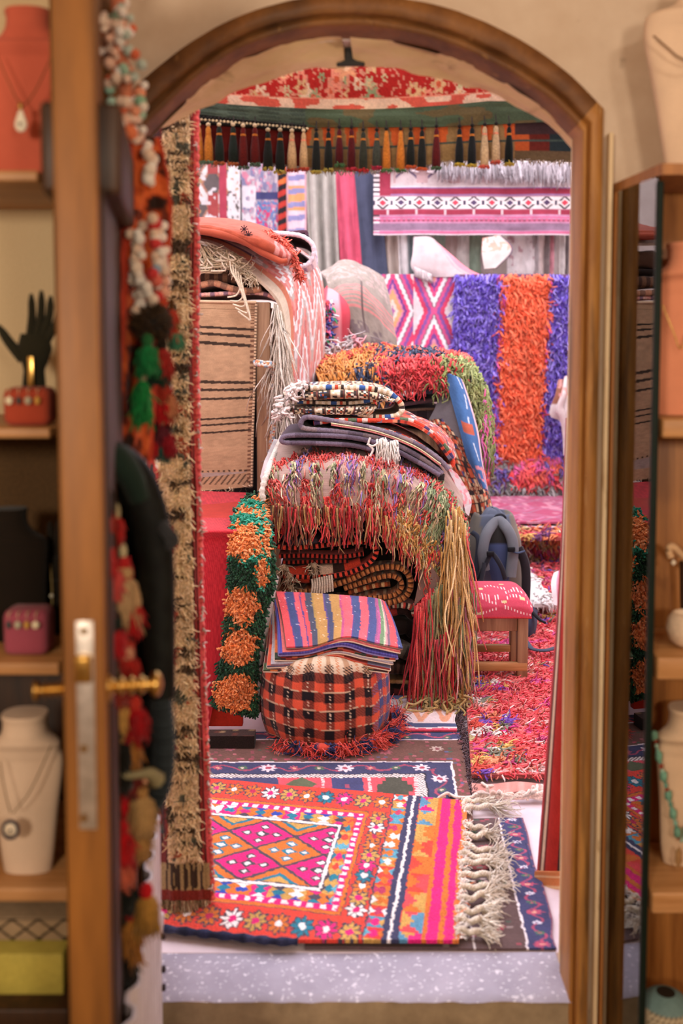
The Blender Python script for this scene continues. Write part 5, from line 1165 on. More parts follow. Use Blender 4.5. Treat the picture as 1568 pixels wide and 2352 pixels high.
# ================= second stack, behind =================
S2 = 'folded rugs in the rear stack'; d2 = 5.0
def s2(label, pts, d, dep, t, f, e, seed): o = fold('folded_rug', pts, d, dep, t, f, e, seed=seed, n=60); tag(o, label, 'rug', S2)
s2('black folded blanket low in the rear stack', [(760, 1150), (900, 1150), (1060, 1150)], 5.1, .6, .45, '2a2220', '2a2220', 1)
s2('brown ribbed blanket in the rear stack beside the blue kilim', [(760, 1040), (900, 1040), (1090, 1040)], 5.06, .6, .22, alt('9a7458 7a5a44', .02), alt('a07a5c 86644c', .02), 2)
s2('dark folded rug with thin grey edge under the rear stack top', [(820, 962), (900, 958), (1000, 956), (1040, 962)], 5.0, .6, .06, '2a2224', alt('30262a 4a3c40', .05), 3)
s2('black rug with mauve edge in the rear stack', [(860, 936), (930, 928), (1000, 918), (1030, 918)], 5.0, .6, .02, '2a2024', '7a6068', 4)
s2('black rug with tan edge in the rear stack', [(870, 948), (940, 942), (1000, 940), (1030, 948)], 5.0, .6, .014, '2a2024', '8a7060', 5)
s2('slate-blue folded blanket with a white edge in the rear stack', [(880, 872), (920, 886), (970, 898), (1030, 896)], 4.98, .6, .026, '5a6070', alt('5c6274 6c7080', .1), 6)
s2('thin white-edged rug on the slate-blue blanket of the rear stack', [(890, 868), (930, 878), (980, 886), (1030, 888)], 4.98, .6, .012, 'cfc0b0', 'e0d4c4', 7)
s2('mauve-edged dark rug under the shaggy top of the rear stack', [(890, 858), (950, 868), (1000, 872), (1040, 868)], 5.0, .6, .02, '3a2c30', alt('8a707c 4a3a40 7a6470', .06), 8)
s2('thin dark rug with dusty violet edge, second below the shaggy top of the rear stack', [(900, 846), (960, 856), (1020, 858), (1044, 854)], 5.0, .6, .018, '32262a', alt('94808c 6a5864', .06), 9)
s2('brown slatted blanket pile at the right side of the rear stack', [(1040, 940), (1080, 935), (1112, 945), (1118, 990)], 5.15, .4, .05, alt('a5805c 7a5a40', .015), alt('a5805c 7a5a40', .015), 10)
RD = [[(740, 822, 5.5), (850, 800, 5.5), (960, 806, 5.5), (1050, 820, 5.5), (1080, 832, 5.5)], [(728, 850, 5.2), (840, 822, 5.2), (960, 820, 5.2), (1056, 830, 5.2), (1096, 860, 5.2)],
      [(735, 878, 4.97), (830, 858, 4.95), (940, 842, 4.95), (1050, 845, 4.95), (1106, 905, 5.05)], [(742, 890, 4.94), (830, 884, 4.92), (940, 856, 4.92), (1050, 856, 4.93), (1118, 960, 5.05)]]
sh, RV, RN = hang('shaggy_rug', RD, 50, 80, .02, '6a4a38', label='shaggy rug with long orange, navy, red and olive tufts on top of the rear stack', cat='rug', group=S2)
b = MB()
def y2(cols, lo, hi, n, seed, L, r=.007): follow(b, RV, RN, n, seed, lo, hi, L, r, choose(cols, n, None, .13, seed), K=7, lift=.04, wig=.12, out=.03)
y2('d08a48 c07a38 dc9c5c', (.05, .0), (.9, .36), 520, 1, (.1, .26)); y2('cf4a40 d86050', (.0, .02), (.3, .5), 150, 2, (.08, .2)); y2('3a4258 2c3246 4a526a', (.05, .3), (.5, .62), 200, 3, (.08, .2))
y2('3a4258 2c3246 464e66', (.55, .2), (.95, .36), 190, 4, (.1, .2)); y2('d8484a c83c42 e06460', (.4, .34), (.95, .72), 380, 5, (.08, .17)); y2('d85048 e07060', (.05, .62), (.35, .85), 170, 6, (.08, .16))
y2('8f9a5c a0a870 7c8650', (.35, .66), (.95, .93), 330, 7, (.08, .2)); y2('8f9a5c 9ca46a 7c8650', (.5, .93), (.98, 1), 300, 8, (.12, .34)); y2('d070b0 d85a90', (.7, .93), (.98, .97), 40, 9, (.2, .4))
b.build('yarns', YARN, sh)
# patterned rug with blue back hanging down its right side
def pat_brownk(u, v):
    X, Y = v * .5, u * .9; p = PT(u.shape, '7a4030'); q = hsh(np.floor(X / .03), np.floor(Y / .034), 4); fx = (X / .03) % 1; fy = (Y / .034) % 1
    for lo, hi, c in ((0, .2, 'c0583a'), (.2, .35, '2c2426'), (.35, .5, 'd0b08c'), (.5, .65, 'a84a32'), (.65, .72, '4a4a70')): p.m((q >= lo) & (q < hi), c)
    p.m((fx < .14) | (fy < .14), '3a2a26'); p.m((np.abs(((X + Y) / .03 % 1) - .5) < .1) & (q > .7), 'd8b890')
    return p.c
kd, _, _ = hang('patterned_rug', [[(984, 962, 4.93), (1010, 962, 4.9), (1034, 958, 4.92), (1050, 940, 5.0)], [(1005, 1005, 4.9), (1030, 1010, 4.87), (1060, 1020, 4.88), (1080, 1000, 4.98)], [(1040, 1090, 4.88), (1062, 1095, 4.85), (1090, 1100, 4.86), (1106, 1080, 4.95)], [(1062, 1160, 4.88), (1085, 1165, 4.85), (1112, 1160, 4.86), (1124, 1150, 4.95)], [(1072, 1240, 4.88), (1092, 1240, 4.86), (1116, 1230, 4.87), (1130, 1210, 4.95)]], 90, 60, .014, pat_brownk, label='rust and black patterned rug hanging down the right of the rear stack', cat='rug', group=S2, wave=(.02, 2))
hang('blue_kilim', [[(1025, 856, 4.9), (1040, 862, 4.87), (1060, 872, 4.9)], [(1034, 905, 4.88), (1056, 915, 4.85), (1078, 925, 4.88)], [(1052, 970, 4.85), (1074, 985, 4.82), (1096, 990, 4.85)], [(1074, 1050, 4.83), (1090, 1055, 4.8), (1106, 1060, 4.83)], [(1104, 1115, 4.82), (1112, 1122, 4.8), (1118, 1128, 4.82)]], 90, 40, .012,
     lambda u, v: PT(u.shape, '456a9c').m((v > .9), 'e0b8c0').m((np.abs(v - .68 - .1 * np.sin(u * 9)) < .035) & (np.sin(u * 30) > -.6), 'b8c4d4').m((np.abs(u - .5) < .05) & (v > .25) & (v < .75), 'b8604a').m((u > .8) & (vn(u * 40, v * 9, 2) > .6), 'd08a94').c * (.9 + .2 * vn(u * 60, v * 20, 2)[..., None]), label='blue kilim with pale lines folded over the right front of the rear stack', cat='kilim', group=S2)
hang('folded_rug', [[(1022, 872, 4.93), (1034, 905, 4.9)], [(1002, 930, 4.92), (1050, 965, 4.87)], [(986, 962, 4.92), (1062, 1010, 4.86)]], 30, 24, .01, '6a6468', label='plain grey reverse of a kilim beside the blue one on the rear stack', cat='kilim', group=S2)
hang('pink_textile', [[(1056, 868, 5.0), (1072, 880, 5.02)], [(1076, 930, 4.97), (1092, 940, 5.0)], [(1092, 985, 4.95), (1102, 975, 5.0)]], 30, 14, .012, multi('e0b0b8 cf6a70 e8d0d0 7a6a9a', 3, 10, 4), label='pinkish flowered textile edge between the blue kilim and the olive tufts', cat='textile', group=S2)
# white tagged cloth strip between the stacks
hang('pale_textile', [[(1022, 1068, 4.2), (1048, 1090, 4.2)], [(1046, 1120, 4.15), (1066, 1118, 4.18)], [(1062, 1160, 4.12), (1080, 1150, 4.16)], [(1066, 1178, 4.12), (1074, 1185, 4.14)]], 40, 16, .012, lambda u, v: PT(u.shape, 'c4b4b6').m(vn(u * 14, v * 4, 3) > .6, 'd88a90').m(u > .72, 'cfc8ca').c, label='pale pink and white cloth strip hanging between the two stacks', cat='textile')
# ================= things behind the stacks =================
hv, HV, HN = hang('grey_textile', [[(735, 625, 6.4), (790, 600, 6.5), (840, 612, 6.6), (880, 640, 6.7)], [(748, 640, 6.05), (800, 628, 6.1), (850, 645, 6.15), (892, 690, 6.3)], [(760, 690, 5.9), (805, 672, 5.85), (852, 690, 5.9), (896, 750, 6.1)], [(780, 760, 5.85), (815, 750, 5.8), (860, 770, 5.85), (905, 810, 6.0)], [(790, 840, 5.85), (830, 840, 5.8), (870, 840, 5.85), (910, 840, 6.0)], [(790, 1310, 5.85), (830, 1316, 5.85), (870, 1316, 5.85), (910, 1300, 6.0)]], 130, 60, .02,
    lambda u, v: PT(u.shape, '877a70').m((u * 1.25 > .42) & (u * 1.25 < .62) & (np.sin(u * 236) > .2), 'b87470').m((u * 1.25 > .7) & (vn(u * 40, v * 20, 3) > .5), '6f6060').m((u * 1.25 < .35) & (vn(u * 60, v * 30, 4) > .6), 'a48a84').m((np.abs(v - .5) < .012) & (u > .3) & (u < .6), '5a4a48').c * (.88 + .24 * vn(u * 120, v * 50, 7)[..., None]), label='greyish banded textile heaped over a hump behind the rear stack', cat='textile', wave=(.05, 1))
V = surf([[(738, 690, 5.9), (752, 672, 6.0), (776, 674, 6.0), (790, 690, 5.95)], [(738, 720, 5.82), (752, 715, 5.78), (776, 715, 5.78), (794, 720, 5.85)], [(744, 775, 5.85), (756, 785, 5.8), (776, 785, 5.8), (792, 775, 5.88)]], 24, 24)
b = MB().sheet(V, PT((24, 24), 'b83f4c').m(np.abs(np.linspace(0, 1, 24)[None] - .5) + 0 * np.zeros((24, 1)) < .12, 'd88a90').c, .10); tag(b.build('red_cushion', FELT), 'crimson velvet cushion behind the pile on the cabinet', 'cushion')
V = surf([[(738, 676, 6.0), (760, 640, 6.15), (775, 660, 6.1)], [(740, 700, 6.0), (755, 680, 6.05), (770, 690, 6.0)]], 12, 12)
rg = np.random.default_rng(3); b = MB()
R = np.array([P(x, y, 5.7) for x, y in zip(rg.uniform(735, 762, 220), rg.uniform(690, 790, 220))]); b.strands(R, (-.1, -.5, -1), .06, .012, choose('e8dce0 4a5aa0 3a8a5a d86a90 6a4a8a c84a50', 220, seed=3), 3, .4, .4, 3)
tag(b.build('hanging_yarn', YARN), 'hank of blue, green and white yarn hanging beside the striped kilim', 'yarn')
b = MB(); rg = np.random.default_rng(5)
cx = rg.uniform(712, 822, 420); cy = 848 - (cx - 712) * .55 + rg.uniform(-18, 26, 420)
R = np.array([P(x, y, 5.45) for x, y in zip(cx, cy)]); R[:, 1] += rg.normal(0, .05, 420)
b.strands(R, np.c_[rg.normal(.4, .8, 420), -.5 + 0 * cx, rg.normal(0, .6, 420)], rg.uniform(.05, .12, 420), .009, choose('d8ccca c8bcba b8acac c88a90', 420, [4, 3, 2, 1], seed=5), 4, .3, .4, 5)
tag(b.build('white_fleece', YARN), 'tangle of white fleece between the zigzag kilim and the orange tufts', 'yarn')
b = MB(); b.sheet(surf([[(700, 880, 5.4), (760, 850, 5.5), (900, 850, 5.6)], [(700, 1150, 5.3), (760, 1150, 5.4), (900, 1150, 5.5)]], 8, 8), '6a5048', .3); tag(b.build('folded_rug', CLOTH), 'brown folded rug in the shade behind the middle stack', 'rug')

# ================= hangings on the far wall =================
WG = 'textiles hung along the far wall'
def wallh(name, label, x0, x1, y0, y1, d, pat, nu=60, nv=60, t=.01, folds=(.0, 0), skew=0, cat='kilim', fl=None):
    light_cut = .56 if x0 < 600 else .74  # colours darkened to offset strong daylight, more at the left end
    P0, P1 = P(x0, y0, d), P(x1, y1, d); u = np.linspace(0, 1, nu)[:, None] + np.zeros((1, nv)); v = np.linspace(0, 1, nv)[None] + np.zeros((nu, 1))
    dx = (P(x0 + skew, y1, d) - P(x0, y1, d))[0]
    X = P0[0] + (P1[0] - P0[0]) * v + dx * u; Z = P0[2] + (P1[2] - P0[2]) * u
    Y = d + folds[0] * np.sin(v * folds[1] * 6.28 + .6 * np.sin(u * 3)) * (.5 + .5 * u) + (fbm(u * 4, v * 4, int(x0)) - .5) * .03
    if fl: Z = Z + fl(v, u) 
    V = np.stack([X, Y, Z], -1); C = pat(u, v) if callable(pat) else np.broadcast_to(hx(pat), V.shape)
    o = MB().sheet(V, C * light_cut, t, '807470').build(name, CLOTH); tag(o, label, cat, WG); return o, V
def fig(u, v):
    p = PT(u.shape, '6d615f'); x = np.abs(((v * 2.1 + .2) % 1) - .5) * 2; y = (u * 2.6) % 1
    e = np.abs(x - np.abs(y - .5) * 1.7); p.m(e < .3, 'b8806a'); p.m(e < .16, 'e6dcd8'); p.m((x < .3) & (np.abs(y - .5) < .3), 'b0504e'); p.m(vn(u * 26, v * 14, 3) > .78, 'e8dede'); p.m((vn(u * 30, v * 16, 9) > .74) & (x > .6), 'c09a6a')
    p.m((v > .7) & (v < .8), 'b84658'); p.m((v > .82) & (vn(u * 40, v * 40, 5) > .3), 'ece4e4'); p.m(v > .975, '3a3236'); return p.c
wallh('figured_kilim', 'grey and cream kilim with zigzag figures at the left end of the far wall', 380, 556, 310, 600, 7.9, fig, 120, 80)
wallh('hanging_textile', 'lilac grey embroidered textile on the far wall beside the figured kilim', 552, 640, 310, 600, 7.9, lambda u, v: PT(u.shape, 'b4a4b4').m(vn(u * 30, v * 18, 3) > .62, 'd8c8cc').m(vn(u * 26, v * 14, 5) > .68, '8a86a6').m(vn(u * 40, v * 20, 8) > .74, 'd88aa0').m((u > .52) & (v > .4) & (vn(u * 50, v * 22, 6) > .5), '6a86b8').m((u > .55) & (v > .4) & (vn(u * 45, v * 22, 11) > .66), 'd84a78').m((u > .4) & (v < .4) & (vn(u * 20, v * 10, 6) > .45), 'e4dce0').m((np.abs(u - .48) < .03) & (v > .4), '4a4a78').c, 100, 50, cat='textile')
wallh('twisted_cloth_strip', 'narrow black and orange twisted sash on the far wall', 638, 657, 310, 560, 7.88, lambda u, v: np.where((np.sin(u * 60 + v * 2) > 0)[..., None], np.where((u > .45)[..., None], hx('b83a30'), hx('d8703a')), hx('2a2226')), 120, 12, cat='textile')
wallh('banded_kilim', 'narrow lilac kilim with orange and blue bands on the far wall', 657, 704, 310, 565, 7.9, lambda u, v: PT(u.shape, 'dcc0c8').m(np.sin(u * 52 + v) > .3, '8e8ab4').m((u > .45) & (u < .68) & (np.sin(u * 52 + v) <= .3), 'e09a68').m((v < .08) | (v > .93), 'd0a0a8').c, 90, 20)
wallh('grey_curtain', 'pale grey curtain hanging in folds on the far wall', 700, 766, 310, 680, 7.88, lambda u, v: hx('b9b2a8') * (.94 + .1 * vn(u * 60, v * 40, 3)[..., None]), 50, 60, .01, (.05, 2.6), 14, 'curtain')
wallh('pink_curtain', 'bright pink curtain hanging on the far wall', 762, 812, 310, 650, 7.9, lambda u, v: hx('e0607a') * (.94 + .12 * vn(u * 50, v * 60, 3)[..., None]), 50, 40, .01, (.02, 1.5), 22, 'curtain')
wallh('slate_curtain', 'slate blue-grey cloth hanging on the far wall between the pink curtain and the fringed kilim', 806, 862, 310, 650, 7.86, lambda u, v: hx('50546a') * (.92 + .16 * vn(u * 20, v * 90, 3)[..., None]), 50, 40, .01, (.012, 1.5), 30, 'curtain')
def pat_kf(u, v):
    X = v * 1.57; Y = u * .6; p = PT(u.shape, 'c48aa8')
    Y = Y + .0; yb = u
    p.m(yb < .42, 'e8dcdc'); p.m((yb < .30) & (v > .02), 'd6c4c4')
    hexx = np.abs(((v * 6.2) % 1) - .5) * 2; p.m((yb < .26) & (v < .55) & (v > .1) & (np.abs(hexx * .4 + (yb - .05) * 2 - .35) < .05), '7a6a80'); p.m((yb < .24) & (v < .6) & (v > .1) & (hexx < .35), 'c9a8a8')
    p.m((yb > .285) & (yb < .30), 'f2eaea'); p.m((yb > .30) & (yb < .42), 'a33c50'); p.m((yb > .30) & (yb < .318), '9a78a8'); p.m((yb > .40) & (yb < .42), '9a78a8')
    p.m((v < .085) & (v > .03) & (yb < .42), 'a33c50'); p.m((v < .03), 'efe6e6'); p.m((v < .03) & (np.sin(u * 90) > .3), '4a3a44'); p.m((v > .985) & (yb > .3), 'a33c50')
    bnd = (yb >= .42) & (yb < .63); p.m(bnd, 'efe6e4'); x = (v * 11) % 1; yy = (yb - .525) / .1; dx = np.abs(x - .5) * 2
    e = dx * .9 + np.abs(yy) * .8; p.m(bnd & (np.abs(e - .72) < .13) & (np.abs(yy) > .22), '3a3238'); p.m(bnd & (e < .36), '5a4868'); k = np.floor(v * 11).astype(int) % 2; p.m(bnd & (e < .36) & (k == 0), 'd84a5c')
    p.m(bnd & (dx > .86) & (np.abs(yy) < .35), '4a4058'); p.m(bnd & (np.abs(yy) > .88), 'b88a98')
    p.m((yb >= .63) & (yb < .70), 'a33c50'); p.m((yb >= .63) & (yb < .70) & (np.abs(((v * 7) % 1) - .5) < .04), 'd8c0c4'); p.m((yb > .735) & (yb < .75), 'd85a86'); p.m((yb > .775) & (yb < .80) & (np.sin(v * 260) > 0), '9a4a60'); p.m((yb > .765) & (yb < .805) & (np.sin(v * 260) <= 0), 'd06a8a'); p.m((yb > .83) & (yb < .93), '95788e'); p.m((yb > .95) & (yb < .975), 'd86a90'); p.m(yb > .985, 'e4d4d8')
    return p.c * (.92 + .14 * vn(u * 60, v * 120, 3)[..., None])
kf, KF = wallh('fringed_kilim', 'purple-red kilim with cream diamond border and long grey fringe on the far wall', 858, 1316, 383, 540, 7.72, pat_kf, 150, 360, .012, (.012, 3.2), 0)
b = MB(); rg = np.random.default_rng(3); n = 520; v = rg.uniform(.0, 1, n); R = np.array([P(858 + 458 * a, 352 + 26 * a + rg.uniform(-6, 4), 7.66) for a in v])
L = np.where(v > .32, .16, .09) * rg.uniform(.8, 1.2, n)
b.strands(R, (.05, -.12, -1), L, .008, choose('b0a6aa c8c0c4 8e8488 9c9296', n, seed=3), 5, .3, .08, 3)
for k in range(9):
    c0 = P(858 + k * 17.5 + 6 * math.sin(k * 3), 340 + k, 7.7); b.tube(cr([c0, c0 + [.01, -.02, -.08], c0 + [-.005, 0, -.16]], 10), .018, 'e8e0e4', 6)
b.build('fringe', YARN, kf)
# pale textiles filling the wall below it
wallh('cream_curtain', 'cream curtain narrow between the slate cloth and the pale folded cloths', 868, 918, 520, 660, 7.9, 'd8c4b8', 30, 30, .01, (.03, 1.6), 8, 'curtain')
wallh('hanging_cloth', 'white cloth strip hanging in a long fold beside the cream curtain', 914, 945, 520, 660, 7.84, lambda u, v: np.where((v > .6)[..., None], hx('9aa6aa'), hx('e6dedd')), 30, 24, .01, (.04, 1.3), 6, 'textile')
for k, (c_, nm) in enumerate((('a89a98', 'mauve-grey'), ('c0b0aa', 'pale taupe'), ('9aa698', 'grey-green'), ('b8a29c', 'dusty rose-grey'), ('d0c4be', 'pale stone-coloured'), ('8e9c88', 'sage green'), ('b09c98', 'warm grey'))):
    wallh('hanging_kilim', nm + ' kilim in the row hung close together above the diamond kilim', 940 + k * 27.2, 967 + k * 27.2, 520, 660, 7.92, lambda u, v, c_=c_, k=k: hx(c_) * (.85 + .3 * vn(u * 14, v * 9 + k * 9, 4)[..., None]), 40, 14, .01, (.012, 1), 0)
fcl, FC = hang('pale_folded_cloth', [[(950, 545, 7.7), (985, 545, 7.68), (1005, 560, 7.7)], [(948, 580, 7.66), (990, 575, 7.62), (1040, 590, 7.66)], [(944, 612, 7.64), (1000, 612, 7.6), (1075, 618, 7.64)], [(960, 634, 7.64), (1030, 636, 7.6), (1105, 632, 7.64)]], 50, 50, .014, lambda u, v: PT(u.shape, 'b8a8a8').m(v > .86, 'e28a98').m((v > .78) & (v < .83), 'cf9aa0').c, label='pale folded cloth with a pink edge slanting below the fringed kilim', cat='textile', group=WG)[:2]
b = MB(); rr = np.random.default_rng(1); n = 120; b.strands(np.array([P(950 + 40 * a, 612 + 18 * a, 7.6) for a in rr.random(n)]), (0, -.1, -1), .07, .006, choose('d8cacb bfb0b0', n, seed=1), 4, .3, .1, 1); b.build('fringe', YARN, fcl)
hang('cream_rug', [[(1108, 548, 7.68), (1150, 540, 7.66)], [(1106, 580, 7.64), (1178, 574, 7.62)], [(1112, 618, 7.62), (1140, 616, 7.6)]], 40, 40, .014, lambda u, v: PT(u.shape, 'c2b4ae').m((vn(u * 12, v * 12, 3) > .62) & (u < .5), 'd09a8a').m((v > .93), '6a5a64').c, label='cream rug hung as a diamond corner below the fringed kilim', cat='rug', group=WG)
wallh('cream_cloth', 'pale cream cloth with faint flowers below the right of the fringed kilim', 1165, 1230, 520, 660, 7.9, lambda u, v: PT(u.shape, 'e2d6d6').m(vn(u * 20, v * 10, 5) > .8, 'c09aa0').c, 40, 40, .01, (.01, 2), 0, 'textile')
for k, (c_, nm) in enumerate((('a89a9a c8b4b0 8a7a78', 'grey and beige striped'), ('d8929c a09290 d8ccc8', 'pink and grey striped'), ('7a6c6c b89e98 cfa8a4', 'brown and rose striped'))):
    wallh('hanging_kilim', nm + ' kilim near the right end of the far wall', 1225 + k * 35, 1260 + k * 35, 520, 660, 7.88, lambda u, v, c_=c_: pal(c_)[np.minimum((v * 3).astype(int), 2)] * (.85 + .3 * vn(u * 20, v * 14, 4)[..., None]), 40, 26, .01, (.02, 1.6), 0)
def pat_dia(u, v):
    X = v; p = PT(u.shape, 'd84a72')
    a = np.abs((((X - .32) / .62) % 1) - .5) * 2; y = ((u + .02) / 1.05)
    cx = (X - .30) / .44; k = np.round(cx); fx = np.abs(cx - k) * 2; sh = np.where(k.astype(int) % 2 == 0, 0, .5)
    fy = np.abs((((u * .95 + sh + .15) % 1)) - .5) * 2
    e = fx * .9 + fy
    for th_, c in ((.12, 'b06aa0'), (.24, 'e8d8c8'), (.42, 'e0a070'), (.5, 'd88aa8'), (.62, '7a4a90'), (.76, 'e0508a'), (.9, 'f2eaea'), (.97, '6a6a6a'), (1.15, 'e06a9a'), (1.3, '8a5aa0'), (1.5, 'd8486a'), (2, 'f0e0e0')): pass
    th_ = np.array([.12, .26, .44, .52, .64, .78, .93, .98, 1.12, 1.26, 1.45, 3]); cc = pal('b06aa0 e8d8c8 e0a878 e08aa8 7a4a90 de4f7c f2eaea 7a6a70 d85a8a 8a5aa0 d8486a ecdcdc')
    w = e + (np.floor(u * 40) % 2) * .03
    return cc[np.searchsorted(th_, np.minimum(w, 2.9))] * (.92 + .14 * vn(u * 60, v * 60, 3)[..., None])
wallh('diamond_kilim', 'pink, white and purple kilim with nested diamonds hanging below the pale cloths', 836, 1052, 630, 860, 7.62, pat_dia, 150, 150, .012, (.015, 2), 0)
# purple / orange / purple shag hanging
x0, x1 = P(1044, 800, 7.55)[0], P(1345, 800, 7.55)[0]; z1, z0 = P(1100, 630, 7.55)[2], P(1100, 1050, 7.55)[2]
g1 = np.linspace(z1, z0, 30)[:, None] + np.zeros((1, 40)); g2_ = np.linspace(x0, x1, 40)[None] + np.zeros((30, 1))
V = np.stack([g2_ - (z1 - g1) * .02, 7.55 + .02 * np.sin(g2_ * 9), g1], -1)
psh = MB().sheet(V, '6a4a6a', .02).build('shaggy_wall_rug', CLOTH); tag(psh, 'long shaggy hanging with purple, orange and purple stripes on the far wall', 'rug', WG)
R, u, v, N = on(V, 9000, 4, .01, gnormal(V)); b = MB(); px, py = proj(R); rg = np.random.default_rng(4)
lo = 1153 - (py - 630) * .035; hi = 1264 - (py - 630) * .055
pur = choose('6e54c0 7e68cc 9080d4 5a44a8 a090dc', len(R), seed=4); orn = choose('f8764e fa8660 f26844', len(R), seed=5); mg = choose('c84a90 d85a98', len(R), seed=6)
io = (px > lo + rg.normal(0, 3, len(R))) & (px < hi + rg.normal(0, 3, len(R))); bd_ = (np.abs(px - lo) < 6) | (np.abs(px - hi) < 5)
C = np.where(io[:, None], orn, np.where((bd_ & (rg.random(len(R)) < .4))[:, None], mg, pur))
b.strands(R, np.c_[rg.normal(0, .35, len(R)), -.55 + 0 * px, -1 + 0 * px], rg.uniform(.05, .11, len(R)), .010, C, 3, .3, .3, 7); o = b.build('pile', YARN, psh); o['kind'] = 'stuff'
# white ruffled cloth hung at the right
b = MB(); V = surf([[(1284, 875, 7.3), (1300, 868, 7.28), (1320, 875, 7.3)], [(1280, 910, 7.28), (1298, 905, 7.2), (1322, 910, 7.25)], [(1266, 950, 7.3), (1292, 935, 7.2), (1324, 940, 7.25)], [(1284, 965, 7.3), (1300, 960, 7.2), (1324, 960, 7.25)], [(1294, 1000, 7.3), (1306, 1000, 7.22), (1326, 1000, 7.25)], [(1298, 1045, 7.3), (1308, 1045, 7.22), (1326, 1045, 7.25)]], 50, 30)
u = np.linspace(0, 1, 50)[:, None] + np.zeros((1, 30)); v = np.linspace(0, 1, 30)[None] + np.zeros((50, 1)); V = V + gnormal(V) * (np.sin(v * 16 + u * 5) * .02)[..., None]
b.sheet(V, PT(u.shape, 'c4b8b6').m((u < .3) & (v < .35), '8a5a48').m((u < .25) & (vn(u * 20, v * 20, 3) > .6), 'c8908a').c, .012); tag(b.build('hanging_cloth', CLOTH), 'white ruffled cloth hanging beside the purple shag at the right jamb', 'textile')

# ================= doorway valance, hung just inside the arch =================
vd = 2.62
vroot = thing('valance', 'arched textile valance with red floral top, crochet band and coloured tassels in the doorway head', 'valance', (P(880, 380, vd)[0], vd, P(880, 380, vd)[2]))
def vband(name, xs, ytop, ybot, d, pat, nu, nv, mat=CLOTH, wob=.01):
    x = np.linspace(xs[0], xs[1], nv); T = np.array([P(a, ytop(a), d) for a in x]); B_ = np.array([P(a, ybot(a), d) for a in x]); t = np.linspace(0, 1, nu)[:, None, None]
    V = T[None] * (1 - t) + B_[None] * t; V[..., 1] += (fbm(np.linspace(0, 6, nv)[None] + 0 * t[..., 0], t[..., 0] * 2, 3) - .5) * wob
    u = t[..., 0] + 0 * x[None]; X = x[None] + 0 * u
    return MB().sheet(V, pat(u, X), .006, '6a4a3a').build(name, mat, vroot), V
def floral(u, X):
    Y = u; p = PT(u.shape, 'a82620'); y = 150 + u * 95
    for k in range(46):
        cx, cy = 520 + hsh(k, 1, 5) * 620, 155 + hsh(k, 2, 5) * 70; r = 7 + hsh(k, 3, 5) * 14
        flower(p, X, y, cx, cy, r, ['c9a878', 'b8b488', 'd88a70', '8a9a70', 'd8c0a0'][k % 5], ['c0583a', 'd8b888', 'a82620'][k % 3], 6)
    flower(p, X, y, 795, 172, 30, 'd89a70', 'e0b890', 9); p.m((vn(X / 5, y / 5, 3) > .74), 'c88a70')
    s = u > .78; p.m(s, 'dcc0a4'); p.m(s & (vn(X / 30, y / 8, 5) > .55), 'c85a48'); p.m(s & (np.abs(u - .79) < .02), 'd88a70')
    return p.c * (.85 + .3 * vn(X / 3, y / 3, 7)[..., None])
ar = lambda x: 245 - 92 * math.sqrt(max(0, 1 - ((x - 800) / 480) ** 2))
mid = lambda x: 236 + 18 * max(0, 1 - ((x - 790) / 330) ** 2)
vband('floral_band', (330, 1320), lambda x: 120, mid, vd + .02, floral, 50, 260)
croc = lambda u, X: np.where(((np.sin(X * .9) * np.sin(u * 60) > .45) & (X < 700))[..., None], hx('26302a'), np.where((X < 700)[..., None], hx('4a5a4c'), np.where((vn(X / 40, u * 3, 4) > .6)[..., None], hx('5a5034'), hx('44543f')))) * (.8 + .4 * vn(X / 3, u * 30, 3)[..., None])
bb = lambda x: 262 + 30 * np.clip((x - 450) / 250, 0, 1) - 14 * np.clip((x - 1000) / 300, 0, 1)
vband('crochet_band', (330, 1325), lambda x: mid(x) - 3, bb, vd + .012, croc, 24, 300)
bot = lambda x: 376 - 4 * math.sin((x - 450) / 90.) + 16 * np.clip((x - 560) / 180, 0, 1) * np.clip((1000 - x) / 200, 0, 1) - (4 if x > 1000 else 0)
def panel(u, X):
    p = PT(u.shape, '8a6f48'); p.m(X < 700, '5a1512'); p.m((X < 700) & (vn(X / 24, u * 2, 3) > .6), '6a1c16'); p.m((X > 700) & (u < .5) & (np.abs(((X / 52) % 1) - .5) < .3 - .25 * u), 'b8562a'); p.m((X > 1180), '5a4a34'); p.m((X > 1215) & (X < 1262) & (u < .75), '5a2018'); p.m((X > 1262) & (u < .75), '1f2c30'); p.m((X > 1180) & (X < 1215) & (u > .35) & (u < .75), 'a85026')
    p.m((X > 1180) & (u < .35), '3a2a2c'); p.m((X < 700) & (u < .12), '241c18'); p.m((X > 700) & (np.abs(u - .5) < .02), '3a4a44')
    return p.c * (.85 + .3 * vn(X / 4, u * 30, 3)[..., None])
_, PVv = vband('backing_panel', (330, 1326), lambda x: bb(x) - 4, bot, vd + .02, panel, 40, 300)
b = MB(); rg = np.random.default_rng(2); n = 420; x = rg.uniform(448, 1315, n)
R = np.array([P(a, bot(a) - 3, vd + .018) for a in x]); b.strands(R, (0, -.2, -1), rg.uniform(.008, .02, n), .0022, choose('a89a8c c8bcb4 8a7a6c', n, seed=2), 3, .3, .3, 2); b.build('fringe', YARN, vroot)
b = MB(); xs_ = np.linspace(450, 705, 60)
for k, x in enumerate(xs_):
    c0 = P(x, 268 + (x - 450) * .085 + 6 * (k % 2), vd - .004); b.lathe([(.0005, -.004), (.004, -.002), (.004, .002), (.0005, .004)], 'd8c8a0' if k % 2 else '1f1c1a', 7, c0)
b.tube(np.array([P(x, 280 + (x - 450) * .075, vd - .002) for x in np.linspace(450, 705, 40)]), .006, '15120f', 6); b.build('bead_trim', PAINT, vroot)
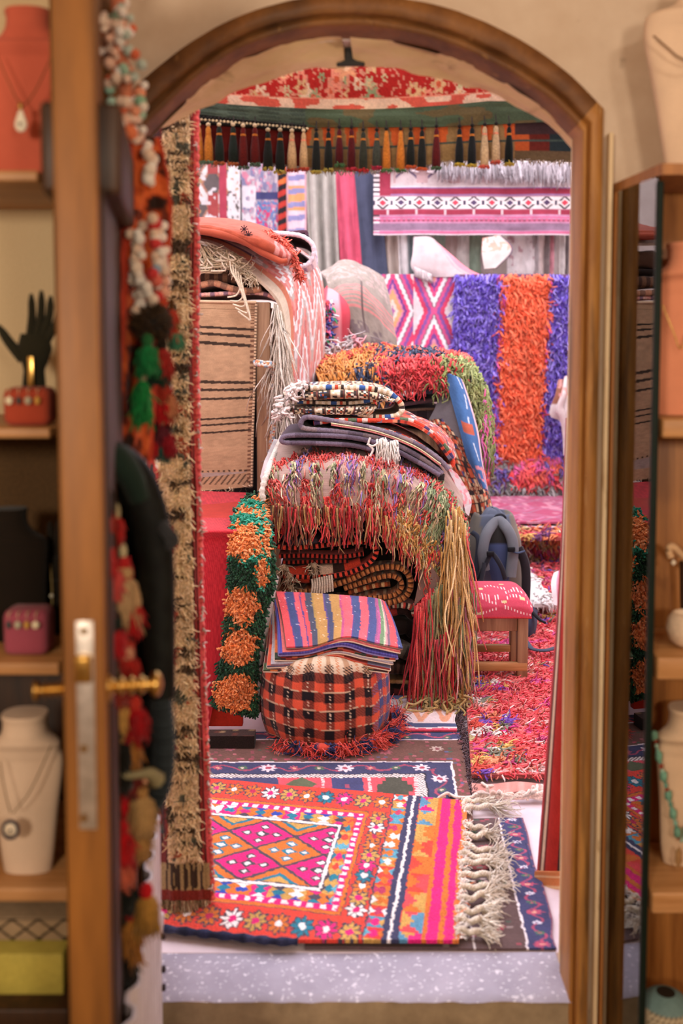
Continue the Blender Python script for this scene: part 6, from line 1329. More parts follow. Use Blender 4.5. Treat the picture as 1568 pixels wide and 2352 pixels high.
TS = [(456, 'b8742a', 300), (478, 'c07c30', 300), (503, '1c2620', 300), (535, '1c2620', 300), (558, '5a1814', 302), (585, '5a1814', 302), (615, '181c18', 312), (643, '181c18', 312), (670, 'b89a70', 314), (697, 'b89a70', 314), (726, '181c1a', 312), (754, '181c1a', 312), (779, '4a1216', 306), (807, '4a1216', 306), (834, '2e3228', 312), (865, '3a4038', 312), (887, 'b8702a', 310), (920, 'b8702a', 310), (943, '181c1a', 310), (969, '181c1a', 308), (1002, '521618', 304), (1055, '14181a', 304), (1084, '14181a', 302), (1113, 'b8a07c', 300), (1139, 'b8a07c', 298), (1169, '101614', 300)]
ends = ['6a8a70', '6a8a70', 'b86a3a', 'b86a3a', '5a7a64', '5a7a64', 'b8a84a', 'b8a84a', 'b8442e', 'b8442e', 'b8a84a', 'b8a84a', '4a7a4a', 'b82a3a', 'b82a2a', 'b82a4a', '4a7a4a', '4a7a4a', 'c85a2a', 'c85a2a', '4a6a4a', 'b8a03a', 'b8a03a', 'c85a4a', 'c85a4a', 'b8a03a']
sc_ = vd / F_PX
for k, (x, c, y) in enumerate(TS):
    rg = np.random.default_rng(k); y = y - 18; L = (78 if k < 2 else 84 + 5 * math.sin(k * 2.)) * sc_; c0 = P(x, y, vd - .012); w = (9.5 if k < 9 else 8.5) * sc_
    b = MB(); b.tube(np.stack([c0 + [0, .012, .02], c0 + [0, 0, 0]]), .0016, '2a2420', 5)
    b.lathe([(.0006, -w * .55), (w * .5, -w * .3), (w * .52, w * .2), (.0006, w * .5)], ['cdbb96', '1c1a18'][k > 9], 10, c0 + [0, 0, -.004])
    z = -.010; pr = [(w * .35, z), (w * .62, z - .008), (w * .55, z - .018), (w * .8, z - .03), (w * 1.05, z - L * .6), (w * 1.1, z - L * .98), (.001, z - L)]
    b.lathe(pr, pal(' '.join([c] * 7)), 20, c0, mod=lambda a, i: 1 + .07 * np.sin(a * 9 + i)); t = b.build('tassel', YARN, vroot)
    b = MB().lathe([(w * .64, z - .017), (w * .70, z - .019), (w * .64, z - .022)], 'b8702a' if k not in (8, 9, 23, 24) else 'd8886a', 14, c0, caps=False); b.build('binding', YARN, t)
    b = MB(); n = 46; a = rg.uniform(0, 6.28, n); R = c0 + np.c_[np.cos(a) * w * 1.0, np.sin(a) * w * .9, z - L * .97 + 0 * a]
    b.strands(R, np.c_[np.cos(a) * .5, np.sin(a) * .5, -1 + 0 * a], .009, .0022, choose(ends[k], n, seed=k), 3, .2, .4, k); b.build('tuft', YARN, t)
# striped hanging at the right jamb
def pat_rs(u, v): return bands([(.06, 'b8404a'), (.05, '8a3a34'), (.05, '4a2a2a'), (.1, 'cdb49a'), (.06, '6a2a26'), (.3, 'a82c24'), (.08, '3a2a28'), (.06, '8a7a62'), (.1, '3a302c'), (.14, '7a4a3a')])(np.clip(v, 0, .999)) * (.85 + .3 * vn(u * 160, v * 60, 3)[..., None])
sd_, SDV, _ = hang('striped_hanging', [[(1304, 960, 2.53), (1312, 960, 2.50), (1326, 960, 2.48)], [(1292, 1250, 2.53), (1306, 1250, 2.5), (1326, 1250, 2.48)], [(1276, 1500, 2.53), (1298, 1500, 2.49), (1326, 1500, 2.48)], [(1252, 1800, 2.53), (1282, 1800, 2.49), (1322, 1800, 2.48)], [(1236, 2002, 2.53), (1268, 2002, 2.49), (1318, 2002, 2.48)]], 120, 50, .012, pat_rs, label='narrow dark red striped hanging at the right side of the doorway', cat='hanging')
hang('hem', [[(1232, 2000, 2.525), (1268, 2000, 2.485), (1318, 2000, 2.475)], [(1229, 2068, 2.525), (1266, 2070, 2.485), (1318, 2070, 2.475)]], 20, 20, .016, lambda u, v: np.where((np.abs(((u * 3) % 1) - .5) < .12)[..., None], hx('d8b48a'), hx('c47a4a')), sd_)
# ================= foreground: the open door leaf =================
LX = np.array([P(232, 900, 1.27)[0], 1.27]); HXp = np.array([-.425, 1.99])
dirl = nrm(HXp - LX); nl = np.array([dirl[1], -dirl[0]])     # nl points to +x (right face)
if nl[0] < 0: nl = -nl
TH_ = .054
Mleaf = np.array([[dirl[0], -nl[0], 0], [dirl[1], -nl[1], 0], [0, 0, 1]]).copy()
Mleaf = np.stack([np.r_[dirl, 0], np.r_[-nl, 0], [0, 0, 1]], 1)
def leafbox(b, s0, s1, o0, o1, z0, z1, col='ffffff', bev=.004):
    """s along the leaf from its free edge, o outwards from the right face (negative = into the leaf)"""
    c = LX + dirl * (s0 + s1) / 2 + nl * (o0 + o1) / 2
    return b.box((c[0], c[1], (z0 + z1) / 2), (s1 - s0, o1 - o0, z1 - z0), col, bev, M=Mleaf)
WID = float(np.linalg.norm(HXp - LX)); zT, zB = 2.02, -.165
zr0, zr1 = P(210, 490, 1.5)[2], P(210, 305, 1.5)[2]
WOOD_LEAF = blotch(solid('door_leaf_wood', '683f18', '966028', .5, (26, 26, 2.4), .12, detail=6), '3a200e', (16, 16, 1.3), .5, .7, .85)
b = MB(); leafbox(b, 0, .10, -TH_, 0, zB, zT); door = b.build('door_1', WOOD_LEAF); door['kind'] = 'structure'
b = MB(); leafbox(b, WID - .1, WID, -TH_, 0, zB, zT); b.build('hinge_stile', WOOD_LEAF, door)
b = MB(); leafbox(b, .1, WID - .1, -TH_ * .8, -TH_ * .2, zB + .12, zr0 + .02); b.build('lower_panel', WOOD_DARK, door)
b = MB(); leafbox(b, .035, WID - .01, 0, .005, zB + .01, zr0 + .01, bev=.001); b.build('outer_face', WOOD_DARK, door)
b = MB(); leafbox(b, .04, WID - .02, -TH_ - .02, .028, zr0, zr1, bev=.008); b.build('middle_rail', WOOD_DARK, door)
b = MB(); leafbox(b, .1, WID - .1, -TH_, 0, zB, zB + .14); b.build('bottom_rail', WOOD_LEAF, door)
b = MB(); leafbox(b, .1, WID - .1, -TH_, 0, zT - .1, zT); b.build('top_rail', WOOD_LEAF, door)
gm = bpy.data.materials.new('clear_glass'); gm.use_nodes = True; n_ = gm.node_tree.nodes; n_.clear(); l_ = gm.node_tree.links
o_ = n_.new('ShaderNodeOutputMaterial'); m_ = n_.new('ShaderNodeMixShader'); t_ = n_.new('ShaderNodeBsdfTransparent'); g_ = n_.new('ShaderNodeBsdfGlossy'); f_ = n_.new('ShaderNodeFresnel')
t_.inputs[0].default_value = (.97, .985, .975, 1); g_.inputs['Roughness'].default_value = .0; f_.inputs[0].default_value = 2.5
l_.new(f_.outputs[0], m_.inputs[0]); l_.new(t_.outputs[0], m_.inputs[1]); l_.new(g_.outputs[0], m_.inputs[2]); l_.new(m_.outputs[0], o_.inputs[0])
b = MB(); leafbox(b, .1, WID - .1, -TH_ * .55, -TH_ * .45, zr1, zT - .1, bev=0); b.build('pane', gm, door, smooth=False)
# lock plate on the free edge, latch, screws and ribbed knobs
def edgept(px, py): return P(px, py, 1.27)
def edgebox(b, px0, px1, py0, py1, dd, col='ffffff', bev=.002):
    A, B = P(px0, py0, 1.268), P(px1, py1, 1.268)
    return b.box(((A[0] + B[0]) / 2, 1.268 - dd / 2, (A[2] + B[2]) / 2), (abs(B[0] - A[0]), dd, abs(A[2] - B[2])), col, bev)
b = MB(); edgebox(b, 160, 224, 1424, 1902, .004); lp = b.build('lock_plate', METAL_STEEL, door)
b = MB(); edgebox(b, 176, 214, 1500, 1562, .016, bev=.004); b.build('latch', METAL_BRASS, lp)
b = MB()
for y in (1450, 1720, 1880): b.lathe([(.0005, .002), (.004, .0015), (.005, 0)], 'ffffff', 10, P(192, y, 1.262), ax=1)
b.build('screw', METAL_BRASS, lp)
kz = P(190, 1585, 1.3)[2]
def knob(sgn, L, r):
    c = LX + dirl * .045 + nl * (0 if sgn > 0 else -TH_)
    s = np.linspace(0, L, 44); R = r * (.62 + .16 * np.sin(s / L * 34)) * np.where(s < L * .72, 1, 1.0); R[s > L * .74] = r * np.sqrt(np.clip(1 - ((s[s > L * .74] - L * .87) / (L * .13)) ** 2, .02, 1)); R[:3] = r * 1.3
    p = np.stack([c[0] + nl[0] * sgn * s, c[1] + nl[1] * sgn * s, kz + 0 * s], 1)
    MB().tube(p, R, 'ffffff', 16).build('knob', METAL_BRASS, door)
knob(-1, .046, .014); knob(1, .072, .017)

# ================= things hung on the door =================
GG = None
def tassel(root, c, w, L, col, band='d8c8a0', seed=0, name='tassel'):
    rg = np.random.default_rng(seed); c = np.asarray(c, float); col = hx(col) * .72; band = hx(band) * .8
    b = MB(); b.lathe([(.001, .012), (w * .45, .008), (w * .6, 0), (w * .45, -.010)], band, 12, c)
    pr = [(w * .42, -.008), (w * .8, -.016), (w * 1.0, -L * .5), (w * .92, -L * .9), (.001, -L * .95)]
    b.lathe(pr, col, 18, c, mod=lambda a, i: 1 + .09 * np.sin(a * 7 + i * .8))
    n = 70; a = rg.uniform(0, 6.28, n); R = c + np.c_[np.cos(a) * w * .85, np.sin(a) * w * .85, -L * rg.uniform(.2, .8, n)]
    b.strands(R, np.c_[np.cos(a) * .3, np.sin(a) * .3, -1 + 0 * a], L * .35, .0025, choose(col[None], n, seed=seed), 4, .3, .15, seed)
    return b.build(name, YARN, root)
def dleaf(px):      # depth at which the leaf's right face shows at pixel column px (a little in front of it)
    k = (px - 784) / F_PX
    return float(np.clip((LX[0] - LX[1] * dirl[0] / dirl[1]) / (k - dirl[0] / dirl[1]), 1.3, 1.97))
def pd(px, py, off=.03): d = dleaf(px - 18); return P(px, py, d)
# upper garland of shells and beads
gar = thing('bead_garland', 'peach, white and mint bead garland hanging from the top of the open door', 'garland', pd(290, 330))
b = MB(); rg = np.random.default_rng(2)
path = cr([P(268, -60, 1.62), P(272, 60, 1.62), P(285, 180, 1.64), P(300, 320, 1.66)], 60)
cols = ['f0d8c4', 'e6b8a0', 'f2e6da', '9fc0a8', 'e89a78', 'f0d0b8', 'b8c4b8', 'e8c8b4', 'd86a48', 'f4ece4']
for k in range(150):
    if k == 90: b.build('bead', PAINT, gar) if False else None
    c = path[rg.integers(0, 60)] + rg.normal(0, 1, 3) * [.013, .012, .008]; r = rg.uniform(.006, .011)
    b.lathe([(.0005, -r), (r * .8, -r * .6), (r, 0), (r * .8, r * .6), (.0005, r)], cols[rg.integers(0, 10)], 9, c)
b.build('beads', PAINT, gar)['kind'] = 'stuff'
MB().tube(path, .012, 'c8785a', 8).build('cord', YARN, gar)
b = MB()
for (x, y, r, c) in ((258, 310, .012, 'dcdcd8'), (262, 290, .011, 'c4d4cc'), (300, 305, .012, 'e07a50'), (268, 325, .012, 'e6e6e2'), (322, 232, .010, '8fb89a'), (328, 245, .009, 'e8dccc'), (252, 205, .009, '9ac4b0'), (256, 235, .009, 'a8c8b8')):
    MB().lathe([(.0005, -r), (r * .8, -r * .6), (r, 0), (r * .8, r * .6), (.0005, r)], c, 12, P(x, y, 1.64)).build('bead', PAINT, gar)
# woven strap
def pat_strap(u, v):
    p = PT(u.shape, '6a2a18'); q = hsh(np.floor(u * 26), np.floor(v * 4), 7); w = fbm(u * 22, v * 3, 5)
    p.m(w > .46, 'c0542a'); p.m(w > .6, 'd86a38'); p.m(w < .36, '2a1812'); p.m((v < .12) | (v > .9), 'b8402a'); return p.c
hang('woven_strap', [[(288, 312, 1.70), (360, 318, 1.76)], [(284, 450, 1.69), (384, 450, 1.77)], [(272, 620, 1.68), (384, 620, 1.77)], [(262, 820, 1.66), (362, 820, 1.75)], [(262, 1060, 1.66), (336, 1060, 1.73)]], 160, 30, .014, pat_strap, label='orange and black woven wool strap hanging on the open door above the leather collar', cat='strap', wave=(.02, 3))
# two strings of white beads
ws = thing('bead_string', 'white and red bead strings ending in a brown pompom with green tassels', 'garland', P(345, 780, 1.68))
def beadline(pts, d, n, r0, cols, name):
    q, s = even(np.array([P(x, y, d) for x, y in cr(pts, 60)]), n); rg = np.random.default_rng(len(pts) + n)
    o = MB().tube(q, .002, '3a2a20', 5).build(name, PAINT, ws)
    for k in range(n):
        r = r0 * rg.uniform(.75, 1.2); MB().lathe([(.0005, -r), (r * .8, -r * .65), (r, 0), (r * .8, r * .65), (.0005, r)], cols[rg.integers(0, len(cols))], 10, q[k] + rg.normal(0, .003, 3)).build('bead', PAINT, o)
    return o
wc = ['efe0d0', 'e8d4c0', 'f4ece2', 'e6c8b0', 'f0e4d8']
beadline([(322, 520), (318, 600), (320, 715)], 1.66, 17, .0105, wc, 'string'); beadline([(306, 540), (310, 640), (314, 700)], 1.67, 12, .009, wc, 'string')
beadline([(352, 505), (360, 590), (350, 690)], 1.65, 20, .0095, wc + ['c83a3a', '8aa4b8', 'd86a5a'], 'string'); beadline([(370, 520), (376, 600), (372, 680)], 1.68, 17, .009, wc + ['c83a3a', '7a98b0', 'e0a890'], 'string')
beadline([(336, 340), (346, 380), (345, 420)], 1.68, 9, .010, wc, 'string')
b = MB(); rg = np.random.default_rng(8); n = 900; D = nrm(rg.normal(0, 1, (n, 3))); c0 = P(348, 742, 1.66)
b.strands(np.repeat(c0[None], n, 0), D, rg.uniform(.03, .04, n), .0026, choose('3c2a18 4a3420 2c2014', n, seed=1), 3, 0, .12, 1); b.build('pompom', YARN, ws)
tassel(ws, P(338, 782, 1.63), .017, .06, '1f8a4a', '2a6a3a', 1); tassel(ws, P(326, 862, 1.64), .014, .085, '1f9448', 'b8b090', 2); tassel(ws, P(404, 752, 1.72), .012, .04, '4a9470', '7a6a40', 3); tassel(ws, P(372, 790, 1.68), .016, .06, 'b8302a', '2a2018', 4)
tassel(ws, P(362, 820, 1.68), .020, .05, '14382a', '1c2a20', 5); tassel(ws, P(394, 700, 1.72), .010, .06, 'd8442e', '5a3a1c', 6)
ts2 = thing('tassel_string', 'string of red, white and black woollen tassels on the jamb above the collar', 'garland', P(365, 1040, 1.78))
for k, (x, y, w, L, c, bd2) in enumerate(((372, 860, .017, .05, 'c8402e', 'd8d8d0'), (352, 880, .014, .06, '241c1c', 'b8b0a0'), (372, 905, .019, .055, 'c81f24', 'e8a090'), (386, 890, .012, .06, 'd88a60', 'e8d8d0'), (350, 950, .016, .05, '2a1418', 'a01c24'), (372, 965, .014, .05, '7a2a3a', 'd0c0b0'), (352, 995, .018, .045, 'b81c24', '1c2a28'), (372, 1010, .012, .04, '2a6a60', 'c0a890'), (384, 985, .014, .05, 'a81c2c', '2a1a1a'))):
    tassel(ts2, P(x, y, 1.80), w, L, c, bd2, 20 + k)
MB().tube(np.array([P(366, 835, 1.80), P(368, 920, 1.80), P(366, 1010, 1.80)]), .004, '2a2018', 6).build('cord', YARN, ts2)
# leather collar
LEATH = solid('dark_leather', '070807', '141714', .6, (40, 40, 40), .3, spec=.2)
col_ = thing('harness_collar', 'dark leather animal collar hanging on the open door, its lower end wound with grey cord', 'harness', P(365, 1860, 1.55))
cp_ = cr([P(228, 1045, 1.50), P(262, 1058, 1.50), P(306, 1105, 1.50), P(340, 1190, 1.50), P(356, 1300, 1.50), P(362, 1450, 1.50), P(366, 1600, 1.50)], 70)
b = MB().tube(cp_, np.interp(np.linspace(0, 1, 70), [0, .1, .3, .6, 1], [.014, .028, .034, .031, .024]), 'ffffff', 14, sq=(1, .8)); b.build('leather_arch', LEATH, col_)
b = MB().tube(cr([P(232, 1042, 1.485), P(268, 1056, 1.48), P(300, 1095, 1.478), P(322, 1150, 1.48)], 40), np.interp(np.linspace(0, 1, 40), [0, .3, 1], [.018, .03, .02]), '1c2c25', 12, sq=(1, .8)); b.build('felt_pad', FELT, col_)
q = even(cr([P(366, 1590, 1.50), P(376, 1690, 1.50), P(372, 1770, 1.50), P(358, 1825, 1.50), P(338, 1860, 1.50)], 60), 160)[0]
b = MB().tube(q, .0165 + .003 * np.sin(np.arange(160) * .85), np.where((np.sin(np.arange(160) * .85) > 0)[:, None], hx('30383c'), hx('11171a')), 12); b.build('cord_winding', YARN, col_)
hang('dark_infill', [[(266, 1075, 1.53), (316, 1120, 1.51)], [(268, 1300, 1.55), (348, 1300, 1.51)], [(270, 1600, 1.55), (356, 1600, 1.51)], [(280, 1760, 1.55), (352, 1790, 1.51)]], 30, 14, .012, '0c0d0b', col_, FELT)  # black sheet added so the space inside the collar stays dark
b = MB().tube(cr([P(372, 1205, 1.48), P(386, 1225, 1.47), P(398, 1240, 1.48), P(388, 1252, 1.49)], 16), .010, '2a2a2c', 8); b.build('strap_end', FELT, col_)
MB().tube(cr([P(234, 1770, 1.45), P(290, 1782, 1.44), P(340, 1776, 1.46), P(360, 1790, 1.48)], 30), np.interp(np.linspace(0, 1, 30), [0, .5, 1], [.005, .006, .014]), '8a8262', 8).build('toggle', PAINT, col_)
# tassel garlands within the collar
tg = thing('tassel_garland', 'long garland of red, cream and black tassels hanging from the open door inside the collar', 'garland', P(275, 2200, 1.45))
TG = [(238, 1105, .010, .05, '1c1612', 'b8a878'), (240, 1160, .012, .045, 'c83a2c', 'c8b080'), (268, 1175, .010, .05, 'c82420', 'b8a880'), (238, 1235, .016, .06, 'd02428', 'c0a878'), (250, 1290, .02, .055, 'd8504a', 'd02428'), (282, 1265, .011, .05, 'c82a2c', 'c8b890'), (284, 1315, .024, .085, 'd8b080', 'c8a070'), (300, 1370, .016, .06, 'd01c20', 'c03024'), (252, 1390, .016, .06, '1e2a22', '3a4a38'), (258, 1425, .019, .06, 'c81f28', '7a2a20'), (280, 1450, .018, .06, 'd04034', 'd8a880'), (268, 1500, .02, .055, 'd86a50', 'b81c24'), (292, 1500, .018, .05, 'c02c24', 'e0a080'), (262, 1550, .018, .05, 'a03020', '4a3a28'),
      (266, 1600, .027, .07, 'c4944e', 'c83a28'), (308, 1615, .02, .06, 'b8141e', 'c8382c'), (266, 1690, .022, .06, '15140f', '2a2a22'), (300, 1690, .016, .06, 'b87a3a', 'b89060'), (268, 1745, .024, .05, '14120e', '5a5640'), (300, 1750, .016, .05, '8a2c24', 'a86a40'), (274, 1800, .018, .065, 'c81420', 'c01c20'), (322, 1815, .022, .075, 'c8a068', 'b88a50'), (278, 1860, .02, .04, 'e08a60', 'c84a38'), (280, 1900, .018, .07, 'c8181f', 'b01a20'), (276, 1965, .022, .05, 'd86a50', 'c81c22'), (318, 1900, .018, .05, 'b88a50', 'c0a060'), (282, 2010, .022, .06, '151a16', '2c342a'), (276, 2060, .02, .05, '1a1a16', '8a8058'), (335, 2045, .019, .07, 'b8883e', 'c81c24'), (298, 2098, .017, .085, 'b87a34', 'b8281f'), (286, 2170, .018, .06, '1c1614', '3a2a20')]
for k, (x, y, w, L, c, bd2) in enumerate(TG): dq = 1.34 if x < 250 else 1.39 if x < 265 else 1.45 + .03 * hsh(k, 1); tassel(tg, P(x, y, dq), w * dq / 1.46, L * dq / 1.46, c, bd2, 60 + k)
MB().tube(cr([P(240, 1080, 1.345), P(252, 1300, 1.36), P(266, 1600, 1.42), P(272, 1900, 1.45), P(286, 2180, 1.46)], 40), .004, '2a2018', 6).build('cord', YARN, tg)
MB().tube(cr([P(268, 1150, 1.48), P(288, 1350, 1.48), P(300, 1600, 1.48), P(316, 1850, 1.48), P(330, 2040, 1.48)], 40), .004, '2a2018', 6).build('cord', YARN, tg)

# pile rug hanging at the left jamb
def pat_jr(u, v):
    p = PT(u.shape, '3a1612'); n1 = fbm(v * 9, u * 120, 3); n2 = vn(v * 14, u * 60, 5)
    p.m(n2 > .6, '6a2018'); p.m((n2 < .25), '141614'); p.m((v < .28) & (vn(v * 20, u * 70, 9) > .7), '2a3a38'); p.m((v < .3) & (vn(v * 26, u * 90, 19) > .8), 'b8946a')
    m = (u > .33) & (u < .56) & (v < .34); p.m(m, 'a8301f'); p.m(m & (vn(v * 16, u * 80, 4) > .62), 'd8c8b0'); p.m(m & (vn(v * 18, u * 90, 14) < .3), '2a201c')
    s = (v > .36) & (v < .80); p.m(s, 'dcc096'); q = vn(v * 3.2, u * 230, 6); g9 = vn(v * 4, u * 34, 26); p.m(s & (q > .66) & (g9 > .35), '4a3826'); p.m(s & (q > .57) & (q < .62), 'a0825a'); p.m(s & (vn(v * 6, u * 70, 8) > .84), 'a85034'); p.m(s & (vn(v * 7, u * 80, 18) > .86), '5a5a4a')
    e = (v >= .8) & (v < .91); p.m(e, '4a1a16'); p.m(e & (np.abs(v - .85) < .02), '8a2a22'); p.m(v >= .91, 'cc4c4c'); p.m(u > .987, '7a2a20'); p.m((u > .955) & (u < .987) & (v > .1), 'a08a5e'); p.m((u > .955) & (u < .987) & (vn(v * 30, u * 40, 33) > .62), '3a2c20'); return p.c
jr, JV, JN = hang('pile_rug', [[(330, 180, 2.46), (400, 200, 2.40), (450, 190, 2.42)], [(335, 560, 2.44), (395, 560, 2.37), (447, 560, 2.41)], [(330, 850, 2.43), (390, 850, 2.36), (448, 850, 2.40)], [(330, 1130, 2.42), (394, 1130, 2.35), (455, 1130, 2.39)], [(334, 1450, 2.41), (400, 1450, 2.34), (462, 1450, 2.38)], [(340, 1750, 2.40), (408, 1750, 2.33), (472, 1750, 2.37)], [(347, 2058, 2.39), (415, 2064, 2.33), (485, 2062, 2.37)]], 520, 70, .02, pat_jr, mat=PILE, label='narrow pile rug with cream band and coral edge hanging at the left of the doorway', cat='rug', wave=(.012, 4))
b = MB(); R, u, v, N = on(JV, 3600, 3, .01, JN, (.02, .36), (.95, .80)); c = pat_jr(u[:, None], v[:, None])[:, 0] * np.random.default_rng(1).uniform(.9, 1.6, (3600, 1))
b.strands(R, N * .5 + np.c_[np.random.default_rng(2).normal(.1, .9, 3600), -.3 + 0 * u, np.random.default_rng(3).normal(-.3, .3, 3600)], .022, .0022, np.clip(c, 0, 1), 3, .3, .4, 3); b.build('pile', YARN, jr)['kind'] = 'stuff'
b = MB(); e = even(JV[:, -1] + [.002, -.004, 0], 420)[0]; b.tube(e, .0085 + .0015 * np.sin(np.arange(420) * 1.4), np.where((np.arange(420) % 4 < 3)[:, None], hx('dc6460'), hx('b83c42')), 8); b.build('edge_binding', YARN, jr)
b = MB(); rg = np.random.default_rng(7); i = rg.integers(30, 415, 120); b.strands(e[i] + [.004, -.008, 0], np.c_[rg.normal(.6, .5, 120), -.5 + 0 * i, rg.normal(0, .5, 120)], rg.uniform(.008, .022, 120), .0028, choose('e6d8d0 cfc0b4 b09c8c', 120, seed=2), 3, .2, .4, 3); b.build('stray_yarn', YARN, jr)['kind'] = 'stuff'
b = MB(); t = rg.random(420); j = (t * 68).astype(int); b.strands(JV[-1, j] + np.c_[0 * t, rg.normal(0, .005, 420), 0 * t], np.c_[rg.normal(-.05, .12, 420), 0 * t, -1 + 0 * t], rg.uniform(.04, .075, 420), .0018, choose('a08c6c c8b898 7a6a50 b89078', 420, seed=4), 5, .3, .1, 4); b.build('fringe', YARN, jr)

# white ribbed panel at the foot of the door, with its bright edge bar
RIB = solid('white_metal', 'c4b8bc', 'dcd2d8', .45, (9, 9, 9), .03)
b = MB(); n = 150; t = np.linspace(0, 1, n); rib = .007 * np.clip(np.sin(t * 60) * 1.6, -1, 1)
base = np.stack([LX + dirl * (.012 + (WID - .012) * q_) + nl * (.014 + .028 * q_ + r_) for q_, r_ in zip(t, rib)])
z9 = P(344, 1880, 1.97)[2]; V = np.stack([np.c_[base, np.full(n, z)] for z in (FA + .004, 0, .2, z9)])
rp = thing('ribbed_panel', 'white ribbed metal panel at the foot of the open door', 'panel', (base[:, 0].mean(), base[:, 1].mean(), FA))
b.sheet(V, 'ffffff', .005); b.build('corrugated_sheet', RIB, rp)
b = MB(); q0, q1 = P(358, 2094, 2.0), P(334, 2352, 1.97); q2 = q1 + (q1 - q0) * .35
b.beam(q0, np.r_[q2[:2], max(q2[2], FA + .002)],   .03, .03, 'ffffff', .008); bar = b.build('edge_bar', RIB, rp)
b = MB()
for y in (2150, 2226, 2268):
    c = P(367, y, 1.975); MB().box(c + [.006, .0, 0], (.012, .01, .012), '3a3034', .002).build('hinge_lug', PAINT, rp)

# ================= left display cabinet =================
LINEN = solid('linen_board', 'd4bc92', 'e2caa2', .95, (300, 300, 300), .2)
lc = thing('display_cabinet', 'tall dark wooden display cabinet with jewellery shelves left of the open door', 'cabinet', (-.72, 1.66, FA))
rx = -.437; lx_ = -1.15; f0, f1 = 1.54, 1.9
z_a, z_b = P(60, 1008, 1.56)[2], P(60, 1556, 1.56)[2]
for zz0, zz1, mm in ((z_a, 2.09, LINEN), (z_b, z_a, solid('shaded_board', '4a351c', '5e4426', .9, (200, 200, 200), .1)), (FA + .01, z_b, WOOD_DARK)):  # lower bays get darker boards, their shade put into the colour
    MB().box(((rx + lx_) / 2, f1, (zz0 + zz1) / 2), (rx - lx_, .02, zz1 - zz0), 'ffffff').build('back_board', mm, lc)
MB().box((rx + .004, f0, .95), (.012, .014, 2.28), '0e1512').build('glass_edge', PAINT, lc)
MB().box((rx + .003, (f0 + f1) / 2, .95), (.004, f1 - f0 - .02, 2.28), 'ffffff', 0).build('side_pane', gm, lc, smooth=False)
MB().box((lx_, (f0 + f1) / 2, .95), (.02, f1 - f0, 2.28), 'ffffff').build('side_panel', WOOD_DARK, lc)
def shelfz(y, d=1.56): return P(60, y, d)[2]
SH = []
for y0, y1, xr_ in ((388, 414, 92), (985, 1008, 108), (1528, 1556, 118), (2048, 2080, 132)):
    za, zb = shelfz(y0), shelfz(y1); xr2 = P(xr_, 900, 1.56)[0]; SH.append((za, zb, xr2))
    MB().box(((xr2 + lx_) / 2, (f0 + .02 + f1) / 2, (za + zb) / 2), (xr2 - lx_, f1 - f0 - .04, za - zb), 'ffffff', .003).build('shelf', WOOD_OAK, lc)
MB().box(((rx + lx_) / 2, (f0 + f1) / 2, shelfz(2300) - .03), (rx - lx_ - .02, f1 - f0 - .04, .03), 'ffffff', .003).build('shelf', WOOD_DARK, lc)

def bust(name, label, c, hgt, col, neck, sh, base, dep=.5, necklace=None, mat=None, tilt=0.):
    """necklace display: neck, sloping shoulders, tapering chest board"""
    r = thing(name, label, 'bust', c); n = 40
    rows = cr([(base, 0), (base * 1.12, .12), ((base + sh) / 2 * 1.02, .38), (sh * .98, .62), (sh, .72), (sh * .93, .775), (neck * 1.5, .815), (neck * 1.06, .87), (neck * .94, .94), (neck * 1.0, .985), (neck * .97, 1.0)], 60)
    a = np.linspace(0, 2 * math.pi, n, endpoint=False); ca = np.sign(np.cos(a)) * np.abs(np.cos(a)) ** .8; sa = np.sign(np.sin(a)) * np.abs(np.sin(a)) ** .9
    t = rows[:, 1]; dd = np.interp(t, [0, .3, .7, .8, .88, 1], [.34, .34, .3, .45, .8, .85]) * rows[:, 0] * dep / .5
    dd = np.maximum(dd, .02)
    X = rows[:, 0][:, None] * ca[None]; Y = dd[:, None] * sa[None] + tilt * (1 - t)[:, None] * -.05; Z = t[:, None] * hgt + 0 * X
    V = np.stack([X, Y, Z], -1) + np.asarray(c, float)
    b = MB().grid(V, col, wrap=True); b.add(V[0], [list(range(n))[::-1]], col); cap = V[-1]; b.add(cap, [list(range(n))], col); b.build('torso', mat or FELT, r)
    if necklace: necklace(r, np.asarray(c, float), hgt, neck, sh, dd)
    return r
def chain(r, pts, rad, col, mat=None, name='chain', n=60):
    return MB().tube(even(cr(pts, n), n)[0], rad, col, 6).build(name, mat or PAINT, r)
# terracotta bust, top shelf
def nk1(r, c, h, nk, sh, dd):
    y = c[1] - .052
    chain(r, [P(118, 130, 1.555), P(80, 210, 1.545), P(50, 240, 1.54), P(20, 190, 1.545), P(-10, 120, 1.555)], .0009, '6a4a28')
    p = P(47, 240, 1.538); b = MB().lathe([(.0005, .004), (.004, 0), (.0045, -.006), (.0005, -.008)], 'c8a050', 8, p); b.build('bail', METAL_BRASS, r)
    b = MB().lathe([(.0004, 0), (.004, -.006), (.009, -.020), (.0095, -.026), (.006, -.033), (.0004, -.035)], 'e6dcc8', 16, p + [0, 0, -.006], sy=.4); b.lathe([(.0004, .0), (.003, -.003), (.0004, -.008)], '5a4a3a', 8, p + [0, -.004, -.026], sy=.4); b.build('pendant', PAINT, r)
bust('necklace_bust', 'terracotta pink necklace bust with white drop pendant on the top left shelf', (P(72, 300, 1.62)[0], 1.62, SH[0][0] + .001), P(60, 22, 1.62)[2] - SH[0][0] - .004, 'c4604a', .037, .094, .075, necklace=nk1)
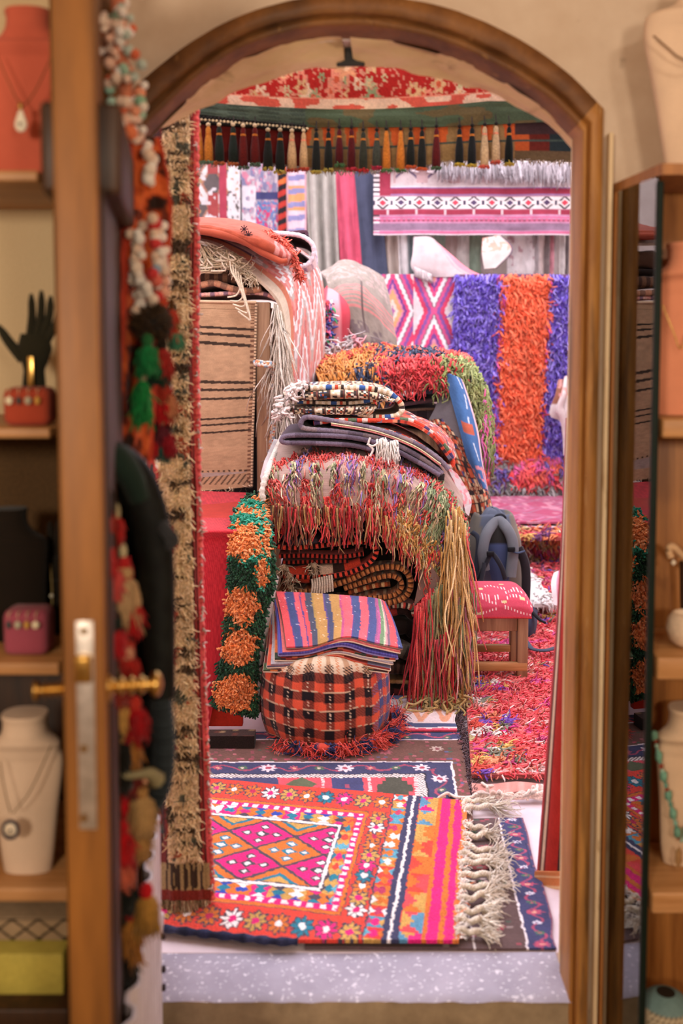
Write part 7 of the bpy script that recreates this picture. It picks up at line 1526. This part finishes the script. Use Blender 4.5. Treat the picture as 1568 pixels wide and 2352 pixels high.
# white bust with eye pendant, low shelf
def nk2(r, c, h, nk, sh, dd):
    chain(r, [P(118, 1712, 1.585), P(70, 1815, 1.57), P(30, 1868, 1.566)], .0010, '6a5030'); chain(r, [P(0, 1750, 1.58), P(10, 1810, 1.57), P(24, 1868, 1.566)], .0010, '6a5030')
    p = P(24, 1906, 1.562); b = MB(); a = np.linspace(0, 2 * math.pi, 40)
    b.tube(np.stack([p[0] + .0125 * np.cos(a), p[1] + 0 * a, p[2] + .0145 * np.sin(a)], 1), .0026, '2a2438', 8); b.build('pendant_ring', PAINT, r)
    b = MB().lathe([(.0004, -.002), (.011, -.001), (.011, .001), (.0004, .002)], 'e0d0b8', 20, p, ax=1); b.lathe([(.0004, -.0035), (.0025, -.002), (.0004, 0)], '3a2c24', 10, p, ax=1); b.build('pendant_disc', PAINT, r)
bust('necklace_bust', 'cream necklace bust with round eye pendant on the lowest left shelf', (P(62, 1850, 1.63)[0], 1.63, SH[3][0] + .001), P(60, 1632, 1.63)[2] - SH[3][0] - .004, 'd6bca4', .038, .062, .040, necklace=nk2)
# dark bust on the third shelf
bust('necklace_bust', 'black necklace bust in the shade on the third left shelf', (P(28, 1300, 1.7)[0], 1.70, SH[2][0] + .001), P(28, 1168, 1.70)[2] - SH[2][0], '1c150f', .028, .062, .05)
# jewellery hands
def hand(label, base, s, col, tilt, extra):
    r = thing('display_hand', label, 'jewellery stand', base); c = np.asarray(base, float); b = MB()
    def pt(x, y, z): return c + np.array([x, y, z]) * s
    b.tube(cr([pt(0, 0, 0), pt(0, 0, .5), pt(.01, 0, .9), pt(.02, 0, 1.15)], 24), np.interp(np.linspace(0, 1, 24), [0, .3, .7, 1], [.30, .24, .20, .26]) * s, col, 14, sq=(1, .7))
    b.tube(cr([pt(.02, 0, 1.05), pt(.03, 0, 1.35), pt(.04, 0, 1.62)], 16), np.interp(np.linspace(0, 1, 16), [0, .5, 1], [.24, .33, .27]) * s, col, 14, sq=(1, .5))
    for (x, L, lean) in ((-.10, .86, .12), (.02, .92, .22), (.12, .82, .32), (.22, .62, .40)):
        b.tube(cr([pt(x + .04, 0, 1.5), pt(x + .04 + lean * .5, -.03, 1.5 + L * .55), pt(x + .04 + lean * .7, -.12, 1.5 + L)], 14), np.interp(np.linspace(0, 1, 14), [0, .8, 1], [.085, .07, .03]) * s, col, 10)
    b.tube(cr([pt(-.18, 0, 1.15), pt(-.42, -.04, 1.45), pt(-.62, -.08, 1.78)], 14), np.interp(np.linspace(0, 1, 14), [0, .8, 1], [.12, .085, .04]) * s, col, 10)
    b.build('hand', FELT, r); extra(r, c, s, pt); return r
def watch(r, c, s, pt):
    b = MB(); b.box(pt(.02, -.24, .93), (.09 * s * 1.2, .03 * s, .55 * s), 'd8c090', .002); b.build('bracelet', METAL_BRASS, r)
def pend(r, c, s, pt):
    chain(r, [pt(.05, -.22, 1.5), pt(.08, -.26, .9), pt(.06, -.26, .35)], .0011, 'a08a58'); b = MB().lathe([(.0004, .004), (.004, 0), (.0004, -.004)], 'd8d0b8', 10, pt(.07, -.28, .85)); b.build('pendant', PAINT, r)
hs = (P(70, 672, 1.72)[2] - SH[1][0]) / 2.4
hand('dark green hand-shaped stand with a gold bracelet on the second left shelf', (P(76, 800, 1.72)[0], 1.72, SH[1][0] + .001), hs, '2c2a1e', 0, watch)
hs2 = (P(70, 1180, 1.74)[2] - SH[2][0]) / 2.4
hand('dark hand-shaped stand with a thin pendant in the shade of the third left shelf', (P(118, 1300, 1.74)[0], 1.74, SH[2][0] + .001), hs2 * .95, '1e1a14', 0, pend)
# earring blocks
def block(label, x0, x1, ytop, zsh, d, col, seed):
    A, B = P(x0, ytop, d), P(x1, ytop, d); h = A[2] - zsh; r = thing('earring_block', label, 'jewellery stand', ((A[0] + B[0]) / 2, d + .03, zsh + .001))
    MB().box(((A[0] + B[0]) / 2, d + .03, zsh + .001 + h / 2), (B[0] - A[0], .06, h), col, .012).build('cushion', FELT, r)
    b = MB(); rg = np.random.default_rng(seed)
    for k in range(4):
        x = A[0] + (B[0] - A[0]) * (.2 + .2 * k); z = A[2] - .004; y = d - .003
        b.tube(np.array([[x, y + .01, z + .004], [x, y - .004, z + .003], [x, y - .004, z - .008]]), .0009, 'd8c8a0', 5)
        rr = [.007, .004, .0065, .005][(k + seed) % 4]; b.lathe([(.0004, .006), (rr, .001), (rr * .7, -.006), (.0004, -.008)], ['e6d8b8', '3a4a4a', 'b0a890', 'c89a4a'][(k + seed) % 4], 10, (x, y - .005, z - .014), sy=.5)
    b.build('earring', PAINT, r); return r
block('terracotta block with hanging silver earrings on the second left shelf', 2, 110, 892, SH[1][0], 1.60, 'a8452f', 0)
block('mauve pink block with rings and dark stones on the third left shelf', 2, 105, 1406, SH[2][0], 1.60, '9c4a5a', 1)
# boxes under the lowest shelf
lb = P(152, 2190, 1.62)[0]; zbx = shelfz(2300) - .014
A = P(60, 2288, 1.60); zt_ = P(60, 2192, 1.60)[2]; zt2 = P(60, 2112, 1.64)[2]
b = MB().box(((lb - 1.0) / 2, 1.66, (A[2] + zt_) / 2), (lb + 1.0, .12, zt_ - A[2]), 'b8a84e', .003); tag(b.build('yellow_box', PAINT), 'flat yellow-green box under the lowest left shelf', 'box')
b = MB(); nx, nz = 160, 40; X, Z = np.meshgrid(np.linspace(-1.0, lb - .001, nx), np.linspace(zt_ + .001, zt2, nz), indexing='ij')
lat = (np.abs(((X / .045 + Z / .035) % 1) - .5) < .07) | (np.abs(((X / .045 - Z / .035) % 1) - .5) < .07)
b.sheet(np.stack([X, 1.64 + 0 * X, Z], -1), PT(X.shape, '9c8468').m(lat, '2c241c').c, .004); b.box(((lb - 1.0) / 2, 1.70, (zt_ + zt2) / 2 + .0005), (lb + 1.0 - .004, .11, zt2 - zt_ - .001), '9c8468', .002); tag(b.build('lattice_box', PAINT), 'beige box with dark lattice pattern lying on the yellow-green box', 'box')
b = MB().tube(cr([P(-20, 2330, 1.64), P(40, 2322, 1.62), P(75, 2300, 1.62), P(95, 2280, 1.64)], 30) + [0, 0, -.02], .006, '8a6a34', 8); o = b.build('cane_handle', PAINT); tag(o, 'curved tan cane handle in the dark below the yellow-green box', 'handle')

# ================= right display cabinet =================
rc = thing('display_cabinet', 'glass-sided wooden display cabinet against the wall right of the doorway', 'cabinet', (.9, 1.95, FA))
gx = P(1503, 900, 1.82)[0]; gx2 = P(1404, 900, 2.03)[0]; X2 = 1.35; ztop = P(1540, 376, 1.82)[2]; zlow = P(1540, 402, 1.82)[2]
b = MB(); pts_ = [(gx + .002, 1.815), (X2, 1.815), (X2, 2.05), (gx2, 2.05)]
V = np.array([(x, y, z) for z in (zlow, ztop) for x, y in pts_]); b.add(V, np.array([[0, 3, 2, 1], [4, 5, 6, 7], [0, 1, 5, 4], [1, 2, 6, 5], [2, 3, 7, 6], [3, 0, 4, 7]]), 'ffffff'); b.build('top_board', WOOD_CAB, rc, smooth=False)
b = MB(); V = np.array([(x, y, z) for z in (FA + .02, zlow) for x, y in ((gx, 1.83), (gx + .005, 1.83), (gx2 + .005, 2.02), (gx2, 2.02))]); b.add(V, np.array([[0, 3, 2, 1], [4, 5, 6, 7], [0, 1, 5, 4], [1, 2, 6, 5], [2, 3, 7, 6], [3, 0, 4, 7]]), 'ffffff'); b.build('side_pane', gm, rc, smooth=False)
MB().box((gx + .004, 1.828, (FA + zlow) / 2), (.012, .012, zlow - FA - .02), '0f1c16', .002).build('glass_edge', PAINT, rc)
MB().box((gx2 + .006, 2.03, (FA + zlow) / 2), (.018, .03, zlow - FA), 'ffffff', .003).build('back_post', WOOD_CAB, rc)
MB().box(((gx2 + X2) / 2, 2.044, (FA + zlow) / 2), (X2 - gx2, .014, zlow - FA), 'ffffff', .002).build('back_board', WOOD_CAB, rc)
MB().box((X2, 1.93, (FA + zlow) / 2), (.02, .22, zlow - FA), 'ffffff', .002).build('side_panel', WOOD_CAB, rc)
RS = []
for y0, y1 in ((962, 1006), (1508, 1560), (2048, 2096)):
    za, zb = P(1540, y0, 1.84)[2], P(1540, y1, 1.84)[2]; RS.append(za); MB().box(((gx + .012 + X2) / 2, 1.935, (za + zb) / 2), (X2 - gx - .03, .2, za - zb), 'ffffff', .004).build('shelf', WOOD_OAK, rc)
MB().box(((gx + X2) / 2, 1.935, FA + .02), (X2 - gx - .03, .2, .04), 'ffffff', .004).build('plinth', WOOD_DARK, rc)
# bust on top
def nk3(r, c, h, nk, sh, dd):
    chain(r, [P(1500, 82, 1.87), P(1530, 108, 1.865), P(1560, 132, 1.86), P(1600, 140, 1.86), P(1660, 90, 1.87)], .0022, '8a6a50', name='cord')
bust('necklace_bust', 'large cream necklace bust with a dark cord, standing on top of the right cabinet', (P(1604, 200, 1.93)[0], 1.93, ztop + .001), P(1604, -70, 1.93)[2] - ztop, 'e0c2a6', .038, .105, .058, necklace=nk3)
bust('necklace_bust', 'terracotta necklace bust with a fine gold chain in the right cabinet', (P(1586, 800, 1.95)[0], 1.95, RS[0] + .001), P(1586, 560, 1.95)[2] - RS[0], 'dc8e6c', .05, .072, .074, necklace=lambda r, c, h, nk, sh, dd: chain(r, [P(1520, 700, 1.92), P(1545, 760, 1.915), P(1562, 800, 1.913), P(1580, 760, 1.915)], .0013, 'd0a050', METAL_BRASS))
def nk4(r, c, h, nk, sh, dd):
    rg = np.random.default_rng(5); pts = cr([P(1502, 1690, 1.93), P(1514, 1745, 1.915), P(1530, 1810, 1.91), P(1548, 1880, 1.908), P(1562, 1930, 1.908), P(1580, 1900, 1.908)], 40); q, s = even(pts, 26)
    b = MB()
    for k in range(26):
        big = k % 4 == 0; r0 = .0075 if big else .0042; L = .011 if big else .005
        b.lathe([(.0004, -L), (r0 * .9, -L * .7), (r0, 0), (r0 * .9, L * .7), (.0004, L)], ['6a9a88', '7fae9c', '8a3a2a', '5c8a78', '9ab8a4'][(k * 2) % 5] if not big else '6f9c86', 10, q[k])
    b.build('bead_necklace', PAINT, r)
    MB().lathe([(.0004, 0), (.006, -.01), (.007, -.03), (.0004, -.045)], 'a07a50', 12, P(1558, 1945, 1.905), sy=.5).build('pendant', PAINT, r)
bust('necklace_bust', 'cream necklace bust with turquoise bead necklace in the right cabinet', (P(1584, 1800, 1.95)[0], 1.95, RS[2] + .001), P(1584, 1625, 1.95)[2] - RS[2], 'd8b898', .045, .068, .05, necklace=nk4)
# ceramic pieces
r = thing('jewellery_stand', 'dark tree-like stand with a cream curved hook in the right cabinet', 'jewellery stand', (P(1560, 1400, 1.99)[0], 1.99, RS[1] + .001))
MB().tube(cr([P(1572, 1500, 1.99), P(1568, 1380, 1.99), P(1566, 1290, 1.98)], 20), .006, '3a2416', 8).build('stem', PAINT, r)
MB().tube(cr([P(1590, 1300, 1.96), P(1566, 1275, 1.95), P(1545, 1255, 1.95), P(1535, 1262, 1.95), P(1540, 1280, 1.95)], 24), .007, 'd0a880', 10).build('hook', PAINT, r)
MB().lathe([(.0004, .006), (.006, 0), (.0004, -.006)], 'e8d8c0', 10, P(1546, 1292, 1.94)).build('bead', PAINT, r)
rb_ = .042; b = MB().lathe([(.0005, 0), (.02, .001), (.034, .012), (.042, .035), (.038, .055), (.030, .066), (.027, .066), (.034, .05), (.03, .02), (.0005, .012)], 'e0c4a8', 28, (P(1580, 1450, 1.90)[0], 1.90, RS[1] + .001)); tag(b.build('cream_bowl', PAINT), 'small rounded cream ceramic bowl on the middle shelf of the right cabinet', 'bowl')
pcx = P(1530, 2360, 1.94); b = MB(); n = 64; m_ = 40
z0_ = FA + .041; R_ = .062
ph = np.linspace(.12, math.pi - .3, m_); a = np.linspace(0, 2 * math.pi, n, endpoint=False)
PH, A_ = np.meshgrid(ph, a, indexing='ij'); V = np.stack([.70 + 0 * A_ + R_ * np.sin(PH) * np.cos(A_), 1.90 + R_ * np.sin(PH) * np.sin(A_), z0_ + R_ * 1.02 - R_ * np.cos(PH)], -1)
dots = (((A_ * 5.0 + (np.floor(PH * 7) % 2) * .5) % 1 - .5) ** 2 * 1.6 + ((PH * 7) % 1 - .5) ** 2) < .035
V[..., 0] += P(1528, 2300, 1.90)[0] - .70; V[..., 2] += P(1528, 2345, 1.90)[2] - (z0_ + R_)
p = PT(A_.shape, 'bfae90').m(dots, '4a3a2a').m((PH > 2.25), '6f8a88')
b.grid(V, p.c, wrap=True); b.add(V[0], [list(range(n))[::-1]], 'bfae90'); b.add(V[-1], [list(range(n))], '2a241e'); tag(b.build('spotted_vase', PAINT), 'round cream vase with dark spots at the bottom of the right cabinet', 'vase')
zz_ = V[..., 2].min()
MB().box(((gx + X2) / 2, 1.935, zz_ - .012), (X2 - gx - .03, .2, .02), 'ffffff', .004).build('shelf', WOOD_OAK, rc)
